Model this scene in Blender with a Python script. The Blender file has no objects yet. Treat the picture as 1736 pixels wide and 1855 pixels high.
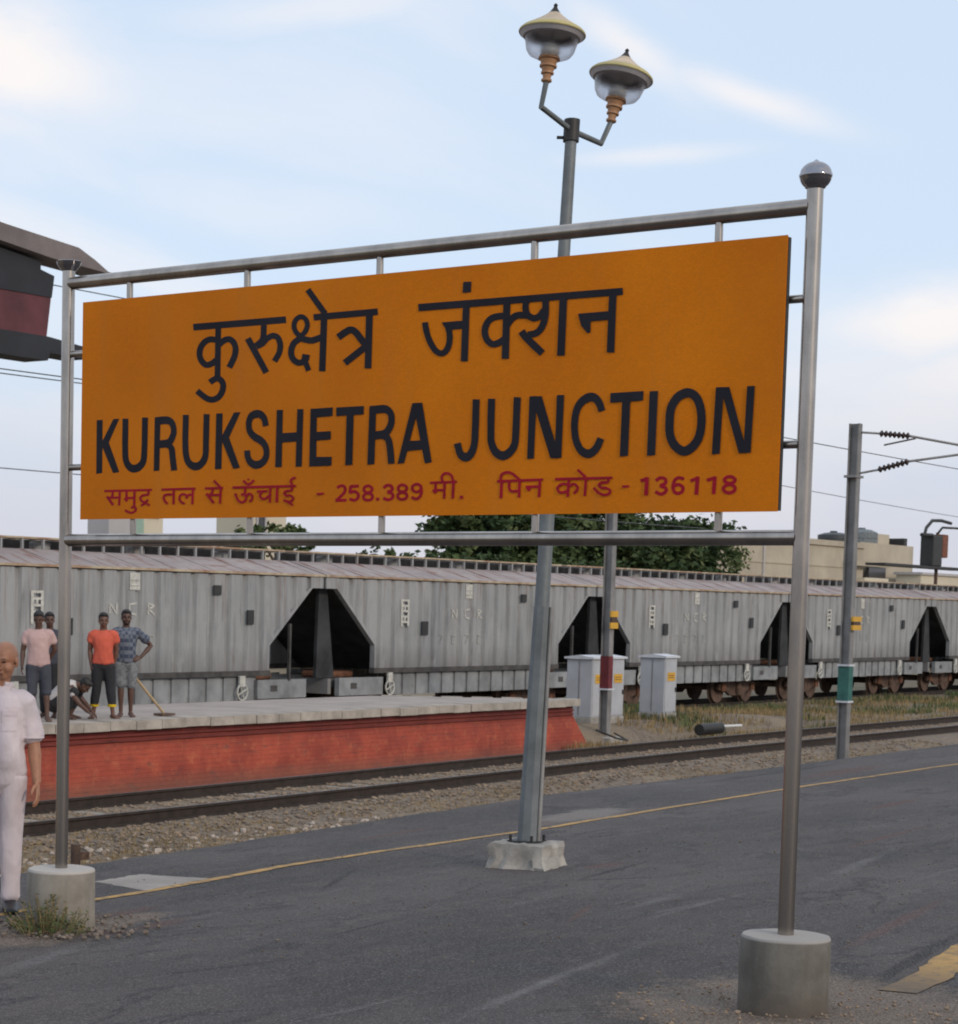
import bpy, bmesh, math, random
from mathutils import Vector, Matrix, noise as mnoise
random.seed(7)
scene = bpy.context.scene
col = scene.collection

# ------------------------------------------------------------------ camera
CAM_H = 1.85
cam_data = bpy.data.cameras.new('camera')
cam = bpy.data.objects.new('camera', cam_data)
col.objects.link(cam)
yaw, pitch, roll = math.radians(37.786), math.radians(-4.525), math.radians(1.126)
fw = Vector((math.cos(yaw)*math.cos(pitch), math.sin(yaw)*math.cos(pitch), math.sin(pitch)))
rt = Vector((math.sin(yaw), -math.cos(yaw), 0)); up = rt.cross(fw)
r2 = rt*math.cos(roll) + up*math.sin(roll); u2 = -rt*math.sin(roll) + up*math.cos(roll)
M = Matrix((r2, u2, -fw)).transposed().to_4x4(); M.translation = Vector((0, 0, CAM_H))
cam.matrix_world = M
cam_data.sensor_fit = 'HORIZONTAL'; cam_data.sensor_width = 36.0
cam_data.lens = 79.73
cam_data.shift_x = 0.2367; cam_data.shift_y = 0.2703
cam_data.clip_start = 0.1; cam_data.clip_end = 6000
cam_data.dof.use_dof = True; cam_data.dof.focus_distance = 10.5; cam_data.dof.aperture_fstop = 13
scene.camera = cam

# ------------------------------------------------------------------ sky, sun, exposure
SUN_AZ, SUN_EL = math.radians(256), math.radians(24)      # azimuth measured from +X towards +Y
world = bpy.data.worlds.new('World'); scene.world = world; world.use_nodes = True
wn, wl = world.node_tree.nodes, world.node_tree.links
wn.clear()
wout = wn.new('ShaderNodeOutputWorld'); bg = wn.new('ShaderNodeBackground'); wl.new(bg.outputs[0], wout.inputs[0])
sky = wn.new('ShaderNodeTexSky'); sky.sky_type = 'NISHITA'; sky.sun_disc = False
sky.sun_elevation = SUN_EL; sky.sun_rotation = math.pi/2 - SUN_AZ
sky.air_density = 1.0; sky.dust_density = 1.5; sky.ozone_density = 1.0
SKY_STRENGTH = 0.12
bg.inputs[1].default_value = SKY_STRENGTH
def wmath(op, a, b=None, c=None, clamp=False):
    n = wn.new('ShaderNodeMath'); n.operation = op; n.use_clamp = clamp
    for i, v in enumerate((a, b, c)):
        if v is None: continue
        if isinstance(v, (int, float)): n.inputs[i].default_value = v
        else: wl.new(v, n.inputs[i])
    return n.outputs[0]
tc = wn.new('ShaderNodeTexCoord'); sep = wn.new('ShaderNodeSeparateXYZ'); wl.new(tc.outputs['Generated'], sep.inputs[0])
zc = wmath('MAXIMUM', sep.outputs[2], 0.0)
zz = wmath('ADD', zc, 0.16)                                # cloud sheet seen in perspective, streaks stretched towards the horizon
cx = wmath('DIVIDE', sep.outputs[0], zz); cy = wmath('DIVIDE', sep.outputs[1], zz)
comb = wn.new('ShaderNodeCombineXYZ'); wl.new(cx, comb.inputs[0]); wl.new(cy, comb.inputs[1])
mp = wn.new('ShaderNodeMapping'); mp.inputs['Location'].default_value = (3.1, 0.7, 0)
mp.inputs['Rotation'].default_value = (0, 0, math.radians(-20)); mp.inputs['Scale'].default_value = (0.55, 1.15, 1)
wl.new(comb.outputs[0], mp.inputs[0])
n1 = wn.new('ShaderNodeTexNoise'); n1.inputs['Scale'].default_value = 1.0; n1.inputs['Detail'].default_value = 7
n1.inputs['Roughness'].default_value = 0.52; n1.inputs['Distortion'].default_value = 0.5
wl.new(mp.outputs[0], n1.inputs[0])
rampn = wn.new('ShaderNodeMapRange'); rampn.inputs[1].default_value = 0.42; rampn.inputs[2].default_value = 0.66
rampn.interpolation_type = 'SMOOTHSTEP'
wl.new(n1.outputs[0], rampn.inputs[0])
cloud_amt = rampn.outputs[0]
# thin high veil over the whole sky
veil = wn.new('ShaderNodeMix'); veil.data_type = 'RGBA'; veil.inputs[0].default_value = 0.84
wl.new(sky.outputs[0], veil.inputs[6])
veil.inputs[7].default_value = (0.70/SKY_STRENGTH, 0.835/SKY_STRENGTH, 1.02/SKY_STRENGTH, 1)
# individual clouds and streaks, placed by azimuth and elevation (degrees) with ragged edges
az = wmath('MULTIPLY', wmath('ARCTAN2', sep.outputs[1], sep.outputs[0]), 57.2958)
el = wmath('MULTIPLY', wmath('ARCSINE', sep.outputs[2]), 57.2958)
nz = wn.new('ShaderNodeTexNoise'); nz.inputs['Scale'].default_value = 9; nz.inputs['Detail'].default_value = 6; nz.inputs['Roughness'].default_value = 0.6
mz = wn.new('ShaderNodeMapping'); mz.inputs['Scale'].default_value = (1, 1, 2.4); wl.new(tc.outputs['Generated'], mz.inputs[0]); wl.new(mz.outputs[0], nz.inputs[0])
wob = wmath('SUBTRACT', nz.outputs[0], 0.5)
tot = None
for (a0, e0, la, lb, rot, amt) in ((44.6, 14.1, 3.4, 1.3, 24, 1.25), (45.2, 12.4, 2.6, .6, 14, .6), (28.4, 14.3, 1.9, .42, 34, .85), (25.2, 13.0, 2.3, .36, 17, .9), (27.6, 11.7, 2.2, .22, -2, .6), (20.0, 7.4, 3.3, .95, -8, 1.3), (19, 6.0, 4.0, 1.1, -4, 1.0), (36, 15.4, 4, .6, -8, .6), (38, 10.5, 4.5, .8, 6, .35), (48, 7.5, 6, 1.2, 0, .6), (60, 14, 8, 3, -8, .9), (0, 16, 9, 3, 20, .7), (100, 22, 12, 4, 5, .8), (-40, 20, 14, 4, -8, .8), (150, 25, 16, 6, 10, .8), (-110, 30, 20, 7, -10, .8)):
    ca, sa = math.cos(math.radians(rot)), math.sin(math.radians(rot))
    da = wmath('SUBTRACT', a0, az); de = wmath('SUBTRACT', el, e0)     # da > 0 lies to the viewer's right
    u = wmath('ADD', wmath('MULTIPLY', da, ca), wmath('MULTIPLY', de, -sa)); v = wmath('ADD', wmath('MULTIPLY', da, sa), wmath('MULTIPLY', de, ca))
    u = wmath('DIVIDE', u, la); v = wmath('ADD', wmath('DIVIDE', v, lb), wmath('MULTIPLY', wob, 2.6))
    r2_ = wmath('ADD', wmath('MULTIPLY', u, u), wmath('MULTIPLY', v, v))
    gss = wmath('MULTIPLY', wmath('POWER', 2.71828, wmath('MULTIPLY', r2_, -1.0)), amt)
    tot = gss if tot is None else wmath('MAXIMUM', tot, gss)
cloud_amt = wmath('MAXIMUM', wmath('MULTIPLY', cloud_amt, 0.75), tot, clamp=False)
cl = wn.new('ShaderNodeMix'); cl.data_type = 'RGBA'
wl.new(wmath('MULTIPLY', cloud_amt, 0.85), cl.inputs[0]); wl.new(veil.outputs[2], cl.inputs[6])
cl.inputs[7].default_value = (0.98/SKY_STRENGTH, 0.94/SKY_STRENGTH, 0.93/SKY_STRENGTH, 1)
# greyish lilac haze layer low over the horizon
hz = wn.new('ShaderNodeMapRange'); hz.inputs[1].default_value = 0.0; hz.inputs[2].default_value = 0.15
hz.inputs[3].default_value = 0.9; hz.inputs[4].default_value = 0.0; hz.interpolation_type = 'SMOOTHSTEP'
wl.new(zc, hz.inputs[0])
hm = wn.new('ShaderNodeMix'); hm.data_type = 'RGBA'; wl.new(hz.outputs[0], hm.inputs[0]); wl.new(cl.outputs[2], hm.inputs[6])
hm.inputs[7].default_value = (0.66/SKY_STRENGTH, 0.655/SKY_STRENGTH, 0.72/SKY_STRENGTH, 1)
wl.new(hm.outputs[2], bg.inputs[0])

sun_d = bpy.data.lights.new('sun', 'SUN'); sun = bpy.data.objects.new('sun', sun_d); col.objects.link(sun)
sun_d.energy = 1.25; sun_d.angle = math.radians(8); sun_d.color = (1.0, 0.86, 0.70)
sd = Vector((math.cos(SUN_AZ)*math.cos(SUN_EL), math.sin(SUN_AZ)*math.cos(SUN_EL), math.sin(SUN_EL)))
sun.rotation_euler = sd.to_track_quat('Z', 'Y').to_euler(); sun.location = sd*60
scene.view_settings.view_transform = 'Standard'; scene.view_settings.look = 'None'
scene.view_settings.exposure = 0.0; scene.view_settings.gamma = 1.0
scene.view_settings.use_curve_mapping = False
scene.cycles.max_bounces = 8
scene.cycles.pixel_filter_type = 'BLACKMAN_HARRIS'; scene.cycles.filter_width = 1.9

# ------------------------------------------------------------------ materials
class NB:
    def __init__(s, name):
        s.m = bpy.data.materials.new(name); s.m.use_nodes = True
        s.n = s.m.node_tree.nodes; s.l = s.m.node_tree.links
        s.b = s.n['Principled BSDF']; s.pos = s.n.new('ShaderNodeNewGeometry').outputs['Position']
    def obj(s):
        s.pos = s.n.new('ShaderNodeTexCoord').outputs['Object']; return s
    def set(s, sock, v):
        if hasattr(v, 'links') or hasattr(v, 'is_linked'): s.l.new(v, sock)
        else: sock.default_value = v
    def scaled(s, sc):
        mp = s.n.new('ShaderNodeMapping'); mp.inputs['Scale'].default_value = sc; s.l.new(s.pos, mp.inputs[0]); return mp.outputs[0]
    def noise(s, scale, detail=5, rough=0.55, stretch=None, dist=0.0):
        t = s.n.new('ShaderNodeTexNoise'); t.inputs['Scale'].default_value = scale; t.inputs['Detail'].default_value = detail
        t.inputs['Roughness'].default_value = rough; t.inputs['Distortion'].default_value = dist
        s.l.new(s.scaled(stretch) if stretch else s.pos, t.inputs[0]); return t.outputs[0]
    def voro(s, scale, feature='F1', out='Distance', stretch=None):
        t = s.n.new('ShaderNodeTexVoronoi'); t.feature = feature; t.inputs['Scale'].default_value = scale
        s.l.new(s.scaled(stretch) if stretch else s.pos, t.inputs[0]); return t.outputs[out]
    def rng(s, v, a, b, c=0.0, d=1.0):
        t = s.n.new('ShaderNodeMapRange'); t.inputs[1].default_value = a; t.inputs[2].default_value = b
        t.inputs[3].default_value = c; t.inputs[4].default_value = d; s.l.new(v, t.inputs[0]); return t.outputs[0]
    def math(s, op, a, b=None):
        t = s.n.new('ShaderNodeMath'); t.operation = op
        s.set(t.inputs[0], a)
        if b is not None: s.set(t.inputs[1], b)
        return t.outputs[0]
    def mix(s, f, a, b):
        t = s.n.new('ShaderNodeMix'); t.data_type = 'RGBA'
        s.set(t.inputs[0], f); s.set(t.inputs[6], a if not isinstance(a, tuple) else (*a, 1)[:4])
        s.set(t.inputs[7], b if not isinstance(b, tuple) else (*b, 1)[:4]); return t.outputs[2]
    def sepz(s, i=2):
        t = s.n.new('ShaderNodeSeparateXYZ'); s.l.new(s.pos, t.inputs[0]); return t.outputs[i]
    def bump(s, h, strength=0.3, dist=0.01):
        t = s.n.new('ShaderNodeBump'); t.inputs['Strength'].default_value = strength; t.inputs['Distance'].default_value = dist
        s.l.new(h, t.inputs['Height']); s.l.new(t.outputs[0], s.b.inputs['Normal'])
    def fin(s, colr, rough=0.8, metal=0.0, spec=None):
        s.set(s.b.inputs['Base Color'], colr if not isinstance(colr, tuple) else (*colr, 1)[:4])
        s.set(s.b.inputs['Roughness'], rough); s.set(s.b.inputs['Metallic'], metal)
        if spec is not None: s.b.inputs['Specular IOR Level'].default_value = spec
        return s.m
def mixc(a, b, t): return tuple(x*(1-t)+y*t for x, y in zip(a, b))
def simple(name, c, rough=0.75, metal=0.0, var=0.25, scale=6.0, bump=0.15, bd=0.004, dark=None, spec=None, fine=60.0):
    k = NB(name)
    d = dark or tuple(x*(1-var*1.6) for x in c); l = tuple(min(1, x*(1+var)) for x in c)
    f = k.rng(k.noise(scale, 6, 0.6), 0.32, 0.68)
    cc = k.mix(f, d, l)
    g = k.noise(fine, 3, 0.6)
    cc = k.mix(k.rng(g, 0.35, 0.65, 0.0, 0.35), cc, tuple(x*0.72 for x in c))
    if bump: k.bump(g, bump, bd)
    return k.fin(cc, rough, metal, spec)

MT = {}
def build_materials():
    # platform asphalt: lilac grey, patched, speckled, traces of older layers
    k = NB('asphalt')
    big = k.noise(0.45, 5, 0.6, stretch=(0.55, 1.3, 1)); mid = k.noise(2.2, 6, 0.6, stretch=(0.6, 1.4, 1), dist=0.6); sp = k.noise(85, 4, 0.75)
    c = k.mix(k.rng(big, 0.38, 0.62), (0.034, 0.029, 0.029), (0.082, 0.069, 0.065))
    c = k.mix(k.rng(mid, 0.42, 0.7, 0.0, 0.6), c, (0.102, 0.086, 0.079))
    c = k.mix(k.rng(k.noise(1.1, 4, 0.65, stretch=(0.35, 1.8, 1), dist=1.2), 0.56, 0.66, 0.0, 0.5), c, (0.036, 0.031, 0.031))
    c = k.mix(k.rng(k.noise(0.9, 5, 0.7, stretch=(0.22, 2.6, 1), dist=0.5), 0.60, 0.70, 0.0, 0.6), c, (0.165, 0.148, 0.142))
    c = k.mix(k.rng(k.noise(6.5, 4, 0.6, dist=1.0), 0.60, 0.72, 0.0, 0.5), c, (0.135, 0.105, 0.092))
    def contour(scale, stretch, w, gate_s):
        n = k.noise(scale, 5, 0.62, stretch=stretch, dist=0.3); d = k.math('ABSOLUTE', k.math('SUBTRACT', n, 0.5))
        return k.math('MULTIPLY', k.rng(d, 0.0, w, 1.0, 0.0), k.rng(k.noise(gate_s, 3, 0.6), 0.44, 0.54, 0.0, 0.9))
    c = k.mix(contour(0.5, (0.5, 1.3, 1), 0.020, 0.5), c, (0.026, 0.023, 0.024))
    c = k.mix(contour(1.1, (0.4, 1.3, 1), 0.016, 0.9), c, (0.033, 0.028, 0.029))
    # dirt spread round the bases and streaks, each with its own ragged outline
    wv = k.math('SUBTRACT', k.noise(3.2, 6, 0.7), 0.5); wv2 = k.math('SUBTRACT', k.noise(9, 5, 0.75), 0.5)
    X_, Y_ = k.sepz(0), k.sepz(1)
    def blob(x0, y0, rx, ry, rot, soft=0.35, rag=1.2):
        ca, sa = math.cos(math.radians(rot)), math.sin(math.radians(rot))
        dx = k.math('SUBTRACT', X_, x0); dy = k.math('SUBTRACT', Y_, y0)
        u = k.math('DIVIDE', k.math('ADD', k.math('MULTIPLY', dx, ca), k.math('MULTIPLY', dy, sa)), rx)
        v = k.math('DIVIDE', k.math('SUBTRACT', k.math('MULTIPLY', dy, ca), k.math('MULTIPLY', dx, sa)), ry)
        r = k.math('SQRT', k.math('ADD', k.math('MULTIPLY', u, u), k.math('MULTIPLY', v, v)))
        r = k.math('ADD', r, k.math('MULTIPLY', k.math('ADD', wv, k.math('MULTIPLY', wv2, 0.6)), rag))
        return k.rng(r, 1.0-soft, 1.0+soft*0.4, 1.0, 0.0)
    gr = k.mix(k.rng(sp, 0.38, 0.62), (0.070, 0.048, 0.036), (0.26, 0.20, 0.15))
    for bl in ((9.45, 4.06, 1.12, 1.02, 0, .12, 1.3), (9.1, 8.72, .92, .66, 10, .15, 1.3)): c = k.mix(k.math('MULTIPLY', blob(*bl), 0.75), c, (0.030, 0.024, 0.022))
    for bl in ((10.05, 5.42, 1.1, .045, 9, .7, 1.8), (8.9, 5.25, 1.0, .04, 10, .7, 1.8), (8.4, 7.9, .8, .07, 21, .7, 1.8), (12.5, 6.4, .9, .05, 6, .7, 1.8), (15.5, 6.2, 1.6, .06, 10, .7, 1.8)): c = k.mix(k.math('MULTIPLY', blob(*bl), k.rng(mid, 0.40, 0.60, 0.08, 0.42)), c, (0.20, 0.19, 0.185))
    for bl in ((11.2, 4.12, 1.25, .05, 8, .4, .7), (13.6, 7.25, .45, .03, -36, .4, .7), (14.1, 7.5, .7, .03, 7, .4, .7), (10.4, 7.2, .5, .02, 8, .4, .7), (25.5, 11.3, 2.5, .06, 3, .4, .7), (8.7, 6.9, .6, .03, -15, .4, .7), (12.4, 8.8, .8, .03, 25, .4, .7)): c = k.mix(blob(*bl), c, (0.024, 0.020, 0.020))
    for bl in ((9.45, 4.03, 0.95, 0.88, 0, .25, 1.0), (9.1, 8.72, 0.78, 0.55, 10, .3, 1.2), (9.75, 8.55, 0.5, 0.16, 8, .4, 1.0)):
        c = k.mix(blob(*bl), c, gr)
    for bl in ((9.78, 8.26, .28, .09, 12), (9.32, 8.24, .22, .07, -10), (10.1, 8.80, .42, .08, 6), (15.6, 10.45, .75, .06, 6), (26.3, 10.7, 1.7, .2, 5), (14.35, 7.72, .25, .10, 0), (21.5, 8.2, .9, .09, 4), (11.8, 6.5, .5, .03, 20), (12.6, 4.75, 1.3, .06, 8), (18.0, 6.9, 1.3, .05, 5), (17.3, 9.95, .7, .12, 10), (18.8, 10.0, .5, .10, 0)):
        c = k.mix(blob(*bl, .45, 1.5), c, (0.085, 0.046, 0.038))
    c = k.mix(blob(18.3, 10.1, 1.0, .30, 8, .3, 1.6), c, (0.19, 0.165, 0.145))
    sq_ = k.noise(38, 3, 0.7)
    c = k.mix(k.rng(sq_, 0.56, 0.66, 0.0, 0.45), c, (0.17, 0.155, 0.145)); c = k.mix(k.rng(sq_, 0.36, 0.44, 0.5, 0.0), c, (0.034, 0.030, 0.031))
    c = k.mix(k.rng(sp, 0.52, 0.68, 0.0, 0.85), c, (0.25, 0.24, 0.235))
    c = k.mix(k.rng(sp, 0.30, 0.42, 0.6, 0.0), c, (0.03, 0.03, 0.034))
    k.bump(k.math('ADD', k.math('ADD', k.math('MULTIPLY', sp, 0.3), k.math('MULTIPLY', sq_, 0.6)), k.math('MULTIPLY', mid, 1.1)), 0.75, 0.014)
    MT['asphalt'] = k.fin(c, k.rng(mid, 0.3, 0.7, 0.76, 0.92), spec=0.3)
    # worn paint lines
    k = NB('yellow_line_paint')
    w = k.noise(9, 6, 0.65, dist=0.5); w2 = k.noise(60, 3, 0.7)
    c = k.mix(k.rng(w2, 0.3, 0.7), (0.40, 0.23, 0.065), (0.52, 0.31, 0.095))
    c = k.mix(k.rng(k.math('ADD', w, k.math('MULTIPLY', w2, 0.45)), 0.66, 0.90, 0.0, 0.9), c, (0.085, 0.075, 0.07))
    c = k.mix(k.math('MULTIPLY', k.rng(k.math('ADD', k.sepz(0), k.math('MULTIPLY', w, 1.5)), 11.0, 11.8, 0.75, 0.0), k.rng(k.sepz(1), 6.0, 6.1, 1.0, 0.0)), c, (0.072, 0.060, 0.052))
    MT['yellow_line'] = k.fin(c, 0.8)
    # bare concrete
    MT['concrete'] = simple('concrete', (0.36, 0.335, 0.30), 0.9, var=0.28, scale=5, bump=0.45, bd=0.01, fine=45)
    MT['concrete_pale'] = simple('concrete_pale', (0.32, 0.285, 0.25), 0.9, var=0.16, scale=3, bump=0.3, bd=0.006, fine=50)
    k = NB('concrete_base'); k.obj()
    n = k.noise(5, 6, 0.65); st = k.noise(3.0, 4, 0.6, stretch=(3, 3, 0.35)); f = k.noise(55, 3, 0.7); z = k.sepz()
    c = k.mix(k.rng(n, 0.3, 0.7), (0.19, 0.165, 0.135), (0.31, 0.28, 0.235))
    c = k.mix(k.rng(st, 0.5, 0.68, 0.0, 0.6), c, (0.15, 0.135, 0.115))
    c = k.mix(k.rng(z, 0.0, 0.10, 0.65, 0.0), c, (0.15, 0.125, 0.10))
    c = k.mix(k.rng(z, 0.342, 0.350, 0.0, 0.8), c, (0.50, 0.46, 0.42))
    k.bump(k.math('ADD', n, k.math('MULTIPLY', f, 0.3)), 0.5, 0.012); MT['concrete_base'] = k.fin(c, 0.92)
    k = NB('concrete_base_shaded_dirty'); k.obj()  # right base: shade painted in as a darker copy of the concrete, plus brown dirt
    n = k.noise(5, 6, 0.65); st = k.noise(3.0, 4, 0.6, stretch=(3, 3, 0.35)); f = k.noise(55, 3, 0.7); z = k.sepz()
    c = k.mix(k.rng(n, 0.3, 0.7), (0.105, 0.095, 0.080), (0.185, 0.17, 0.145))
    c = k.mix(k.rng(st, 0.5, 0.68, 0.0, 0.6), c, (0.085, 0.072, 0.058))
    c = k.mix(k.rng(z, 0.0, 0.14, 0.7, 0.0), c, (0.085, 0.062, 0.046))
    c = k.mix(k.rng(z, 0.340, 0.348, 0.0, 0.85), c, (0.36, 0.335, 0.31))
    k.bump(k.math('ADD', n, k.math('MULTIPLY', f, 0.3)), 0.5, 0.012); MT['concrete_base_shaded_dirty'] = k.fin(c, 0.92)
    # stainless steel pipes, slightly grimy
    k = NB('stainless_steel')
    n = k.noise(9, 5, 0.6, stretch=(1, 1, 0.4)); n2 = k.noise(140, 2, 0.5)
    c = k.mix(k.rng(n, 0.3, 0.7), (0.30, 0.27, 0.245), (0.46, 0.41, 0.365))
    k.bump(n2, 0.08, 0.001)
    MT['steel'] = k.fin(c, k.rng(n, 0.3, 0.7, 0.26, 0.17), 0.97)
    MT['chrome'] = simple('polished_steel', (0.36, 0.35, 0.37), 0.10, 0.95, 0.08, 8, 0.0)
    # retroreflective orange board face
    k = NB('orange_board')
    n = k.noise(1.6, 4, 0.5); n2 = k.noise(120, 2, 0.6); br = k.n.new('ShaderNodeTexBrick')
    tcn = k.n.new('ShaderNodeTexCoord'); sp_ = k.n.new('ShaderNodeSeparateXYZ'); k.l.new(tcn.outputs['Object'], sp_.inputs[0])
    cb = k.n.new('ShaderNodeCombineXYZ'); k.l.new(sp_.outputs[1], cb.inputs[0]); k.l.new(sp_.outputs[2], cb.inputs[1])
    k.l.new(cb.outputs[0], br.inputs[0]); br.inputs['Scale'].default_value = 22; br.inputs['Mortar Size'].default_value = 0.012
    br.inputs['Color1'].default_value = (1, 1, 1, 1); br.inputs['Color2'].default_value = (0.93, 0.93, 0.93, 1); br.inputs['Mortar'].default_value = (0.86, 0.86, 0.86, 1)
    c = k.mix(k.rng(n, 0.3, 0.7), (0.68, 0.182, 0.004), (0.80, 0.228, 0.005))
    c = k.mix(k.rng(n2, 0.35, 0.6, 0.2, 0.0), c, (0.36, 0.12, 0.02))
    mm = k.n.new('ShaderNodeMix'); mm.data_type = 'RGBA'; mm.blend_type = 'MULTIPLY'; mm.inputs[0].default_value = 1.0
    k.l.new(c, mm.inputs[6]); k.l.new(br.outputs[0], mm.inputs[7])
    sp3 = k.noise(70, 2, 0.5); lg = k.rng(k.noise(0.9, 3, 0.5, stretch=(1, 1, 0.6)), 0.35, 0.65, 0.0, 0.35); vs = k.rng(k.noise(5, 4, 0.6, stretch=(1, 1, 0.05)), 0.55, 0.75, 0.0, 0.22)
    cc = k.mix(lg, mm.outputs[2], (0.46, 0.135, 0.012)); cc = k.mix(vs, cc, (0.42, 0.17, 0.05)); cc = k.mix(k.rng(sp3, 0.78, 0.82, 0.0, 0.6), cc, (0.62, 0.42, 0.22))
    k.bump(n2, 0.12, 0.001)
    MT['orange'] = k.fin(cc, 0.62, spec=0.1)
    MT['black_vinyl'] = simple('black_vinyl', (0.022, 0.021, 0.028), 0.7, var=0.15, scale=3, bump=0.05, bd=0.001, spec=0.15)
    MT['red_vinyl'] = simple('red_vinyl', (0.36, 0.006, 0.022), 0.65, var=0.15, scale=8, bump=0.05, bd=0.001, spec=0.2)
    MT['board_edge'] = simple('dark_board_edge', (0.03, 0.03, 0.028), 0.6)
    MT['galv'] = simple('galvanised_steel', (0.30, 0.31, 0.32), 0.5, 0.55, 0.2, 3, 0.1, 0.003)
    MT['mast'] = simple('mast_steel', (0.27, 0.26, 0.25), 0.6, 0.35, 0.22, 2.5, 0.1, 0.003)
    MT['lamp_grey'] = simple('lamp_post_paint', (0.165, 0.18, 0.185), 0.55, 0.15, 0.22, 4, 0.15, 0.003, fine=30)
    MT['lamp_yellow'] = simple('lamp_shade_yellow', (0.50, 0.43, 0.19), 0.55, 0, 0.12, 4, 0.05)
    MT['lamp_cream'] = simple('lamp_shade_cream', (0.54, 0.43, 0.31), 0.6, 0, 0.2, 5, 0.05)
    MT['lamp_under'] = simple('lamp_shade_underside', (0.58, 0.55, 0.56), 0.6, 0, 0.1, 5, 0.05)
    MT['lamp_copper'] = simple('lamp_neck_orange', (0.42, 0.22, 0.11), 0.55, 0.0, 0.15, 8, 0.05)
    k = NB('lamp_glass'); k.b.inputs['Transmission Weight'].default_value = 1.0; k.b.inputs['IOR'].default_value = 1.12
    MT['glass'] = k.fin((0.80, 0.80, 0.82), k.rng(k.noise(6), 0.3, 0.7, 0.35, 0.6))
    MT['bulb'] = simple('bulb_milky', (0.55, 0.55, 0.52), 0.4, 0, 0.1)
    MT['dark_metal'] = simple('dark_metal', (0.035, 0.033, 0.032), 0.55, 0.3, 0.2)
    # railway
    MT['rail'] = simple('rusty_rail', (0.042, 0.028, 0.021), 0.7, 0.2, 0.3, 8, 0.2, 0.003)
    MT['rail_head'] = simple('rail_head', (0.13, 0.115, 0.11), 0.42, 0.7, 0.2, 6, 0)
    MT['sleeper'] = simple('sleeper_concrete', (0.31, 0.275, 0.235), 0.95, var=0.22, scale=3, bump=0.4, bd=0.008)
    k = NB('ballast_ground')
    v = k.voro(14, out='Color'); sv = k.n.new('ShaderNodeSeparateColor'); k.l.new(v, sv.inputs[0])
    n = k.noise(0.7, 5, 0.6); vd = k.voro(14)
    c = k.mix(sv.outputs[0], (0.12, 0.088, 0.062), (0.29, 0.22, 0.155))
    c = k.mix(k.rng(n, 0.45, 0.62, 0.0, 0.75), c, (0.30, 0.225, 0.14))
    c = k.mix(k.rng(vd, 0.03, 0.07, 0.0, 0.35), c, (0.08, 0.065, 0.05))
    k.bump(vd, -0.8, 0.03); MT['ballast'] = k.fin(c, 0.95)
    MT['stone_a'] = simple('stone_tan', (0.27, 0.20, 0.14), 0.9, var=0.3, scale=18, bump=0.3)
    MT['stone_b'] = simple('stone_grey', (0.19, 0.15, 0.12), 0.9, var=0.3, scale=14, bump=0.3)
    MT['stone_c'] = simple('stone_pale', (0.44, 0.37, 0.31), 0.85, var=0.2, scale=14, bump=0.3)
    k = NB('trackside_soil'); n = k.noise(0.5, 6, 0.6); n2 = k.noise(9, 5, 0.7)
    c = k.mix(k.rng(n, 0.35, 0.65), (0.17, 0.135, 0.085), (0.25, 0.19, 0.12)); c = k.mix(k.rng(n2, 0.45, 0.7, 0, 0.7), c, (0.09, 0.085, 0.045))
    k.bump(n2, 0.6, 0.05); MT['soil'] = k.fin(c, 0.95)
    MT['dirt'] = simple('brown_dirt', (0.105, 0.062, 0.043), 0.95, var=0.4, scale=14, bump=0.6, bd=0.01)
    MT['rubble_dirt'] = simple('rubble_dirt', (0.17, 0.135, 0.105), 0.95, var=0.45, scale=11, bump=0.8, bd=0.015)
    MT['dry_grass'] = simple('dry_grass', (0.30, 0.215, 0.10), 0.9, var=0.3, scale=1.5, bump=0)
    MT['green_grass'] = simple('green_grass', (0.10, 0.125, 0.045), 0.9, var=0.4, scale=1.2, bump=0)
    # opposite platform
    k = NB('red_wall_paint')
    n = k.noise(1.3, 6, 0.62); n2 = k.noise(7, 5, 0.65); zf = k.noise(2.0, 5, 0.7, stretch=(1, 1, 3.5))
    br = k.n.new('ShaderNodeTexBrick'); sx = k.n.new('ShaderNodeSeparateXYZ'); k.l.new(k.pos, sx.inputs[0]); cb = k.n.new('ShaderNodeCombineXYZ')
    k.l.new(sx.outputs[0], cb.inputs[0]); k.l.new(sx.outputs[2], cb.inputs[1]); k.l.new(cb.outputs[0], br.inputs[0])
    br.inputs['Scale'].default_value = 4.4; br.inputs['Mortar Size'].default_value = 0.02; br.inputs['Brick Width'].default_value = 1.0; br.inputs['Row Height'].default_value = 0.33
    c = k.mix(k.rng(n, 0.34, 0.66), (0.25, 0.040, 0.027), (0.44, 0.082, 0.043))
    c = k.mix(k.rng(n2, 0.52, 0.72, 0, 0.5), c, (0.52, 0.165, 0.070))
    c = k.mix(k.rng(zf, 0.56, 0.70, 0, 0.75), c, (0.15, 0.050, 0.04)); c = k.mix(k.rng(k.sepz(), -0.50, -0.22, 0.0, 0.5), c, (0.17, 0.035, 0.03))
    c = k.mix(k.rng(k.noise(11, 4, 0.7, stretch=(0.5, 1, 1.5)), 0.70, 0.74, 0, 0.75), c, (0.42, 0.30, 0.24))
    c = k.mix(k.rng(k.noise(2.6, 5, 0.7, stretch=(0.8, 1, 2.0)), 0.58, 0.68, 0, 0.55), c, (0.13, 0.06, 0.05)); c = k.mix(k.rng(k.sepz(), -1.05, -0.8, 0.6, 0.0), c, (0.16, 0.085, 0.06))
    k.bump(k.math('ADD', k.math('MULTIPLY', br.outputs['Fac'], -1.1), n2), 0.7, 0.015); MT['red_wall'] = k.fin(c, 0.85)
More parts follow.
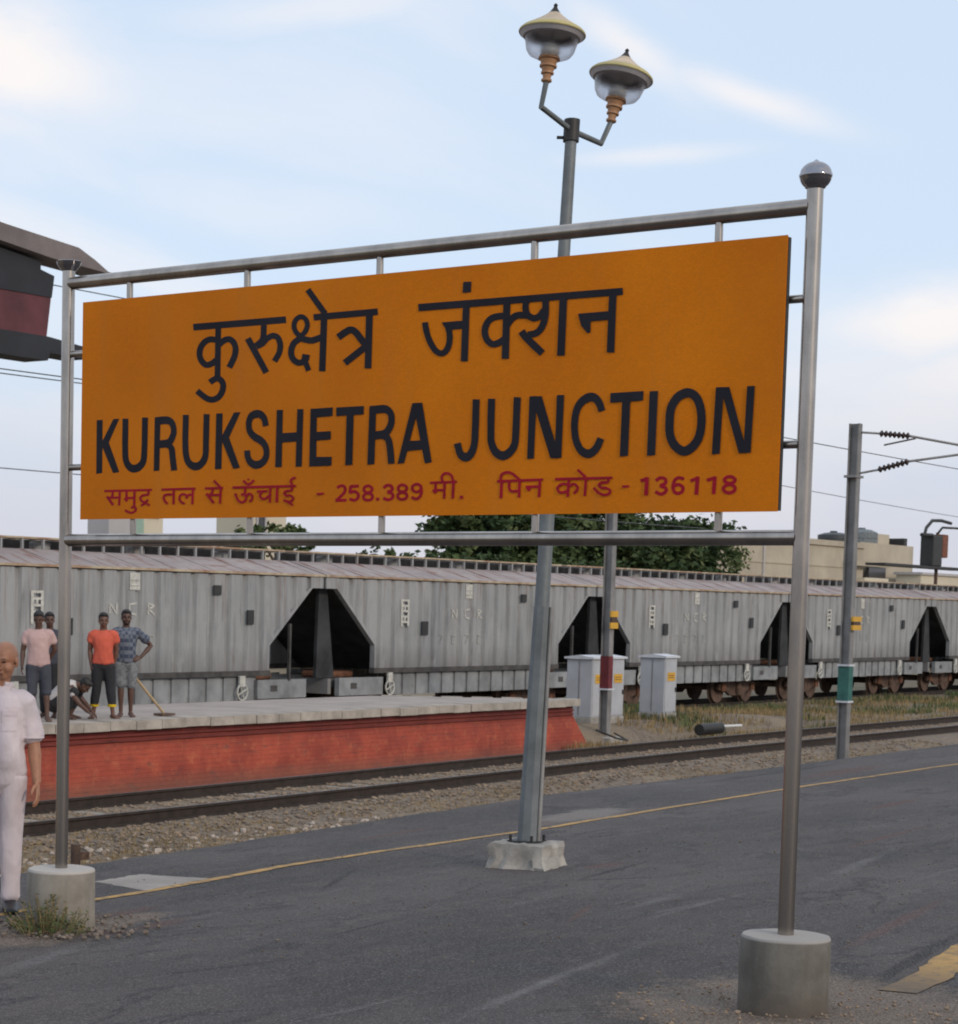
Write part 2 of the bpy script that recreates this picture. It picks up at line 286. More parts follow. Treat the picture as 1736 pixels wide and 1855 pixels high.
    MT['red_trim'] = simple('dark_red_moulding', (0.17, 0.030, 0.024), 0.85, var=0.3, scale=2.5, bump=0.3)
    MT['coping'] = simple('coping_stone', (0.42, 0.37, 0.315), 0.9, var=0.25, scale=2.8, bump=0.3, bd=0.006)
    MT['plat_top'] = simple('platform_paving', (0.40, 0.345, 0.305), 0.9, var=0.14, scale=1.2, bump=0.2)
    # wagons
    k = NB('wagon_grey')
    n = k.noise(0.6, 5, 0.6); st = k.noise(3.2, 5, 0.6, stretch=(2.2, 2.2, 0.22)); n3 = k.noise(26, 3, 0.6); z = k.sepz()
    c = k.mix(k.rng(n, 0.35, 0.65), (0.265, 0.273, 0.275), (0.335, 0.338, 0.335))
    c = k.mix(k.rng(st, 0.50, 0.72, 0, 0.6), c, (0.145, 0.145, 0.15))
    c = k.mix(k.rng(st, 0.28, 0.42, 0.4, 0), c, (0.33, 0.335, 0.34)); c = k.mix(k.rng(k.noise(2.0, 5, 0.7, stretch=(2.5, 2.5, 0.5)), 0.62, 0.72, 0, 0.55), c, (0.16, 0.10, 0.075))
    c = k.mix(k.rng(z, 0.45, 0.95, 0.5, 0), c, (0.14, 0.13, 0.125))
    rs = k.math('MULTIPLY', k.rng(k.noise(4.5, 4, 0.6, stretch=(2.5, 2.5, 0.10)), 0.56, 0.70, 0, 0.75), k.rng(z, 1.2, 2.4, 0.15, 1.0)); c = k.mix(rs, c, (0.20, 0.135, 0.105))
    c = k.mix(k.rng(k.noise(1.7, 5, 0.7, stretch=(1.5, 1.5, 0.6)), 0.56, 0.72, 0, 0.55), c, (0.40, 0.395, 0.38))
    c = k.mix(k.rng(k.noise(6.0, 4, 0.65, stretch=(2, 2, 0.16)), 0.58, 0.72, 0, 0.6), c, (0.13, 0.13, 0.13))
    k.bump(n3, 0.1, 0.004); MT['wagon'] = k.fin(c, 0.72)
    k = NB('wagon_roof')
    n = k.noise(0.9, 6, 0.65, stretch=(1, 2.5, 1)); st = k.noise(3.5, 4, 0.6, stretch=(1.6, 0.25, 1))
    c = k.mix(k.rng(n, 0.35, 0.62), (0.27, 0.225, 0.220), (0.36, 0.31, 0.295)); c = k.mix(k.rng(st, 0.54, 0.68, 0, 0.85), c, (0.20, 0.085, 0.055))
    c = k.mix(k.rng(n, 0.62, 0.72, 0, 0.8), c, (0.19, 0.08, 0.05))
    MT['wagon_roof'] = k.fin(c, 0.8)
    MT['eave'] = simple('eave_trim', (0.44, 0.385, 0.275), 0.8, var=0.25, scale=2.5, dark=(0.28, 0.13, 0.07))
    MT['wagon_dark'] = simple('wagon_grime', (0.075, 0.07, 0.066), 0.85, var=0.35, scale=4)
    MT['wagon_slope'] = simple('wagon_end_sheet', (0.035, 0.037, 0.04), 0.85, var=0.45, scale=2)
    MT['end_pillar_grey'] = simple('end_pillar_grey', (0.045, 0.048, 0.05), 0.8, var=0.4, scale=2)
    MT['wagon_pale'] = simple('underframe_pale_grey', (0.27, 0.28, 0.285), 0.8, var=0.25, scale=2.2)
    MT['bogie'] = simple('bogie_rust', (0.115, 0.07, 0.05), 0.85, var=0.4, scale=5)
    MT['rust'] = simple('bright_rust', (0.16, 0.07, 0.038), 0.9, var=0.4, scale=5)
    MT['mark_white'] = simple('faded_white_marking', (0.56, 0.55, 0.50), 0.85, var=0.2, scale=12)
    MT['mark_faint'] = simple('very_faded_marking', (0.37, 0.37, 0.34), 0.85, var=0.2, scale=12)
    # trackside
    MT['cabinet'] = simple('cabinet_grey', (0.44, 0.45, 0.475), 0.6, var=0.08, scale=2, bump=0.05)
    MT['cabinet_roof'] = simple('cabinet_roof', (0.62, 0.63, 0.66), 0.5, var=0.08)
    MT['yellow_sign'] = simple('yellow_plate', (0.66, 0.36, 0.03), 0.6, var=0.12)
    MT['red_paint'] = simple('red_band_paint', (0.14, 0.014, 0.018), 0.6)
    MT['green_paint'] = simple('green_band_paint', (0.03, 0.13, 0.11), 0.6)
    MT['insulator'] = simple('brown_insulator', (0.05, 0.03, 0.026), 0.35)
    MT['wire'] = simple('wire', (0.10, 0.10, 0.105), 0.6)
    # buildings
    MT['cream_wall'] = simple('cream_wall', (0.44, 0.385, 0.30), 0.9, var=0.14, scale=0.25, bump=0)
    MT['grey_wall'] = simple('pale_grey_wall', (0.45, 0.43, 0.43), 0.9, var=0.1, scale=0.2, bump=0)
    MT['light_cream'] = simple('light_cream_wall', (0.60, 0.54, 0.42), 0.9, var=0.08, scale=0.2, bump=0)
    MT['mint'] = simple('mint_wall', (0.30, 0.42, 0.34), 0.9, var=0.1)
    MT['window_dark'] = simple('window_glass', (0.05, 0.05, 0.055), 0.25)
    MT['tank'] = simple('water_tank_black', (0.045, 0.05, 0.055), 0.5)
    MT['tank_grey'] = simple('water_tank_grey', (0.16, 0.18, 0.19), 0.6)
    MT['brick_red'] = simple('orange_brick', (0.20, 0.075, 0.045), 0.9)
    k = NB('bridge_sheet'); n = k.noise(0.7, 5, 0.6); n2 = k.noise(0.9, 5, 0.6)
    c = k.mix(k.rng(n, 0.38, 0.6), (0.14, 0.12, 0.118), (0.205, 0.175, 0.17)); c = k.mix(k.rng(n2, 0.56, 0.68, 0, 0.75), c, (0.22, 0.07, 0.055)); MT['bridge_roof'] = k.fin(c, 0.8)
    MT['bridge_red'] = simple('bridge_red_panel', (0.125, 0.033, 0.040), 0.7, var=0.3, scale=0.8, bump=0)
    MT['bridge_dark'] = simple('bridge_dark_panel', (0.022, 0.024, 0.030), 0.7, var=0.3, scale=0.8, bump=0)
    # leaves
    for nm, c in (('leaf_dark', (0.035, 0.058, 0.022)), ('leaf_mid', (0.062, 0.090, 0.033)), ('leaf_light', (0.10, 0.125, 0.05))):
        k = NB(nm); f = k.noise(0.8, 3, 0.6); cc = k.mix(k.rng(f, 0.3, 0.7), tuple(x*0.6 for x in c), tuple(x*1.4 for x in c))
        MT[nm] = k.fin(cc, 0.75, spec=0.2)
    MT['bark'] = simple('bark', (0.10, 0.075, 0.055), 0.95, var=0.3)
    # people
    def skin(nm, c): MT[nm] = simple(nm, c, 0.55, 0, 0.12, 14, 0.12, 0.002, fine=90)
    skin('skin_light', (0.40, 0.185, 0.105)); skin('skin_brown', (0.155, 0.075, 0.05)); skin('skin_dark', (0.105, 0.052, 0.036))
    def cloth(nm, c, var=0.12, scale=4.0, b=0.35):
        k = NB(nm); n = k.noise(scale, 5, 0.6, dist=0.8); w = k.noise(11, 4, 0.5, stretch=(1, 1, 0.45), dist=1.2); f = k.noise(260, 2, 0.5)
        cc = k.mix(k.rng(n, 0.3, 0.7), tuple(x*(1-var) for x in c), tuple(min(1, x*(1+var)) for x in c))
        k.bump(k.math('ADD', w, k.math('MULTIPLY', f, 0.06)), b, 0.03); MT[nm] = k.fin(cc, 0.9, spec=0.2)
    cloth('cloth_white', (0.60, 0.52, 0.535)); cloth('cloth_cream', (0.58, 0.50, 0.51)); cloth('cloth_worker', (0.5, 0.47, 0.46)); cloth('cloth_pink', (0.50, 0.34, 0.32)); cloth('cloth_orange', (0.58, 0.115, 0.072))
    cloth('cloth_charcoal', (0.065, 0.068, 0.085)); cloth('cloth_black', (0.032, 0.032, 0.035)); cloth('cloth_greyshort', (0.19, 0.20, 0.21), 0.5, 22)
    cloth('cloth_yellow', (0.62, 0.42, 0.02))
    k = NB('cloth_check'); v = k.n.new('ShaderNodeTexChecker'); k.l.new(k.pos, v.inputs[0]); v.inputs['Scale'].default_value = 16
    v.inputs[1].default_value = (0.05, 0.065, 0.10, 1); v.inputs[2].default_value = (0.14, 0.155, 0.19, 1); MT['cloth_check'] = k.fin(v.outputs[0], 0.9)
    MT['hair'] = simple('black_hair', (0.014, 0.012, 0.011), 0.6, var=0.2)
    MT['grey_stubble'] = simple('grey_stubble', (0.33, 0.19, 0.13), 0.8, var=0.15, scale=30, fine=120)
    MT['eye'] = simple('eye_dark', (0.02, 0.015, 0.012), 0.2, var=0.05, bump=0); MT['lip'] = simple('lip', (0.17, 0.06, 0.05), 0.5, var=0.1, bump=0)
    MT['leather'] = simple('black_leather', (0.02, 0.019, 0.019), 0.4)
    MT['wood'] = simple('pale_wood', (0.42, 0.30, 0.17), 0.8, var=0.15, scale=10)
    MT['teal'] = simple('teal_cloth', (0.09, 0.22, 0.20), 0.8); MT['blue_plastic'] = simple('blue_plastic', (0.03, 0.05, 0.26), 0.4)
    MT['white_plastic'] = simple('white_plastic', (0.66, 0.65, 0.62), 0.5, var=0.1)
build_materials()

# ------------------------------------------------------------------ geometry helpers
class MB:
    def __init__(s): s.v = []; s.f = []
    def add(s, vs, fs):
        o = len(s.v); s.v += [Vector(v) for v in vs]; s.f += [tuple(i+o for i in f) for f in fs]; return s
    def box(s, x0, x1, y0, y1, z0, z1, rot=None, piv=None):
        vs = [Vector((x, y, z)) for x in (x0, x1) for y in (y0, y1) for z in (z0, z1)]
        if rot is not None:
            pv = Vector(piv) if piv else Vector(((x0+x1)/2, (y0+y1)/2, (z0+z1)/2)); vs = [rot @ (v-pv) + pv for v in vs]
        return s.add(vs, [(0, 1, 3, 2), (4, 6, 7, 5), (0, 4, 5, 1), (2, 3, 7, 6), (0, 2, 6, 4), (1, 5, 7, 3)])
    def tube(s, pts, r, n=8, r1=None, closed=False):
        pts = [Vector(p) for p in pts]; m = len(pts); vs = []; u = None
        for i, p in enumerate(pts):
            d = (pts[min(i+1, m-1)] - pts[max(i-1, 0)]).normalized()
            if closed: d = (pts[(i+1) % m] - pts[i-1]).normalized()
            if u is None: u = d.orthogonal().normalized()
            u = (u - d*u.dot(d)).normalized(); w = d.cross(u)
            rr = r if r1 is None else r + (r1-r)*i/(m-1)
            if isinstance(r, (list, tuple)): rr = r[i]
            for k in range(n):
                a = 2*math.pi*k/n; vs.append(p + (u*math.cos(a) + w*math.sin(a))*rr)
        fs = [(i*n+k, i*n+(k+1) % n, (i+1)*n+(k+1) % n, (i+1)*n+k) for i in range(m-1) for k in range(n)]
        if closed: fs += [((m-1)*n+k, (m-1)*n+(k+1) % n, (k+1) % n, k) for k in range(n)]
        else: fs += [tuple(range(n-1, -1, -1)), tuple((m-1)*n+k for k in range(n))]
        return s.add(vs, fs)
    def lathe(s, prof, n=24, origin=(0, 0, 0), axis=None, cap=True):
        vs = []; o = Vector(origin); q = Vector((0, 0, 1)).rotation_difference(Vector(axis)) if axis is not None else None
        for r, z in prof:
            for k in range(n):
                a = 2*math.pi*k/n; v = Vector((r*math.cos(a), r*math.sin(a), z)); vs.append(o + (q @ v if q else v))
        m = len(prof); fs = [(i*n+k, i*n+(k+1) % n, (i+1)*n+(k+1) % n, (i+1)*n+k) for i in range(m-1) for k in range(n)]
        if cap: fs += [tuple(range(n-1, -1, -1)), tuple((m-1)*n+k for k in range(n))]
        return s.add(vs, fs)
    def prism(s, poly, axis, a, b):    # poly in the two other axes, extruded along axis ('x','y','z')
        def mk(p, t):
            return {'x': (t, p[0], p[1]), 'y': (p[0], t, p[1]), 'z': (p[0], p[1], t)}[axis]
        n = len(poly); vs = [mk(p, a) for p in poly] + [mk(p, b) for p in poly]
        return s.add(vs, [tuple(range(n-1, -1, -1)), tuple(range(n, 2*n))] + [(i, (i+1) % n, n+(i+1) % n, n+i) for i in range(n)])
    def ball(s, c, rx, ry=None, rz=None, n=16, m=10):
        ry = ry or rx; rz = rz or rx; c = Vector(c); vs = [c+Vector((0, 0, -rz))]
        for i in range(1, m):
            t = math.pi*i/m - math.pi/2
            for k in range(n):
                a = 2*math.pi*k/n; vs.append(c+Vector((rx*math.cos(t)*math.cos(a), ry*math.cos(t)*math.sin(a), rz*math.sin(t))))
        vs.append(c+Vector((0, 0, rz))); L = len(vs)-1
        fs = [(0, 1+(k+1) % n, 1+k) for k in range(n)] + [(1+i*n+k, 1+i*n+(k+1) % n, 1+(i+1)*n+(k+1) % n, 1+(i+1)*n+k) for i in range(m-2) for k in range(n)]
        fs += [(L, 1+(m-2)*n+k, 1+(m-2)*n+(k+1) % n) for k in range(n)]
        return s.add(vs, fs)
    def rock(s, c, r, rnd, flat=0.7):
        c = Vector(c); t = (1+5**.5)/2
        base = [(-1, t, 0), (1, t, 0), (-1, -t, 0), (1, -t, 0), (0, -1, t), (0, 1, t), (0, -1, -t), (0, 1, -t), (t, 0, -1), (t, 0, 1), (-t, 0, -1), (-t, 0, 1)]
        fs = [(0, 11, 5), (0, 5, 1), (0, 1, 7), (0, 7, 10), (0, 10, 11), (1, 5, 9), (5, 11, 4), (11, 10, 2), (10, 7, 6), (7, 1, 8), (3, 9, 4), (3, 4, 2), (3, 2, 6), (3, 6, 8), (3, 8, 9), (4, 9, 5), (2, 4, 11), (6, 2, 10), (8, 6, 7), (9, 8, 1)]
        a = rnd.uniform(0, 6.28); ca, sa = math.cos(a), math.sin(a); sx, sy = rnd.uniform(.7, 1.3), rnd.uniform(.7, 1.2)
        vs = []
        for b in base:
            v = Vector(b).normalized()*r*rnd.uniform(.72, 1.2); v = Vector((v.x*sx, v.y*sy, v.z*flat)); vs.append(c+Vector((v.x*ca-v.y*sa, v.x*sa+v.y*ca, v.z)))
        return s.add(vs, fs)
    def mesh(s, name, m, org=(0, 0, 0), smooth=None):
        me = bpy.data.meshes.new(name); o = Vector(org); me.from_pydata([tuple(v-o) for v in s.v], [], s.f); me.update()
        if m is not None: me.materials.append(MT[m] if isinstance(m, str) else m)
        if smooth is not None:
            me.polygons.foreach_set('use_smooth', [True]*len(me.polygons))
            if smooth < 180: me.set_sharp_from_angle(angle=math.radians(smooth))
        return me
    def build(s, name, m, parent=None, smooth=None, loc=None, label=None, world=False, bevel=0):
        org = (0, 0, 0)
        if world and parent is not None:
            p = parent; org = Vector((0, 0, 0))
            while p is not None: org = org + p.location; p = p.parent
        if parent is None and loc is not None: org = loc
        me = s.mesh(name, m, org, smooth); o = bpy.data.objects.new(name, me); col.objects.link(o)
        if parent is not None: o.parent = parent
        elif loc is not None: o.location = loc
        if label: o['label'] = label
        if bevel:
            b = o.modifiers.new('bevel', 'BEVEL'); b.width = bevel; b.segments = 2; b.limit_method = 'ANGLE'; b.angle_limit = math.radians(40)
        return o
def thing(name, label, cat, loc=(0, 0, 0), rz=0.0, group=None):
    o = bpy.data.objects.new(name, None); col.objects.link(o); o.location = loc; o.rotation_euler = (0, 0, rz); o.empty_display_size = 0.2
    o['label'] = label; o['category'] = cat
    if group: o['group'] = group
    return o
def tag(o, label, cat=None, group=None, kind=None):
    o['label'] = label
    if cat: o['category'] = cat
    if group: o['group'] = group
    if kind: o['kind'] = kind
    return o
def copy_tree(o, parent=None):
    c = o.copy(); col.objects.link(c); c.parent = parent
    for ch in list(o.children): copy_tree(ch, c)
    return c
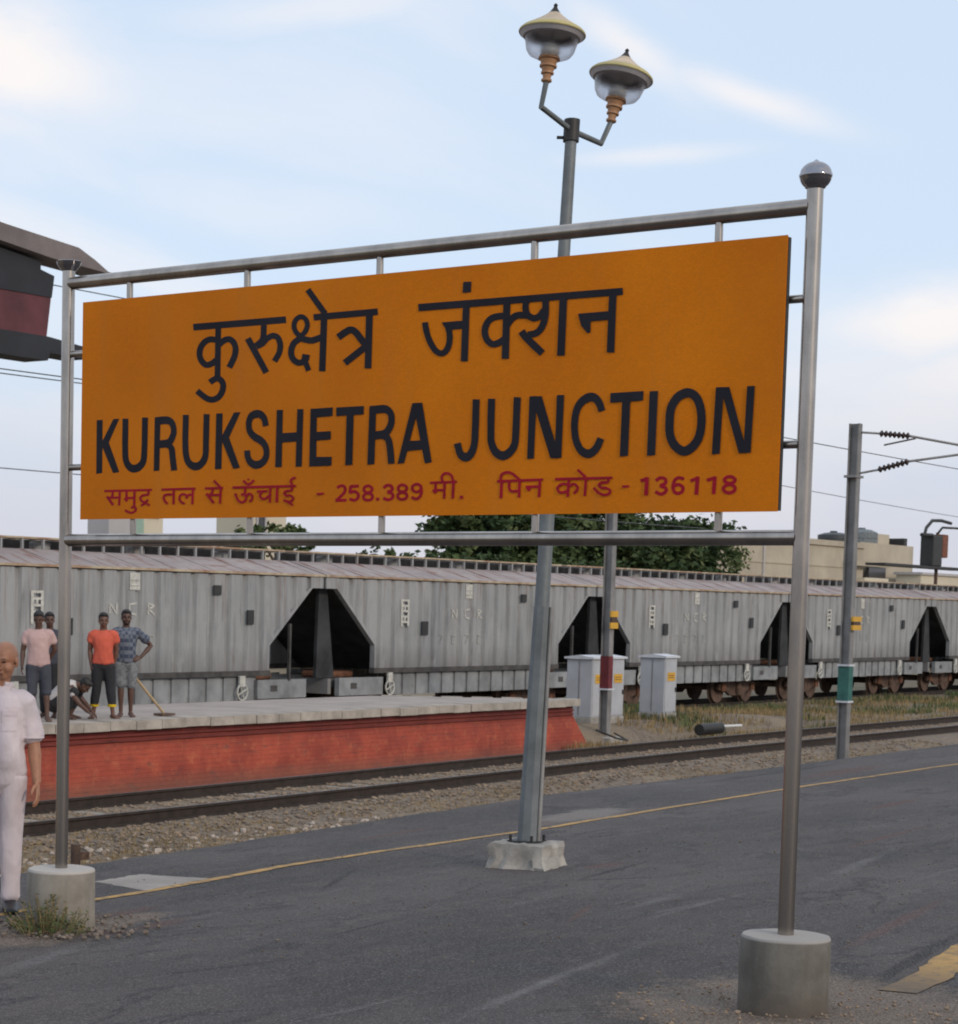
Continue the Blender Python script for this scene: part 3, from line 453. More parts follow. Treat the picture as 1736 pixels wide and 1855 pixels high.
LETTERING = {
'hindi': '''R 836,1038 1482,1038 | 831,1075 1477,1074
R 992,1055 993,764 | 1033,1052 1034,761
R 1001,994 990,995 979,997 965,999 951,999 938,997 925,993 913,989 902,983 893,976 884,968 876,959 870,949 865,938 862,927 861,916 861,905 863,894 867,883 872,872 879,862 887,853 898,843 910,835 925,829 941,827 956,828 968,830 980,834 991,838 1001,844 1010,849 1019,854 | 997,962 986,963 975,965 967,966 960,966 953,965 945,963 938,960 931,956 925,952 919,946 914,940 910,934 907,927 905,919 904,911 904,904 905,897 907,890 911,883 915,877 920,871 927,866 933,861 936,860 939,860 944,860 951,862 959,864 966,867 974,871 982,876 991,881
R 1037,938 1043,942 1049,947 1054,950 1059,953 1067,956 1075,958 1081,960 1085,960 1089,959 1094,957 1099,954 1103,950 1107,945 1112,939 1115,931 1117,923 1117,915 1116,906 1114,896 1111,886 1104,874 1096,860 1086,845 1076,830 | 1006,963 1012,967 1019,972 1026,977 1036,982 1046,986 1057,990 1071,992 1086,993 1101,990 1114,984 1126,977 1136,969 1144,959 1150,948 1155,936 1158,924 1159,912 1158,899 1155,886 1151,873 1143,858 1134,843 1124,828 1114,813
R 974,733 980,737 987,740 992,743 998,746 1004,748 1009,749 1013,750 1013,750 1015,750 1019,748 1023,745 1026,743 1029,739 1031,736 1033,732 1034,727 1034,722 1033,715 1032,707 1029,701 1025,694 1021,688 1016,682 1011,678 1005,674 997,671 989,669 982,668 974,668 966,669 957,672 946,676 933,683 917,693 900,705 882,716 | 947,760 953,764 960,768 968,772 976,775 984,778 993,781 1004,783 1017,783 1030,779 1041,774 1050,768 1058,762 1065,754 1070,746 1074,737 1076,727 1076,717 1075,707 1073,697 1069,688 1064,678 1058,669 1050,661 1041,653 1030,646 1017,641 1003,637 989,635 974,635 959,637 943,641 926,648 909,657 891,669 873,681 856,692
R 1310,1050 1310,1032 1310,1014 1310,998 1309,985 1307,976 1306,970 1303,966 1300,962 1294,958 1285,953 1275,947 1264,941 | 1350,1046 1350,1029 1350,1011 1350,994 1349,979 1346,967 1343,958 1339,949 1332,941 1322,933 1310,926 1299,921 1289,915
R 1202,965 1335,774 | 1240,979 1372,788
R 1290,910 1301,913 1312,916 1324,920 1336,925 1346,933 1355,940 1361,947 1367,951 1375,954 1384,958 1393,960 1398,960 1402,960 1405,959 1408,957 1412,954 1416,950 1419,943 1423,935 1425,927 1426,918 1425,909 1424,900 1421,890 1416,881 1408,870 1399,859 1391,847 | 1273,939 1284,942 1294,945 1303,948 1311,951 1317,956 1323,962 1332,970 1342,977 1354,982 1367,987 1380,990 1394,992 1408,990 1421,986 1432,980 1442,972 1450,962 1456,952 1461,940 1464,928 1465,916 1465,904 1462,891 1458,878 1451,865 1443,853 1433,841 1425,830
R 1606,1197 1724,1062 | 1637,1213 1755,1078
R 1667,1039 2081,1041 | 1662,1073 2076,1075
R 1712,1052 1708,771 | 1755,1048 1750,767
R 1583,1078 1568,1078 1556,1074 1545,1068 1536,1062 1529,1054 1524,1045 1520,1035 1519,1025 1519,1014 1522,1003 1527,993 1533,983 1541,973 1552,965 1564,958 1579,953 1594,955 1605,960 1614,966 1622,973 1629,981 1634,991 1638,1001 1641,1012 1640,1022 1638,1033 1634,1043 1628,1053 1620,1061 1609,1069 1597,1075 1583,1078 | 1582,1052 1579,1052 1573,1050 1567,1047 1562,1043 1558,1039 1555,1033 1553,1027 1552,1021 1552,1015 1554,1008 1557,1000 1561,995 1566,989 1572,984 1578,980 1580,980 1581,980 1584,982 1590,985 1595,990 1599,996 1603,1003 1606,1010 1608,1017 1608,1023 1606,1029 1604,1036 1601,1040 1597,1044 1591,1049 1585,1051 1582,1052
R 1547,946 1561,941 1575,936 1590,931 1605,927 1619,924 1633,921 1648,919 1664,919 1681,921 1697,924 1712,928 1726,932 | 1561,977 1575,972 1589,967 1602,962 1614,959 1626,956 1637,954 1647,952 1657,952 1668,954 1681,957 1696,960 1711,964
R 1564,964 1554,959 1544,954 1532,948 1521,939 1513,928 1507,917 1502,905 1500,892 1499,880 1501,868 1504,857 1510,846 1518,835 1527,826 1538,818 1550,812 1563,807 1576,806 1588,806 1599,807 1609,810 1618,814 1626,819 1633,826 1637,834 1640,842 1641,849 1643,855 | 1588,936 1578,931 1568,926 1560,922 1555,918 1550,911 1545,903 1542,894 1540,886 1540,878 1541,871 1543,864 1546,858 1550,852 1556,847 1562,843 1567,840 1571,839 1576,838 1581,838 1586,839 1590,840 1593,841 1596,843 1598,844 1599,847 1600,851 1601,858 1603,864
R 1596,868 1590,838 | 1646,859 1640,829
R 1594,830 1623,773 | 1628,838 1656,781
R 2005,1046 2004,770 | 2048,1042 2047,767
R 1842,926 1854,932 1866,939 1877,944 1887,949 1896,953 1904,956 1909,957 1911,958 1913,957 1917,955 1923,951 1929,946 1936,939 1944,931 1952,921 1961,911 1970,902 1979,893 1987,885 1996,877 | 1815,957 1827,963 1839,969 1851,976 1863,981 1873,985 1884,990 1897,993 1912,993 1927,990 1940,984 1950,977 1960,969 1970,960 1979,949 1987,940 1995,931 2003,923 2011,915 2020,906 2028,898
R 1890,790 2029,873 | 1862,819 2002,902
R 2334,1043 3505,1041 | 2329,1080 3501,1075
P 2599,1171 2648,1169 2646,1116 2597,1118
R 2601,1063 2597,775 | 2642,1059 2639,772
P 2476,977 2601,978 2618,937 2542,937 2495,951
R 2495,953 2499,944 2502,936 2505,928 2507,920 2508,910 2509,898 2509,887 2508,876 2505,867 2502,857 2498,849 2494,844 2490,840 2486,838 2482,836 2479,836 2474,837 2468,839 2461,843 2455,849 2447,857 2439,868 2431,880 2424,891 2418,903 2412,914 2408,926 2404,938 2401,950 2398,961 2395,973 2393,985 | 2530,960 2533,952 2537,943 2541,933 2543,921 2545,909 2546,896 2545,882 2544,869 2541,857 2537,845 2531,834 2524,824 2515,816 2505,810 2492,806 2479,806 2465,808 2452,813 2440,820 2428,829 2418,841 2408,854 2398,867 2390,881 2384,894 2378,907 2373,920 2368,933 2364,946 2361,959 2359,971 2356,983
R 2839,1059 2838,775 | 2880,1055 2880,771
R 2843,1001 2833,1002 2823,1002 2811,1002 2800,1001 2788,1000 2776,997 2764,994 2753,988 2743,980 2735,971 2728,962 2723,952 2719,943 2717,932 2716,922 2716,911 2718,901 2721,890 2726,879 2732,868 2740,858 2750,850 2760,842 2773,836 2786,833 2799,833 2809,835 2820,837 2830,841 2841,846 2850,851 2859,855 | 2846,969 2836,969 2825,970 2817,970 2808,969 2799,968 2791,966 2783,964 2778,961 2772,957 2767,952 2763,945 2759,938 2757,932 2755,925 2754,918 2755,911 2756,903 2758,895 2761,888 2764,883 2769,877 2774,872 2780,868 2784,866 2787,865 2791,865 2797,866 2804,868 2811,870 2819,874 2829,879 2838,884
R 2874,920 2881,929 2889,939 2895,947 2902,953 2907,958 2912,961 2917,964 2922,965 2927,966 2934,967 2942,966 2951,966 2959,965 2967,964 2976,962 2985,961 | 2841,941 2848,950 2856,959 2864,969 2872,977 2880,984 2888,989 2897,994 2907,997 2919,999 2930,1000 2940,1000 2950,999 2960,998 2970,997 2979,995 2988,994
R 2950,1053 2950,1041 2949,1029 2949,1017 2951,1005 2955,993 2960,983 2966,973 2975,965 2986,957 2997,952 3010,948 3022,947 3035,948 3046,951 3055,955 3064,961 3071,967 3078,975 3084,982 3089,989 | 2987,1049 2987,1037 2986,1025 2986,1015 2987,1007 2989,1001 2992,995 2996,990 2999,986 3003,984 3009,981 3016,979 3020,978 3023,978 3028,980 3033,982 3038,985 3043,989 3047,995 3053,1002 3058,1009
R 3060,1047 3061,1037 3062,1028 3063,1019 3063,1010 3064,1000 3064,991 3063,981 3062,972 3060,961 3057,949 3053,938 3049,929 3044,921 3039,915 3034,910 3028,907 3020,904 3009,902 2995,901 2981,899 | 3098,1046 3099,1036 3100,1027 3101,1017 3101,1007 3101,997 3101,987 3101,975 3099,964 3097,951 3094,938 3089,925 3084,913 3077,902 3069,893 3060,884 3048,877 3033,872 3018,870 3004,869 2991,867
R 2931,894 2938,885 2945,877 2954,866 2968,853 2987,836 3009,816 3034,796 3057,776 | 2964,913 2972,904 2978,896 2986,887 2997,876 3015,860 3038,841 3062,820 3085,800
R 3158,1052 3154,773 | 3201,1047 3197,769
R 3430,1056 3428,773 | 3471,1051 3469,769
P 3263,968 3443,969 3445,928 3334,927 3284,931
P 3263,968 3333,954 3336,875 3321,869 3284,907''',
'english': '''P 121,570 167,571 169,266 123,262
P 250,572 294,572 215,435 169,407 168,450
P 169,413 174,432 217,440 301,268 253,264
R 320,572 320,528 320,481 320,438 321,402 322,377 323,358 325,343 329,329 335,315 342,302 351,292 360,283 371,275 384,269 398,264 414,263 429,264 443,267 458,272 470,279 480,287 490,297 499,309 505,323 508,337 510,352 510,370 511,396 512,432 512,477 512,524 512,571 | 364,570 365,525 365,479 365,436 366,401 367,376 368,359 370,346 373,336 378,327 384,320 390,315 396,311 401,309 405,308 409,308 412,308 417,308 422,308 429,310 435,312 442,316 449,320 455,326 461,335 464,344 465,356 466,373 467,398 468,434 468,479 468,527 468,573
P 563,571 605,572 603,270 561,268
R 578,528 599,528 620,529 638,530 650,529 657,528 661,527 666,526 671,523 675,519 679,513 682,505 684,498 684,490 684,483 682,476 678,469 674,460 668,451 662,446 655,444 642,442 623,441 598,440 574,438 | 571,571 592,572 613,573 635,573 656,572 674,567 689,560 700,552 709,542 716,532 720,520 724,509 725,499 726,488 726,478 724,467 720,456 715,446 709,433 699,419 681,407 657,400 632,397 607,396 583,395
R 647,399 656,395 664,392 667,390 669,388 671,383 673,374 675,362 677,347 680,330 683,309 687,288 690,267 | 668,427 675,424 685,420 697,413 708,402 714,390 717,377 719,364 721,349 724,332 728,311 731,290 734,269
R 770,576 770,533 769,488 769,445 770,409 772,382 774,362 778,344 783,329 789,314 797,302 806,292 816,283 828,276 842,270 858,266 874,265 889,267 903,271 916,278 927,287 937,296 946,307 953,321 959,338 961,356 962,376 961,398 961,424 962,457 962,494 962,534 962,572 | 813,574 813,530 812,485 812,443 813,408 815,383 817,364 821,349 825,337 830,327 836,321 842,317 848,313 854,311 860,310 865,309 869,309 873,309 878,310 884,311 890,315 898,320 905,327 911,335 916,346 919,360 919,378 919,400 919,426 919,459 919,496 920,536 920,575
P 1010,574 1055,574 1054,269 1008,268
P 1135,575 1180,575 1103,438 1057,410 1055,452
P 1056,418 1062,435 1102,442 1184,272 1137,268
R 1378,496 1375,506 1373,516 1370,527 1366,537 1361,547 1354,555 1347,563 1339,569 1330,575 1319,579 1306,582 1293,583 1281,582 1267,579 1254,574 1242,566 1234,556 1228,545 1224,534 1221,523 1220,510 1221,497 1223,483 1227,469 1233,457 1242,445 1252,435 1264,426 1278,416 1294,409 1307,403 1316,398 1325,392 1332,386 1338,379 1342,372 1345,363 1347,353 1347,344 1345,335 1341,328 1335,321 1329,315 1322,312 1316,310 1308,308 1300,307 1295,307 1291,307 1286,308 1279,311 1274,313 1269,316 1265,321 1261,327 1258,334 1255,340 1254,348 1253,357 1251,366 | 1338,491 1336,502 1333,512 1331,520 1327,526 1323,531 1319,534 1315,537 1311,539 1307,540 1304,540 1302,540 1299,540 1293,540 1287,539 1281,538 1277,537 1272,535 1268,530 1264,523 1261,516 1260,507 1261,497 1262,487 1266,479 1271,472 1277,466 1285,460 1294,454 1304,449 1318,443 1333,435 1348,425 1359,415 1368,404 1376,392 1381,380 1385,367 1386,353 1386,339 1384,326 1380,314 1373,302 1365,291 1354,282 1341,274 1326,268 1311,265 1294,264 1277,267 1263,273 1251,280 1240,288 1232,298 1226,308 1222,317 1218,327 1215,337 1214,347 1213,356 1211,365
P 1431,577 1472,576 1472,269 1428,270
P 1569,576 1610,574 1607,269 1566,269
P 1455,451 1583,453 1582,404 1457,401
P 1658,574 1700,574 1703,269 1657,268
P 1685,574 1804,576 1804,530 1687,527
P 1689,450 1795,451 1795,407 1691,404
P 1689,318 1805,316 1803,269 1690,268
P 1827,574 2005,575 2005,531 1828,529
P 1895,536 1941,536 1940,270 1894,269
P 2041,573 2084,573 2081,270 2036,269
R 2063,532 2084,533 2104,533 2122,534 2135,533 2141,532 2145,531 2148,530 2153,526 2157,522 2160,517 2162,510 2163,503 2163,495 2162,486 2159,478 2155,469 2150,461 2144,453 2137,448 2130,445 2119,443 2102,442 2081,441 2061,439 | 2057,574 2077,574 2098,575 2120,576 2139,574 2157,570 2170,562 2180,554 2188,545 2194,535 2199,525 2202,514 2203,502 2203,491 2202,479 2199,466 2194,454 2188,443 2180,431 2169,419 2153,408 2132,402 2109,400 2088,399 2068,398
R 2122,401 2132,397 2139,394 2143,393 2145,390 2149,383 2152,372 2155,358 2158,343 2160,326 2163,307 2165,288 2168,269 | 2141,431 2149,428 2158,424 2171,417 2182,405 2189,391 2193,377 2196,362 2199,346 2202,328 2205,309 2207,289 2209,270
P 2310,577 2355,577 2268,271 2227,269
P 2314,577 2371,577 2438,271 2396,267
P 2290,384 2384,385 2395,338 2278,333
R 2675,581 2675,537 2675,492 2675,449 2674,415 2674,391 2673,374 2672,361 2669,350 2665,338 2661,329 2656,321 2651,317 2647,315 2643,314 2642,315 2641,315 2639,315 2637,315 2633,315 2629,318 2624,325 2619,338 2615,353 2610,367 | 2716,578 2716,534 2716,489 2716,447 2715,412 2715,387 2714,369 2712,355 2710,341 2706,326 2701,313 2695,301 2687,291 2678,282 2667,274 2653,270 2639,270 2625,273 2612,279 2600,288 2591,301 2584,315 2579,330 2574,346 2569,360
R 2765,580 2765,536 2765,489 2766,446 2767,411 2768,387 2769,371 2772,358 2776,345 2781,331 2788,319 2796,307 2805,297 2816,288 2829,280 2844,274 2861,271 2878,273 2892,278 2905,285 2916,293 2925,302 2934,313 2942,325 2947,339 2950,352 2952,365 2952,380 2953,404 2954,439 2954,484 2955,532 2956,578 | 2807,578 2807,533 2807,487 2807,444 2808,410 2809,387 2810,373 2813,363 2816,354 2821,344 2826,336 2832,329 2838,324 2845,320 2851,317 2856,316 2859,316 2863,316 2869,317 2876,320 2883,324 2890,329 2897,335 2902,343 2907,352 2910,360 2911,369 2911,383 2912,407 2913,443 2914,487 2914,535 2915,582
P 3005,581 3046,581 3041,274 3002,274
P 3017,580 3075,579 3187,272 3134,274
P 3160,580 3201,580 3196,274 3158,273
R 3430,497 3427,506 3423,516 3420,526 3415,536 3410,545 3404,553 3397,562 3388,569 3379,576 3368,581 3355,584 3342,584 3330,582 3318,579 3307,573 3296,567 3287,559 3278,550 3269,539 3262,527 3256,514 3252,501 3249,487 3247,473 3245,459 3244,444 3244,430 3245,415 3247,399 3249,383 3252,367 3257,352 3262,337 3269,323 3277,311 3285,299 3296,288 3308,280 3320,274 3334,270 3348,269 3362,271 3373,276 3382,281 3391,289 3399,297 3406,306 3412,315 3417,325 3421,336 3425,345 3429,355 | 3393,489 3390,498 3387,507 3383,515 3380,522 3375,528 3371,533 3367,537 3363,539 3359,540 3355,541 3352,542 3349,542 3344,542 3338,540 3332,538 3325,535 3318,530 3311,524 3304,517 3299,510 3294,501 3290,490 3287,479 3285,466 3284,454 3283,441 3283,428 3283,414 3285,400 3287,386 3290,372 3294,360 3299,348 3305,338 3311,328 3317,322 3324,317 3330,314 3336,312 3341,311 3343,311 3346,311 3350,312 3355,314 3360,317 3365,321 3371,327 3376,334 3380,341 3384,349 3388,359 3393,369
P 3455,577 3633,579 3631,534 3456,531
P 3520,536 3564,535 3561,274 3517,272
P 3665,576 3709,576 3705,273 3662,272
R 3864,539 3869,539 3875,537 3882,533 3888,528 3894,522 3900,513 3905,501 3910,489 3913,475 3916,459 3918,442 3918,426 3918,408 3916,391 3913,374 3909,360 3904,348 3897,338 3889,329 3881,322 3873,316 3865,312 3859,310 3855,309 3851,310 3843,314 3834,319 3826,326 3820,333 3813,341 3808,351 3804,362 3800,375 3798,390 3797,406 3797,422 3797,439 3797,456 3799,472 3802,485 3807,497 3814,509 3822,519 3830,526 3839,532 3848,536 3857,539 3864,539 | 3861,583 3878,580 3894,574 3909,565 3921,554 3931,542 3940,527 3946,512 3952,496 3956,479 3959,461 3961,442 3962,423 3961,403 3959,383 3956,364 3951,346 3944,329 3935,315 3925,302 3914,291 3902,281 3888,273 3873,268 3854,266 3836,270 3820,278 3806,288 3793,299 3783,311 3774,324 3767,338 3761,354 3757,371 3754,389 3753,407 3753,425 3753,442 3753,461 3755,480 3759,499 3766,516 3775,531 3785,545 3797,558 3811,568 3827,575 3843,581 3861,583
P 4007,579 4047,579 4039,271 3999,269
P 4031,578 4075,578 4176,271 4134,271
P 4164,577 4202,577 4194,271 4157,271''',
'small': '''R 188,155 551,156 | 187,168 550,169
R 243,162 243,155 244,148 243,142 243,138 241,135 239,133 237,131 234,130 230,129 225,128 218,128 211,127 | 261,161 261,155 261,148 261,141 260,135 257,129 253,125 248,121 242,118 235,116 228,115 221,115 214,114
R 200,127 249,76 | 217,135 265,85
R 228,117 310,116 | 227,130 309,129
R 299,162 295,78 | 316,161 312,77
R 350,162 350,120 | 367,161 367,120
R 337,113 359,96 | 352,124 374,108
R 349,113 420,113 | 348,126 419,126
R 411,162 410,64 | 428,162 428,63
R 398,58 404,59 411,61 416,61 418,61 419,60 422,58 424,55 424,54 422,52 419,48 414,45 409,43 404,42 398,42 391,42 384,44 377,46 370,49 362,52 353,56 | 393,70 399,72 406,73 414,74 423,73 431,70 436,65 440,58 441,51 437,45 432,40 424,35 416,31 407,29 398,29 389,30 379,31 370,34 361,38 353,41 345,45
R 517,159 516,137 | 534,158 533,136
R 527,142 517,142 508,142 498,141 488,140 479,138 472,135 465,131 460,127 457,121 456,115 457,110 460,105 465,100 470,95 477,92 485,89 493,88 501,88 508,90 515,92 520,95 524,99 527,102 529,105 | 528,129 518,129 508,129 500,129 493,128 487,126 481,124 477,121 474,119 473,118 473,115 474,113 475,111 477,108 481,105 486,102 489,101 493,101 497,101 502,102 506,103 508,104 510,106 512,109 515,112
R 475,69 509,83 530,69 | 467,80 508,96 540,79
R 622,157 871,158 | 621,169 870,171
R 713,140 698,140 684,141 670,141 657,140 648,138 640,135 635,130 632,125 630,118 632,111 634,105 638,98 644,92 650,87 657,82 664,77 | 713,127 699,128 684,128 671,128 661,128 655,126 651,125 649,123 648,121 647,118 648,114 650,109 653,104 657,100 662,96 669,91 675,86
R 704,164 705,78 | 721,163 721,78
R 845,165 842,77 | 861,164 858,77
R 798,86 791,89 784,92 777,94 773,97 769,100 766,104 764,108 763,112 764,115 766,120 769,124 771,126 774,127 779,128 783,128 787,128 790,127 794,125 797,123 799,120 800,118 801,116 801,112 802,108 | 792,75 784,77 777,80 769,84 761,88 756,93 751,99 748,105 747,112 748,119 751,125 755,131 760,136 767,139 775,141 783,141 791,140 798,138 804,135 809,131 814,126 816,121 817,116 818,112 818,109
R 816,114 819,117 822,121 824,123 827,124 831,125 837,125 845,124 852,124 | 802,122 805,125 809,129 813,133 820,136 828,137 837,137 844,137 852,137
R 940,158 1070,158 | 939,170 1069,171
R 995,203 1046,162 | 1007,211 1057,171
R 986,165 986,158 985,151 985,145 983,141 982,139 978,138 973,136 968,134 | 1002,164 1002,157 1002,149 1001,142 998,135 993,130 986,127 981,125 976,123
R 943,132 997,77 | 958,140 1012,86
R 979,120 1051,120 | 978,132 1050,133
R 1045,165 1041,79 | 1061,164 1057,78
R 1137,159 1573,160 | 1136,172 1572,172
R 1205,200 1208,196 1212,192 1216,187 1221,184 1227,181 1233,178 1240,177 1247,176 1254,177 1260,178 1267,181 1273,184 1278,188 1283,192 1287,196 1290,200 | 1218,206 1221,203 1225,199 1228,195 1231,193 1234,191 1238,190 1242,189 1246,189 1250,189 1254,190 1259,192 1263,194 1266,196 1270,200 1274,204 1278,208
R 1239,203 1252,202 | 1239,213 1252,212
R 1215,163 1215,157 1216,151 1217,146 1217,141 1216,137 1216,134 1215,133 1215,133 1213,132 1208,132 1201,132 1195,132 | 1231,164 1231,158 1232,152 1233,146 1233,140 1232,136 1231,131 1229,126 1224,122 1216,120 1209,120 1202,120 1196,120
R 1214,122 1218,119 1222,116 1224,114 1225,112 1226,109 1225,105 1223,101 1221,98 1218,95 1214,92 1210,90 1207,90 1202,90 1196,91 1190,93 1185,97 1179,104 1173,114 1168,125 1162,136 | 1225,131 1229,128 1233,124 1238,120 1241,114 1241,108 1240,102 1238,96 1235,91 1230,86 1224,82 1217,79 1209,77 1200,78 1191,80 1181,83 1172,90 1165,99 1159,109 1153,121 1147,131
R 1238,112 1244,116 1249,120 1254,123 1256,124 1257,124 1261,122 1264,119 1266,117 1267,114 1268,110 1267,105 1266,102 1264,99 1260,97 1255,94 1251,91 | 1227,121 1233,125 1238,130 1245,134 1253,136 1262,135 1270,132 1276,127 1281,122 1283,115 1283,109 1282,102 1280,96 1276,91 1271,87 1266,84 1261,81
R 1307,135 1379,135 | 1306,147 1378,148
R 1330,142 1327,137 1325,132 1322,127 1321,121 1322,115 1324,109 1328,104 1334,99 1340,96 1348,94 1356,94 1365,95 1374,98 1383,103 1392,108 1401,112 | 1344,137 1342,132 1339,127 1337,123 1337,120 1337,117 1339,113 1341,111 1343,109 1346,107 1350,106 1354,106 1360,107 1366,109 1374,113 1383,118 1392,123
R 1390,165 1390,79 | 1406,165 1405,79
R 1437,166 1436,80 | 1454,165 1454,80
R 1538,163 1537,141 | 1554,162 1553,140
R 1545,147 1536,147 1526,147 1516,147 1507,146 1500,144 1494,140 1490,136 1488,130 1489,124 1493,119 1498,114 1505,110 1514,109 1522,109 1529,110 1534,109 1538,107 1543,105 1546,103 1547,101 1547,100 1546,97 1544,94 1542,92 1539,90 1536,89 1532,88 1527,88 1520,89 1511,92 1502,95 1492,98 | 1546,135 1536,135 1527,135 1518,135 1512,134 1508,133 1505,131 1504,130 1503,129 1504,128 1506,126 1508,123 1511,122 1514,121 1521,122 1529,122 1538,121 1545,118 1552,114 1558,110 1562,104 1563,98 1561,92 1557,87 1553,83 1548,80 1542,78 1534,76 1526,76 1516,78 1506,80 1497,83 1487,86
R 1505,83 1550,58 | 1513,93 1559,68
R 1558,168 1554,174 1550,180 1547,186 1545,190 1545,193 1546,196 1547,198 1549,199 1553,201 1558,202 1565,203 1572,204 | 1544,163 1541,169 1536,175 1533,182 1530,189 1530,195 1531,200 1535,205 1540,209 1547,212 1554,214 1561,215 1568,216
R 1713,115 1760,117 | 1712,126 1759,128
R 1849,145 1855,148 1860,151 1864,153 1867,154 1872,154 1877,154 1881,153 1882,152 1884,150 1886,146 1887,141 1886,137 1885,133 1881,129 1876,124 1870,119 1862,113 1854,106 1844,99 1835,92 | 1838,158 1843,161 1849,164 1855,167 1863,169 1871,169 1879,169 1888,167 1896,162 1901,156 1904,149 1906,141 1905,133 1902,126 1897,120 1891,114 1884,108 1876,101 1867,95 1857,88 1848,81
R 1834,77 1907,78 | 1833,93 1906,93
R 1983,166 1929,165 | 1984,151 1930,149
R 1922,161 1917,123 | 1941,159 1936,120
R 1927,117 1935,119 1943,121 1950,122 1955,123 1959,122 1964,120 1968,117 1970,115 1972,112 1973,108 1973,105 1972,102 1970,99 1966,96 1961,93 1957,92 1952,92 1945,94 1936,97 1927,99 | 1921,132 1929,133 1937,136 1946,138 1956,138 1965,136 1973,133 1980,128 1986,123 1990,117 1992,110 1992,103 1990,96 1985,89 1978,84 1970,80 1961,77 1950,77 1940,79 1931,82 1923,84
R 2041,166 2033,165 2025,163 2018,159 2012,154 2009,148 2008,141 2009,134 2013,128 2019,123 2026,119 2034,117 2043,116 2051,117 2059,119 2067,122 2073,127 2077,133 2078,140 2077,147 2073,153 2066,158 2058,162 2050,165 2041,166 | 2042,151 2038,151 2033,149 2029,147 2027,146 2026,144 2026,141 2026,138 2027,136 2029,134 2033,132 2038,131 2042,130 2047,131 2052,132 2056,134 2059,136 2060,137 2060,141 2060,144 2059,145 2057,147 2052,149 2046,151 2042,151
R 2042,127 2033,126 2024,123 2016,119 2010,113 2007,107 2006,100 2008,93 2012,86 2019,82 2027,79 2036,77 2044,76 2052,77 2061,78 2069,81 2076,85 2080,92 2082,99 2081,107 2077,114 2070,120 2061,123 2052,126 2042,127 | 2043,112 2039,112 2033,110 2028,107 2025,105 2024,103 2024,100 2025,97 2026,95 2028,94 2033,92 2038,91 2044,91 2049,91 2055,92 2060,94 2062,95 2063,97 2064,100 2063,104 2063,106 2060,108 2055,110 2048,112 2043,112
R 2097,80 2116,80 | 2095,96 2115,96
R 2148,140 2154,144 2160,148 2164,151 2167,152 2172,152 2177,151 2182,149 2185,148 2186,146 2187,142 2187,139 2187,138 2185,137 2179,135 2171,134 2163,132 | 2136,151 2141,155 2147,160 2154,164 2163,167 2172,167 2182,166 2191,163 2198,158 2203,151 2206,144 2206,136 2202,128 2194,123 2185,121 2177,119 2169,117
R 2164,117 2172,115 2181,113 2188,111 2191,110 2192,108 2193,105 2193,101 2192,99 2190,97 2185,94 2179,92 2173,91 2168,92 2162,94 2154,97 2145,100 | 2169,132 2177,130 2186,128 2195,125 2204,120 2209,113 2211,106 2211,98 2208,91 2202,85 2194,81 2185,78 2175,76 2165,77 2155,80 2147,83 2139,86
R 2259,167 2250,166 2242,164 2235,160 2229,155 2226,149 2225,142 2227,135 2230,128 2237,123 2244,120 2252,118 2260,117 2269,117 2277,119 2284,122 2291,127 2294,133 2296,140 2295,147 2291,154 2285,159 2276,163 2268,166 2259,167 | 2259,153 2255,152 2250,151 2246,149 2244,147 2243,145 2243,141 2243,138 2244,136 2246,135 2250,133 2255,132 2260,131 2265,131 2270,133 2275,134 2277,136 2278,138 2278,141 2278,144 2277,146 2275,148 2270,150 2264,152 2259,153
R 2260,128 2250,127 2241,124 2233,120 2227,115 2224,108 2223,101 2225,94 2229,88 2236,83 2244,80 2253,78 2261,77 2269,78 2278,79 2286,82 2293,87 2297,93 2298,100 2297,108 2294,115 2287,120 2279,124 2269,127 2260,128 | 2261,114 2256,113 2250,111 2244,109 2242,107 2241,105 2241,101 2242,98 2243,97 2245,95 2249,93 2255,92 2260,92 2266,92 2272,93 2277,95 2280,96 2281,98 2281,101 2281,105 2280,107 2277,109 2272,111 2265,113 2261,114
R 2348,169 2339,168 2330,165 2323,161 2317,156 2314,150 2313,142 2314,135 2318,129 2324,123 2331,119 2340,116 2349,114 2358,115 2367,118 2375,122 2381,127 2384,134 2385,141 2384,148 2381,155 2374,160 2366,165 2357,168 2348,169 | 2349,155 2344,155 2339,153 2334,150 2331,148 2330,146 2330,142 2331,139 2332,136 2335,134 2339,131 2345,129 2349,128 2353,129 2358,131 2364,133 2366,136 2368,138 2368,142 2368,145 2367,147 2364,149 2359,152 2353,154 2349,155
R 2366,143 2367,137 2369,132 2370,128 2370,123 2370,118 2368,111 2366,106 2364,102 2360,99 2356,96 2351,94 2347,93 2343,93 2337,96 2329,99 2322,102 | 2382,145 2384,140 2386,135 2387,129 2388,122 2387,115 2385,108 2382,100 2378,94 2373,88 2366,83 2358,80 2348,78 2339,80 2330,83 2322,86 2315,89
R 2431,161 2594,163 | 2430,173 2593,175
R 2458,167 2457,134 | 2472,166 2472,133
R 2443,126 2462,108 | 2457,136 2476,119
R 2459,124 2520,121 | 2458,136 2520,134
R 2512,168 2511,85 | 2527,167 2526,84
R 2565,170 2563,84 | 2581,169 2579,84
R 2515,170 2513,177 2510,183 2508,189 2508,193 2509,197 2512,201 2516,204 2519,207 2523,208 2528,208 2533,207 2538,206 2543,205 2547,203 2550,200 2554,196 2557,190 2560,183 2563,175 2566,167 | 2501,167 2499,173 2496,180 2494,187 2494,195 2496,202 2500,208 2505,213 2512,217 2519,220 2527,220 2535,219 2543,218 2549,216 2555,212 2561,208 2566,202 2571,194 2574,186 2577,178 2580,170
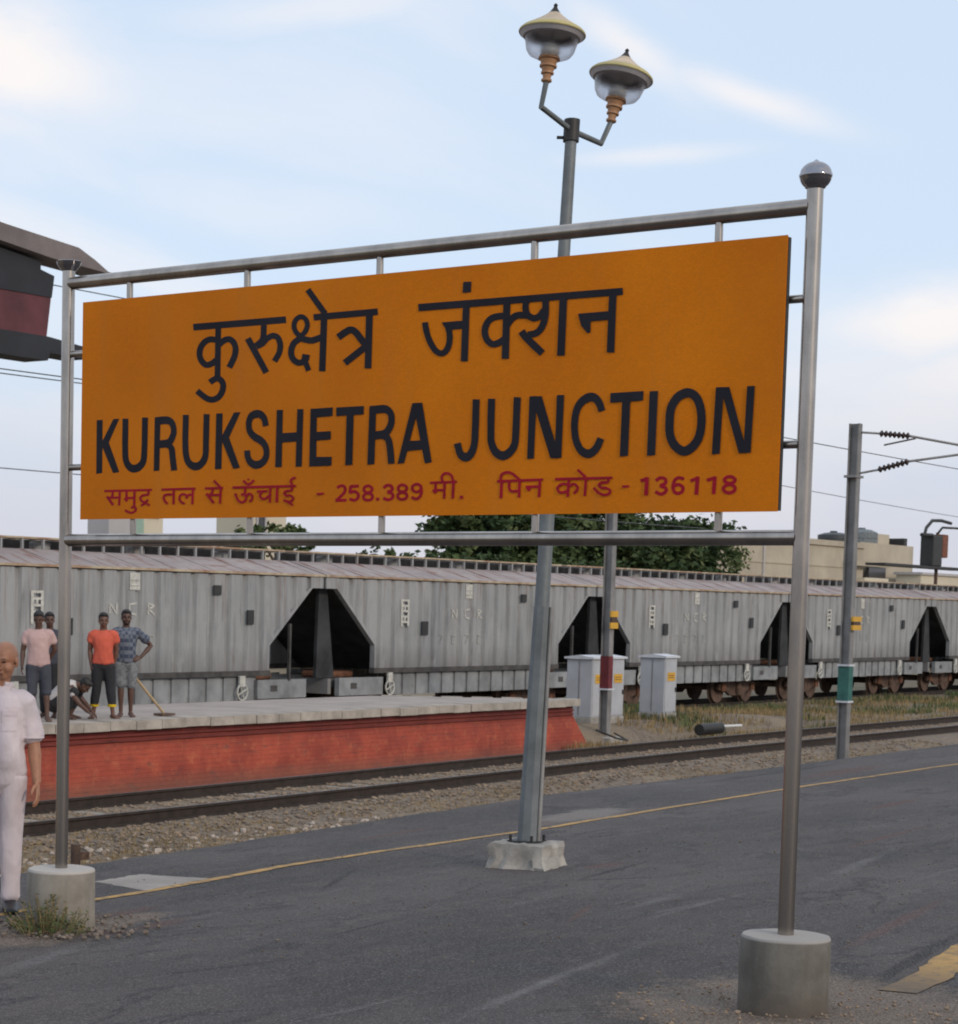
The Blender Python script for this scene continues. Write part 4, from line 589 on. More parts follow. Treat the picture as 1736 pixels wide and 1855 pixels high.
R 2614,82 2633,83 | 2613,98 2632,99
R 2832,160 3097,164 | 2831,173 3096,176
R 2850,169 2848,82 | 2867,168 2865,81
R 2859,166 2860,175 2860,183 2861,191 2864,195 2868,199 2874,201 2881,203 2889,204 2895,204 2902,202 2909,200 2917,196 2926,190 2936,183 2947,175 2957,166 | 2844,168 2845,176 2845,185 2847,194 2851,203 2858,209 2868,213 2877,216 2887,217 2897,216 2906,215 2915,211 2925,207 2936,200 2946,192 2957,184 2967,176
R 2895,166 2895,157 2895,147 2895,137 2897,129 2899,122 2904,116 2910,112 2919,109 2929,108 2941,109 2953,110 2965,111 | 2910,166 2910,156 2910,146 2910,138 2911,131 2913,127 2915,125 2917,123 2921,122 2929,121 2939,122 2951,123 2963,123
R 2955,171 2953,84 | 2971,170 2969,83
R 2999,129 3077,130 | 2998,142 3076,142
R 3000,129 3015,112 | 3014,139 3030,121
R 3071,168 3068,84 | 3087,167 3084,83
R 3164,164 3481,165 | 3164,177 3480,177
R 3234,172 3230,83 | 3249,170 3245,82
R 3237,149 3229,150 3221,152 3213,153 3203,153 3194,149 3186,144 3179,138 3174,131 3172,123 3174,116 3178,110 3183,104 3190,101 3197,99 3205,98 3212,99 3220,100 3228,102 3235,105 3242,107 | 3234,137 3227,138 3219,140 3213,141 3208,140 3202,138 3195,134 3190,129 3187,126 3187,123 3188,120 3190,116 3192,114 3195,112 3199,111 3204,111 3210,111 3215,112 3222,114 3229,117 3236,119
R 3246,129 3253,132 3260,135 3265,138 3269,138 3273,137 3277,134 3281,130 3284,128 3284,126 3284,123 3283,120 3281,117 3279,114 3275,111 3270,107 3266,104 | 3239,140 3246,143 3253,147 3261,150 3270,151 3279,148 3286,144 3292,138 3297,133 3299,126 3298,120 3296,115 3294,110 3290,105 3285,101 3280,98 3276,94
R 3329,173 3325,86 | 3344,172 3340,85
R 3284,210 3329,172 | 3293,219 3339,181
R 3453,170 3450,150 | 3467,168 3465,148
R 3458,155 3449,155 3439,156 3430,156 3421,155 3413,152 3408,148 3403,143 3402,137 3404,130 3409,125 3415,121 3422,118 3430,116 3437,116 3444,116 3449,115 3454,113 3460,111 3464,108 3465,107 3464,106 3463,103 3460,100 3457,98 3453,97 3448,96 3442,95 3436,96 3430,97 3423,100 3416,103 3410,106 3404,111 3398,117 3391,123 3385,129 | 3458,142 3449,143 3439,143 3431,143 3425,143 3421,141 3418,139 3416,137 3416,137 3416,136 3418,134 3422,131 3426,130 3430,129 3437,129 3445,129 3453,127 3460,124 3467,121 3474,116 3478,110 3478,102 3475,96 3471,91 3465,87 3458,85 3451,83 3443,83 3434,84 3426,85 3418,88 3410,92 3402,96 3394,102 3387,109 3381,115 3375,121
R 3535,122 3573,123 | 3534,133 3572,134
R 3656,171 3654,84 | 3677,170 3675,83
R 3633,145 3668,154 | 3627,161 3662,170
R 3717,146 3723,149 3728,153 3732,156 3736,157 3740,158 3746,157 3751,156 3754,154 3755,153 3756,149 3756,146 3755,144 3753,143 3747,141 3739,139 3731,136 | 3706,158 3711,162 3716,166 3723,170 3731,173 3740,173 3749,172 3758,170 3766,165 3771,158 3773,151 3773,142 3770,134 3762,129 3754,126 3745,124 3738,121
R 3731,121 3740,118 3749,115 3756,113 3759,111 3759,111 3759,108 3758,105 3757,103 3754,101 3750,98 3745,97 3740,96 3736,97 3729,100 3722,104 3714,108 | 3736,136 3745,133 3754,130 3763,127 3771,122 3776,114 3777,106 3775,99 3771,93 3765,88 3758,84 3749,81 3740,80 3730,83 3722,86 3714,90 3707,94
R 3862,164 3856,166 3849,169 3841,171 3833,172 3824,171 3817,168 3810,164 3804,158 3800,151 3798,143 3796,135 3794,127 | 3857,149 3850,152 3843,154 3838,156 3834,156 3830,156 3826,154 3822,152 3819,149 3817,144 3815,138 3813,130 3811,123
R 3794,117 3796,112 3798,105 3801,99 3805,93 3811,88 3817,85 3823,83 3831,82 3838,83 3846,86 3853,89 3859,94 3862,100 3864,107 3864,114 3862,122 3857,128 3850,133 3842,137 3833,140 3824,140 3816,137 3809,134 3804,132 3801,130 3797,127 3794,122 3794,117 | 3812,118 3813,115 3814,110 3816,106 3818,103 3821,101 3823,99 3826,98 3829,98 3833,99 3838,100 3842,102 3845,104 3846,106 3847,110 3847,113 3846,115 3844,118 3840,121 3835,123 3832,124 3829,124 3823,122 3818,120 3813,118 3811,117 3811,117 3812,119 3812,118
R 3919,169 3915,83 | 3939,167 3935,82
R 3896,141 3930,151 | 3890,156 3924,166
R 4007,168 4004,85 | 4027,166 4023,84
R 3979,142 4017,151 | 3974,157 4012,166
R 4092,172 4083,171 4075,169 4068,165 4062,161 4058,155 4058,148 4060,141 4064,135 4070,131 4077,128 4085,126 4094,125 4102,125 4109,127 4116,130 4122,134 4126,140 4128,146 4127,153 4123,159 4116,164 4109,168 4101,171 4092,172 | 4092,156 4088,156 4082,154 4077,152 4075,150 4075,150 4075,148 4075,147 4076,146 4078,145 4083,142 4088,141 4093,140 4098,141 4103,142 4108,144 4110,145 4110,146 4111,148 4111,149 4110,150 4108,151 4103,154 4097,156 4092,156
R 4091,137 4081,135 4072,131 4064,126 4058,121 4054,113 4054,106 4057,99 4061,93 4068,88 4075,85 4084,82 4092,81 4100,82 4109,84 4116,87 4123,91 4127,97 4130,105 4129,112 4126,120 4119,126 4111,131 4101,135 4091,137 | 4092,121 4087,120 4081,118 4075,114 4072,111 4071,110 4071,107 4072,105 4073,103 4076,101 4081,99 4086,97 4091,97 4097,97 4103,99 4108,101 4111,102 4112,104 4113,107 4113,110 4112,112 4109,114 4103,118 4097,120 4092,121''',
}
# ------------------------------------------------------------------ ground, platform
def plat_z(y): return -0.0254*(y-4.03) if y > 0 else 0.102
# wide ground sheet reaching the horizon, falling away gently from the tracks
g = MB(); xs = [-1500, -200, -40, 0, 20, 40, 60, 90, 150, 400, 3000]; ys = [-1500, -200, -30, 0, 12, 17, 22, 26, 33, 45, 80, 200, 3000]
g.v = [Vector((x, y, -1.12)) for x in xs for y in ys]; ny = len(ys)
g.f = [(i*ny+j, (i+1)*ny+j, (i+1)*ny+j+1, i*ny+j+1) for i in range(len(xs)-1) for j in range(ny-1)]
tag(g.build('ground', 'soil'), 'brown dry soil ground reaching away past the tracks and buildings', kind='structure')

def track_y(x): # centre of near track, a gentle curve
    t = max(0, min(1, (x-16)/26)); return 18.63 + 0.80*(t*t*(3-2*t))
# ballast bed between the platform and the opposite platform, lumpy sheet
def bed_z(x, y):
    c = track_y(x); d = abs(y-c)
    z = -1.015 if d < 1.75 else -1.015 - min(0.10, (d-1.75)*0.12)
    if y < c-2.2: z = -1.08 + 0.10*max(0, min(1, (13.6-y)/2.0))
    z += 0.035*mnoise.noise((x*0.8, y*0.9, 1.3))*(0.35 if d < 1.5 else 1.6)
    if y > 21.9 and 37 < x < 54: return -0.90 + 0.20*min(1, (y-21.9)/1.0)*min(1, (54-x)/5)*min(1, max(0, x-38.6)/1.5) + 0.05*mnoise.noise((x*0.7, y*0.8, 4.0)) if y < 26.5 else -0.95
    if y > 22.0: z = -0.98 + 0.10*mnoise.noise((x*0.25, y*0.3, 4.0)) + 0.04*mnoise.noise((x*1.3, y*1.3, 9))
    return z
b = MB(); nx, nyy = 300, 46
for i in range(nx):
    x = 2 + (i/(nx-1))**1.4*150
    for j in range(nyy):
        y = 10.6 + (28.0-10.6)*j/(nyy-1); b.v.append(Vector((x, y, bed_z(x, y))))
b.f = [(i*nyy+j, (i+1)*nyy+j, (i+1)*nyy+j+1, i*nyy+j+1) for i in range(nx-1) for j in range(nyy-1)]
tag(b.build('ballast_bed', 'ballast', smooth=180), 'tan stone ballast bed under the near track', kind='structure')

# platform slab with ragged asphalt edge
def edge_y(x):
    pts = [(-6, 10.5), (6, 10.7), (12.2, 10.9), (13.9, 11.05), (16.8, 11.38), (20.7, 11.72), (24.5, 11.74), (28.5, 11.84), (34, 12.0), (60, 12.3), (150, 13)]
    for (a, ya), (c, yc) in zip(pts, pts[1:]):
        if x <= c: return ya + (yc-ya)*(x-a)/(c-a)
    return pts[-1][1]
p = MB(); rows = []
NX = 420
for i in range(NX):
    x = -6 + (i/(NX-1))**1.3*150; e = edge_y(x) + 0.05*mnoise.noise((x*1.7, 0, 0)) + 0.03*mnoise.noise((x*6, 3, 0))
    yl = [-14, -6, 0, 2.2, 3.2] + [3.2 + (e-3.2)*t/22 for t in range(1, 23)]
    row = [Vector((x, y, plat_z(y) + 0.0015*mnoise.noise((x*0.9, y*0.9, 0)))) for y in yl]
    row.append(Vector((x, e+0.02, plat_z(e)-0.05))); row.append(Vector((x, e+0.03, -1.15)))
    p.v += row; m = len(row)
p.f = [(i*m+j, (i+1)*m+j, (i+1)*m+j+1, i*m+j+1) for i in range(NX-1) for j in range(m-1)]
tag(p.build('platform', 'asphalt', smooth=40), 'dark grey asphalt platform surface with ragged track side edge', kind='structure')

def sheet(name, poly, m, label, dz=0.004, thick=0.0, n=0, rough=0.0, seed=1, kind='structure', cat=None):
    """flat irregular sheet lying on the sloping platform"""
    rnd = random.Random(seed); pts = [Vector((x, y, 0)) for x, y in poly]
    if n:
        q = []
        for i, a in enumerate(pts):
            c = pts[(i+1) % len(pts)]
            for t in range(n): q.append(a.lerp(c, t/n))
        pts = [v + Vector((rnd.uniform(-1, 1), rnd.uniform(-1, 1), 0))*rough for v in q]
    cen = sum(pts, Vector())/len(pts); mb = MB()
    ring = lambda s, z: [Vector((cen.x+(v.x-cen.x)*s, cen.y+(v.y-cen.y)*s, plat_z(cen.y+(v.y-cen.y)*s)+z)) for v in pts]
    N = len(pts); top = dz+thick
    mb.v = ring(1.0, 0.0) + ring(0.96, top) + ring(0.5, top+0.2*thick) + [Vector((cen.x, cen.y, plat_z(cen.y)+top+0.25*thick))]
    for r in range(2): mb.f += [(r*N+i, r*N+(i+1) % N, (r+1)*N+(i+1) % N, (r+1)*N+i) for i in range(N)]
    mb.f += [(2*N+i, 2*N+(i+1) % N, 3*N) for i in range(N)]
    mb.v = [v + Vector((0, 0, 0.001)) for v in mb.v]
    return tag(mb.build(name, m), label, cat, kind=kind)
def strip(name, path, w, m, label, dz=0.0045):
    mb = MB(); P = []
    for (x0, y0), (x1, y1) in zip(path, path[1:]):
        k = max(2, int((x1-x0)/0.12))
        for i in range(k): P.append((x0+(x1-x0)*i/k, y0+(y1-y0)*i/k))
    P.append(path[-1])
    for i, (x, y) in enumerate(P):
        ww = w*(1+0.28*mnoise.noise((x*2.2, y, 2)) + 0.25*mnoise.noise((x*9, y, 7))); yy = y+0.02*mnoise.noise((x*1.1, 8, 8)); a = P[max(0, i-1)]; c = P[min(len(P)-1, i+1)]
        d = Vector((c[0]-a[0], c[1]-a[1], 0)).normalized(); nn = Vector((-d.y, d.x, 0))*ww/2
        for s in (-1, 1):
            q = Vector((x, yy, 0))+nn*s; mb.v.append(Vector((q.x, q.y, plat_z(q.y)+dz)))
    mb.f = [(2*i, 2*i+2, 2*i+3, 2*i+1) for i in range(len(P)-1)]
    return tag(mb.build(name, m), label, kind='structure')
yl = [(3, 8.8), (7, 9.2), (10.44, 9.38), (11.05, 9.40), (11.88, 9.5), (12.78, 9.62), (14.18, 9.66), (16.86, 9.66), (19.66, 9.83), (23.3, 10.0), (28.7, 10.1), (40, 10.4), (90, 11.4)]
strip('yellow_line', yl, 0.085, 'yellow_line', 'thin worn yellow line running along the platform near its edge')
strip('yellow_line', [(10.1, 3.80), (10.7, 3.84), (11.8, 4.03), (15, 4.55), (20, 5.2)], 0.19, 'yellow_line', 'broad worn yellow line starting beside the right concrete base')
sheet('concrete_patch', [(11.2, 10.08), (11.75, 10.14), (11.84, 9.56), (11.0, 9.42)], 'concrete_pale', 'pale concrete patch in the asphalt beside the yellow line', 0.003, n=10, rough=0.018)
#sheet('concrete_patch', [(16.15, 9.2), (17.1, 9.75), (18.6, 9.6), (17.1, 9.0)], 'concrete', 'broken grey concrete patch beyond the lamp post base', 0.003, n=6, rough=0.05, seed=5)

# ------------------------------------------------------------------ near railway track (rails, sleepers)
trk = thing('railway_track', 'empty near railway track with rusty rails on concrete sleepers', 'railway track', (30, 19, -1.0))
def rail_mb(off, x0=4, x1=140, cy=track_y, top=-0.85):
    prof = [(-.07, -.17), (.07, -.17), (.07, -.15), (.012, -.13), (.012, -.045), (.036, -.03), (.036, 0), (-.036, 0), (-.036, -.03), (-.012, -.045), (-.012, -.13), (-.07, -.15)]
    mb = MB(); xs = [x0+(x1-x0)*(i/90)**1.3 for i in range(91)]; n = len(prof)
    for x in xs: mb.v += [Vector((x, cy(x)+off+a, top+z)) for a, z in prof]
    mb.f = [(i*n+k, (i+1)*n+k, (i+1)*n+(k+1) % n, i*n+(k+1) % n) for i in range(90) for k in range(n)]
    return mb
for s in (-1, 1):
    r = rail_mb(s*.875).build('rail', 'rail', trk, world=True)
    h = MB(); xs = [4+136*(i/90)**1.3 for i in range(91)]
    h.v = [Vector((x, track_y(x)+s*.875+a, -.848)) for x in xs for a in (-.03, .03)]; h.f = [(2*i, 2*i+2, 2*i+3, 2*i+1) for i in range(90)]
    h.build('running_surface', 'rail_head', r, world=True)
sl = MB(); sl.prism([(-1.35, -.12), (1.35, -.12), (1.35, 0), (-1.35, 0)], 'x', -.12, .12)
sl.v = [Vector((v.x*(0.86 if v.z > -.05 else 1), v.y, v.z)) for v in sl.v]
sl_me = sl.mesh('sleeper', 'sleeper'); clip = MB()
for s in (-1, 1):
    for q in (-1, 1): clip.box(-.05, .05, s*.875+q*.10-.035, s*.875+q*.10+.035, 0, .05)
x = 8.0; rnd = random.Random(3)
while x < 128:
    o = bpy.data.objects.new('sleeper', sl_me); col.objects.link(o); o.parent = trk
    o.location = (x-30, track_y(x)-19, 1.0-1.022+rnd.uniform(-.006, .006)); o.rotation_euler = (0, 0, rnd.uniform(-.015, .015)+.02)
    x += 0.66
# loose ballast stones, uncountable
def stones(name, n, area, m, rmin, rmax, label, seed, zf):
    rnd = random.Random(seed); mb = MB()
    for _ in range(n):
        x, y = area(rnd); r = rnd.uniform(rmin, rmax)*(1.4 if rnd.random() < .06 else 1); mb.rock((x, y, zf(x, y)+r*.25), r, rnd)
    return tag(mb.build(name, m), label, kind='stuff')
def near_shoulder(r):
    x = 14 + 34*r.random()**1.6; return x, r.uniform(14.2, track_y(x)-1.0)
def ar_between(r):
    x = 16 + 40*r.random()**1.3; return x, track_y(x)+r.uniform(-.8, 1.6)
stones('ballast_stones', 5200, near_shoulder, 'stone_a', .018, .042, 'tan ballast stones spilling from the near track towards the platform', 1, bed_z)
stones('ballast_stones', 2600, near_shoulder, 'stone_b', .018, .042, 'grey ballast stones mixed in along the near track shoulder', 2, bed_z)
stones('ballast_stones', 420, lambda r: (14+10*r.random()**1.3, r.uniform(13.6, 16.6)), 'stone_c', .025, .06, 'pale broken stones and rubble beside the near track at left', 3, bed_z)
def between_ok(r):
    while True:
        x, y = ar_between(r)
        if abs(((x-8.0) % .66)) > .15 and abs(((x-8.0) % .66)) < .51 and abs(abs(y-track_y(x))-.875) > .09: return x, y
stones('ballast_stones', 5200, between_ok, 'stone_a', .02, .04, 'tan ballast stones lying between the sleepers of the near track', 4, bed_z)
stones('rubble', 170, lambda r: (9.29+math.cos(a := r.uniform(0, 6.28))*(d := r.uniform(.26, .62)), 8.63+math.sin(a)*d), 'stone_b', .006, .022, 'small rubble bits scattered round the left concrete base', 5, lambda x, y: plat_z(y)+.012)
stones('rubble', 240, lambda r: (9.29+math.cos(a := r.uniform(0, 6.28))*(d := r.uniform(.25, .8)), 4.03+math.sin(a)*d), 'stone_a', .004, .014, 'small rubble bits scattered round the right concrete base', 6, lambda x, y: plat_z(y)+.018)
stones('grit', 700, lambda r: (r.uniform(9, 20), r.uniform(4.5, 10)), 'stone_b', .003, .009, 'loose grit scattered over the platform asphalt', 7, lambda x, y: plat_z(y)+.003)

# grass, uncountable
def grass(name, n, area, m, h0, h1, label, seed, zf, w=.006, lean=.5):
    rnd = random.Random(seed); mb = MB()
    for _ in range(n):
        x, y = area(rnd); z = zf(x, y); h = rnd.uniform(h0, h1); a = rnd.uniform(0, 6.28); l = rnd.uniform(0, lean)*h; ww = w*rnd.uniform(.7, 1.4)
        d = Vector((math.cos(a), math.sin(a), 0)); s = Vector((-d.y, d.x, 0))*ww; b0 = Vector((x, y, z-.01))
        i = len(mb.v); mb.v += [b0-s, b0+s, b0+d*l*.35+Vector((0, 0, h*.6))+s*.7, b0+d*l*.35+Vector((0, 0, h*.6))-s*.7, b0+d*l+Vector((0, 0, h))]
        mb.f += [(i, i+1, i+2, i+3), (i+3, i+2, i+4)]
    return tag(mb.build(name, m), label, kind='stuff')
def clumpy(x0, x1, y0, y1, thr, sc, off, pw=1.0):
    def f(r):
        while True:
            x = x0+(x1-x0)*r.random()**pw; y = r.uniform(y0, y1)
            if mnoise.noise((x*sc, y*sc, off)) > thr: return x, y
    return f
grass('dry_grass', 14000, clumpy(38.0, 72, 21.0, 27.3, -.15, .35, 1, 1.3), 'dry_grass', .05, .22, 'dry yellow grass round the signal cabinets between the tracks', 1, bed_z, .010)
grass('green_grass', 9000, clumpy(42, 95, 21.6, 27.2, .12, .28, 5, 1.2), 'green_grass', .06, .25, 'green weeds growing along the verge below the train', 2, bed_z, .014)
grass('dry_grass', 6000, clumpy(14, 45, 13.6, 17.2, .18, .55, 9, 1.5), 'dry_grass', .02, .09, 'dry ochre grass along the foot of the near ballast', 3, bed_z, .006)
grass('green_grass', 1200, clumpy(30, 62, 12.2, 16.5, .32, .7, 12), 'green_grass', .05, .16, 'small green weed tufts beside the near rail at right', 4, bed_z, .008)

grass('dry_grass', 9000, clumpy(16, 48, 15.6, 17.6, -.05, .5, 21, 1.4), 'dry_grass', .01, .06, 'low straw coloured grass matting the bank beside the near rail', 6, bed_z, .007)
# ------------------------------------------------------------------ station name board
SX, YL, YR = 9.287, 8.633, 4.033
ZT, ZB = 3.696, 2.199
ZGL, ZGR = -0.117, 0.0
sign = thing('station_sign', 'orange station name board in a stainless steel pipe frame on two posts', 'sign', (SX, 6.33, -0.06))
PR = .0375
for y, zg, zt_, lab in ((YL, ZGL, 3.77, None), (YR, ZGR, 3.775, None)):
    MB().tube([(SX, y, zg+.30), (SX, y, zt_)], PR, 28).build('post', 'steel', sign, smooth=40, world=True)
    f = MB(); rb = .073; cz = zt_+.058
    prof = [(.036, -.062), (.046, -.056)] + [(rb*math.cos(t), rb*.92*math.sin(t)) for t in [math.radians(a) for a in range(-50, -3, 6)]] + [(rb*1.02, -.006), (rb*1.02, .004)] + [(rb*.98*math.cos(t), .004+rb*.80*math.sin(t)) for t in [math.radians(a) for a in range(4, 84, 8)]] + [(.001, .072)]
    if y == YL: prof = [q for q in prof if q[1] < -.001] + [(rb*.93, -.003), (.035, -.018), (.001, -.02)]      # the left one has lost its upper half
    f.lathe(prof, 32, (SX, y, cz)); f.build('ball_finial', 'chrome', sign, smooth=55, world=True)
    cb = MB(); n = 40; prof = []
    H = .36 if y == YL else .355; R = .205 if y == YL else .208
    rr = random.Random(int(y*10))
    prof = [(R*1.015, -.04), (R*1.01, .02), (R*.99, .12), (R, .22), (R*.985, H-.012), (R*.955, H), (.001, H+.004)]
    cb.lathe(prof, 48)
    cb.v = [v + Vector((v.x, v.y, 0)).normalized()*(.006*mnoise.noise((v.x*7, v.y*7, v.z*7+y)) if v.x or v.y else 0) + Vector((0, 0, .004*mnoise.noise((v.x*9, v.y*9, 3)) if v.z > .3 else 0)) for v in cb.v]
    o = cb.build('concrete_base', 'concrete_base' if y == YL else 'concrete_base_shaded_dirty', sign, smooth=50); o.location = Vector((SX, y, zg)) - sign.location
for z in (ZT, ZB): MB().tube([(SX, YR+.02, z), (SX, YL-.02, z)], .0365, 28).build('frame_rail', 'steel', sign, smooth=60, world=True)
BT, BB, BL, BR = 3.568, 2.317, 8.463, 4.130
xf = SX-.06
for yy in (8.155, 7.30, 6.42, 5.49, 4.50):        # short stays holding the board to the rails
    MB().tube([(SX, yy, BT-.04), (SX, yy, ZT)], .019, 14).build('stay', 'steel', sign, smooth=60, world=True)
    MB().tube([(SX, yy-.05, ZB), (SX, yy-.05, BB+.04)], .019, 14).build('stay', 'steel', sign, smooth=60, world=True)
for zz in (3.285, 2.625):
    MB().tube([(SX, BL-.03, zz), (SX, YL, zz)], .019, 14).build('stay', 'steel', sign, smooth=60, world=True)
    MB().tube([(SX, YR, zz), (SX, BR+.03, zz)], .019, 14).build('stay', 'steel', sign, smooth=60, world=True)
board = MB().box(xf, xf+.006, BR, BL, BB, BT).build('board', 'orange', sign, world=True)
fr = MB(); t = .022
fr.box(xf+.0065, xf+.035, BR-.003, BR+.03, BB+.004, BT-.008); fr.box(xf+.0065, xf+.035, BL-.03, BL-.004, BB+.004, BT-.008)
fr.box(xf+.0065, xf+.035, BR+.031, BL-.031, BB+.004, BB+.03); fr.box(xf+.0065, xf+.035, BR+.031, BL-.031, BT-.045, BT-.008); fr.box(xf+.0065, xf+.012, BR+.031, BL-.031, BB+.031, BT-.046)
fr.build('backing_frame', 'board_edge', sign, world=True)
for key, nm, m in (('hindi', 'painted_word', 'black_vinyl'), ('english', 'painted_letter', 'black_vinyl'), ('small', 'painted_character', 'red_vinyl')):
    k = 0; glyphs = []
    for ln in LETTERING[key].strip().split('\n'):
        rdp = lambda s: [tuple(int(q)/1000 for q in w.split(',')) for w in s.split()]
        dx = xf-.0012-.00012*(k % 40); k += 1
        to = lambda q: Vector((dx, BL-q[0], BB+q[1]))
        if ln[0] == 'P':
            pts = [to(q) for q in rdp(ln[2:])]; fs_ = [tuple(range(len(pts)))]
        else:
            L, R = ln[2:].split('|'); L = [to(q) for q in rdp(L)]; R = [to(q) for q in rdp(R)]; n = len(L)
            pts = L+R; fs_ = [(i, i+1, n+i+1, n+i) for i in range(n-1)]
        glyphs.append([min(v.y for v in pts), max(v.y for v in pts), [(pts, fs_)]])
    merged = True
    while merged:                       # strokes that touch side by side belong to one letter or headlined word
        merged = False
        for i in range(len(glyphs)):
            for j in range(i+1, len(glyphs)):
                if glyphs[i][0] < glyphs[j][1] and glyphs[j][0] < glyphs[i][1]:
                    glyphs[i] = [min(glyphs[i][0], glyphs[j][0]), max(glyphs[i][1], glyphs[j][1]), glyphs[i][2]+glyphs[j][2]]; del glyphs[j]; merged = True; break
            if merged: break
    for gl in sorted(glyphs, key=lambda g: -g[1]):
        mb = MB()
        for pts, fs_ in gl[2]: mb.add(pts, fs_)
        mb.build(nm, m, board, world=True)

# ------------------------------------------------------------------ lamp post behind the sign
LB = Vector((13.951, 8.162, plat_z(8.16)))
lamp = thing('lamp_post', 'tall leaning twin lantern lamp post behind the sign', 'lamp post', LB)
bs = MB(); rr = random.Random(4)
n = 8; per = []
hx, hy = .235, .225
outline = []
for (a, c) in (((-hx, -hy), (hx, -hy)), ((hx, -hy), (hx, hy)), ((hx, hy), (-hx, hy)), ((-hx, hy), (-hx, -hy))):
    for t in range(n): outline.append(Vector((a[0]+(c[0]-a[0])*t/n, a[1]+(c[1]-a[1])*t/n, 0)))
ang = math.radians(8); N = len(outline)
layers = [(-.03, 1.08, .03), (.02, 1.02, .022), (.08, .97, .02), (.15, .98, .012), (.185, .95, .01), (.19, .6, .006)]
for z, s, j in layers:
    for q in outline:
        v = Vector((q.x*s+rr.uniform(-j, j), q.y*s+rr.uniform(-j, j), z+rr.uniform(-.008, .008)+(.012 if z > .1 else 0)*mnoise.noise((q.x*6, q.y*6, 1))))
        bs.v.append(Vector((v.x*math.cos(ang)-v.y*math.sin(ang), v.x*math.sin(ang)+v.y*math.cos(ang), v.z)))
for r in range(len(layers)-1): bs.f += [(r*N+i, r*N+(i+1) % N, (r+1)*N+(i+1) % N, (r+1)*N+i) for i in range(N)]
bs.f.append(tuple((len(layers)-1)*N+i for i in range(N)))
bs.build('concrete_base', 'concrete', lamp, smooth=25)
PT = Vector((14.432, 8.24, 5.509)); P0 = LB+Vector((0, 0, .17)); ax = (PT-P0).normalized()
MB().tube([P0, P0+(PT-P0)*.33], .078, 8, r1=.062).build('lower_pole', 'lamp_grey', lamp, smooth=20, world=True)
MB().tube([P0+(PT-P0)*.33, PT+ax*.02], .058, 12, r1=.045).build('upper_pole', 'lamp_grey', lamp, smooth=40, world=True)
side = Vector((.60, -.78, 0))
cnd = [P0+(PT-P0)*t+side*(.082-.010*t*3) - Vector((.02, .015, 0)) for t in (.0, .1, .22, .33)]
MB().tube(cnd, .018, 8).build('cable_conduit', 'mast', lamp, smooth=60, world=True)
MB().box(-.11, .11, -.11, .11, .185, .20).build('base_plate', 'dark_metal', lamp)
for sx in (-1, 1):
    for sy in (-1, 1): MB().tube([(sx*.092, sy*.092, .19), (sx*.092, sy*.092, .245)], .012, 6).build('anchor_bolt', 'dark_metal', lamp)
MB().tube([PT-ax*.12, PT+ax*.045], .062, 12).build('collar', 'dark_metal', lamp, smooth=40, world=True)
MB().tube([PT-ax*.09-side*.11, PT-ax*.09+side*.02], .013, 8).build('collar_bolt', 'dark_metal', lamp, smooth=40, world=True)
heads = [((14.02, 8.27, 5.575), (14.05, 8.25, 5.765)), ((14.84, 8.21, 5.447), (14.905, 8.165, 5.622))]
J = [Vector(heads[0][0]), Vector(heads[1][0])]
for i, (el, upp) in enumerate(heads):
    el, upp = Vector(el), Vector(upp); hx_ = (upp-el).normalized()*.45+ax*.55; hx_.normalize()
    st_ = PT-ax*.035
    MB().tube([st_, el, upp], .022, 10).build('arm', 'lamp_grey', lamp, smooth=35, world=True)
    q = Vector((0, 0, 1)).rotation_difference(hx_)
    hd = bpy.data.objects.new('lantern', None); col.objects.link(hd); hd.parent = lamp; hd.location = upp-LB; hd.rotation_mode = 'QUATERNION'; hd.rotation_quaternion = q
    sc = 1.0
    MB().lathe([(.026, -.01), (.040, .0), (.040, .012), (.028, .016), (.034, .05), (.048, .055), (.048, .068), (.040, .072), (.05, .10), (.064, .105), (.064, .12), (.054, .124), (.066, .155), (.082, .162), (.078, .18), (.001, .182)], 24).build('neck', 'lamp_copper', hd, smooth=35)
    MB().lathe([(.079, .176), (.125, .183), (.160, .200), (.180, .232), (.192, .28), (.205, .335), (.199, .335), (.186, .282), (.174, .236), (.155, .206), (.122, .190), (.077, .182)], 32, cap=False).build('glass_bowl', 'glass', hd, smooth=60)
    MB().ball((0, 0, .225), .072, .072, .072, 20, 12).build('bulb', 'bulb', hd, smooth=60)
    MB().lathe([(.150, .330), (.214, .322), (.238, .345), (.246, .352), (.246, .360), (.02, .361), (.02, .335)], 36, cap=False).build('shade_underside', 'lamp_under', hd, smooth=35)
    MB().lathe([(.247, .3485), (.251, .355), (.246, .368), (.226, .386), (.224, .3625)], 36, cap=False).build('shade_rim', 'lamp_yellow', hd, smooth=50)
    MB().lathe([(.225, .3865), (.18, .412), (.12, .450), (.072, .484), (.045, .508), (.001, .512)], 32, cap=False).build('shade_cone', 'lamp_cream', hd, smooth=50)
    MB().lathe([(.048, .505), (.034, .522), (.018, .545), (.012, .560), (.017, .568), (.010, .578), (.001, .585)], 16).build('finial', 'dark_metal', hd, smooth=50)

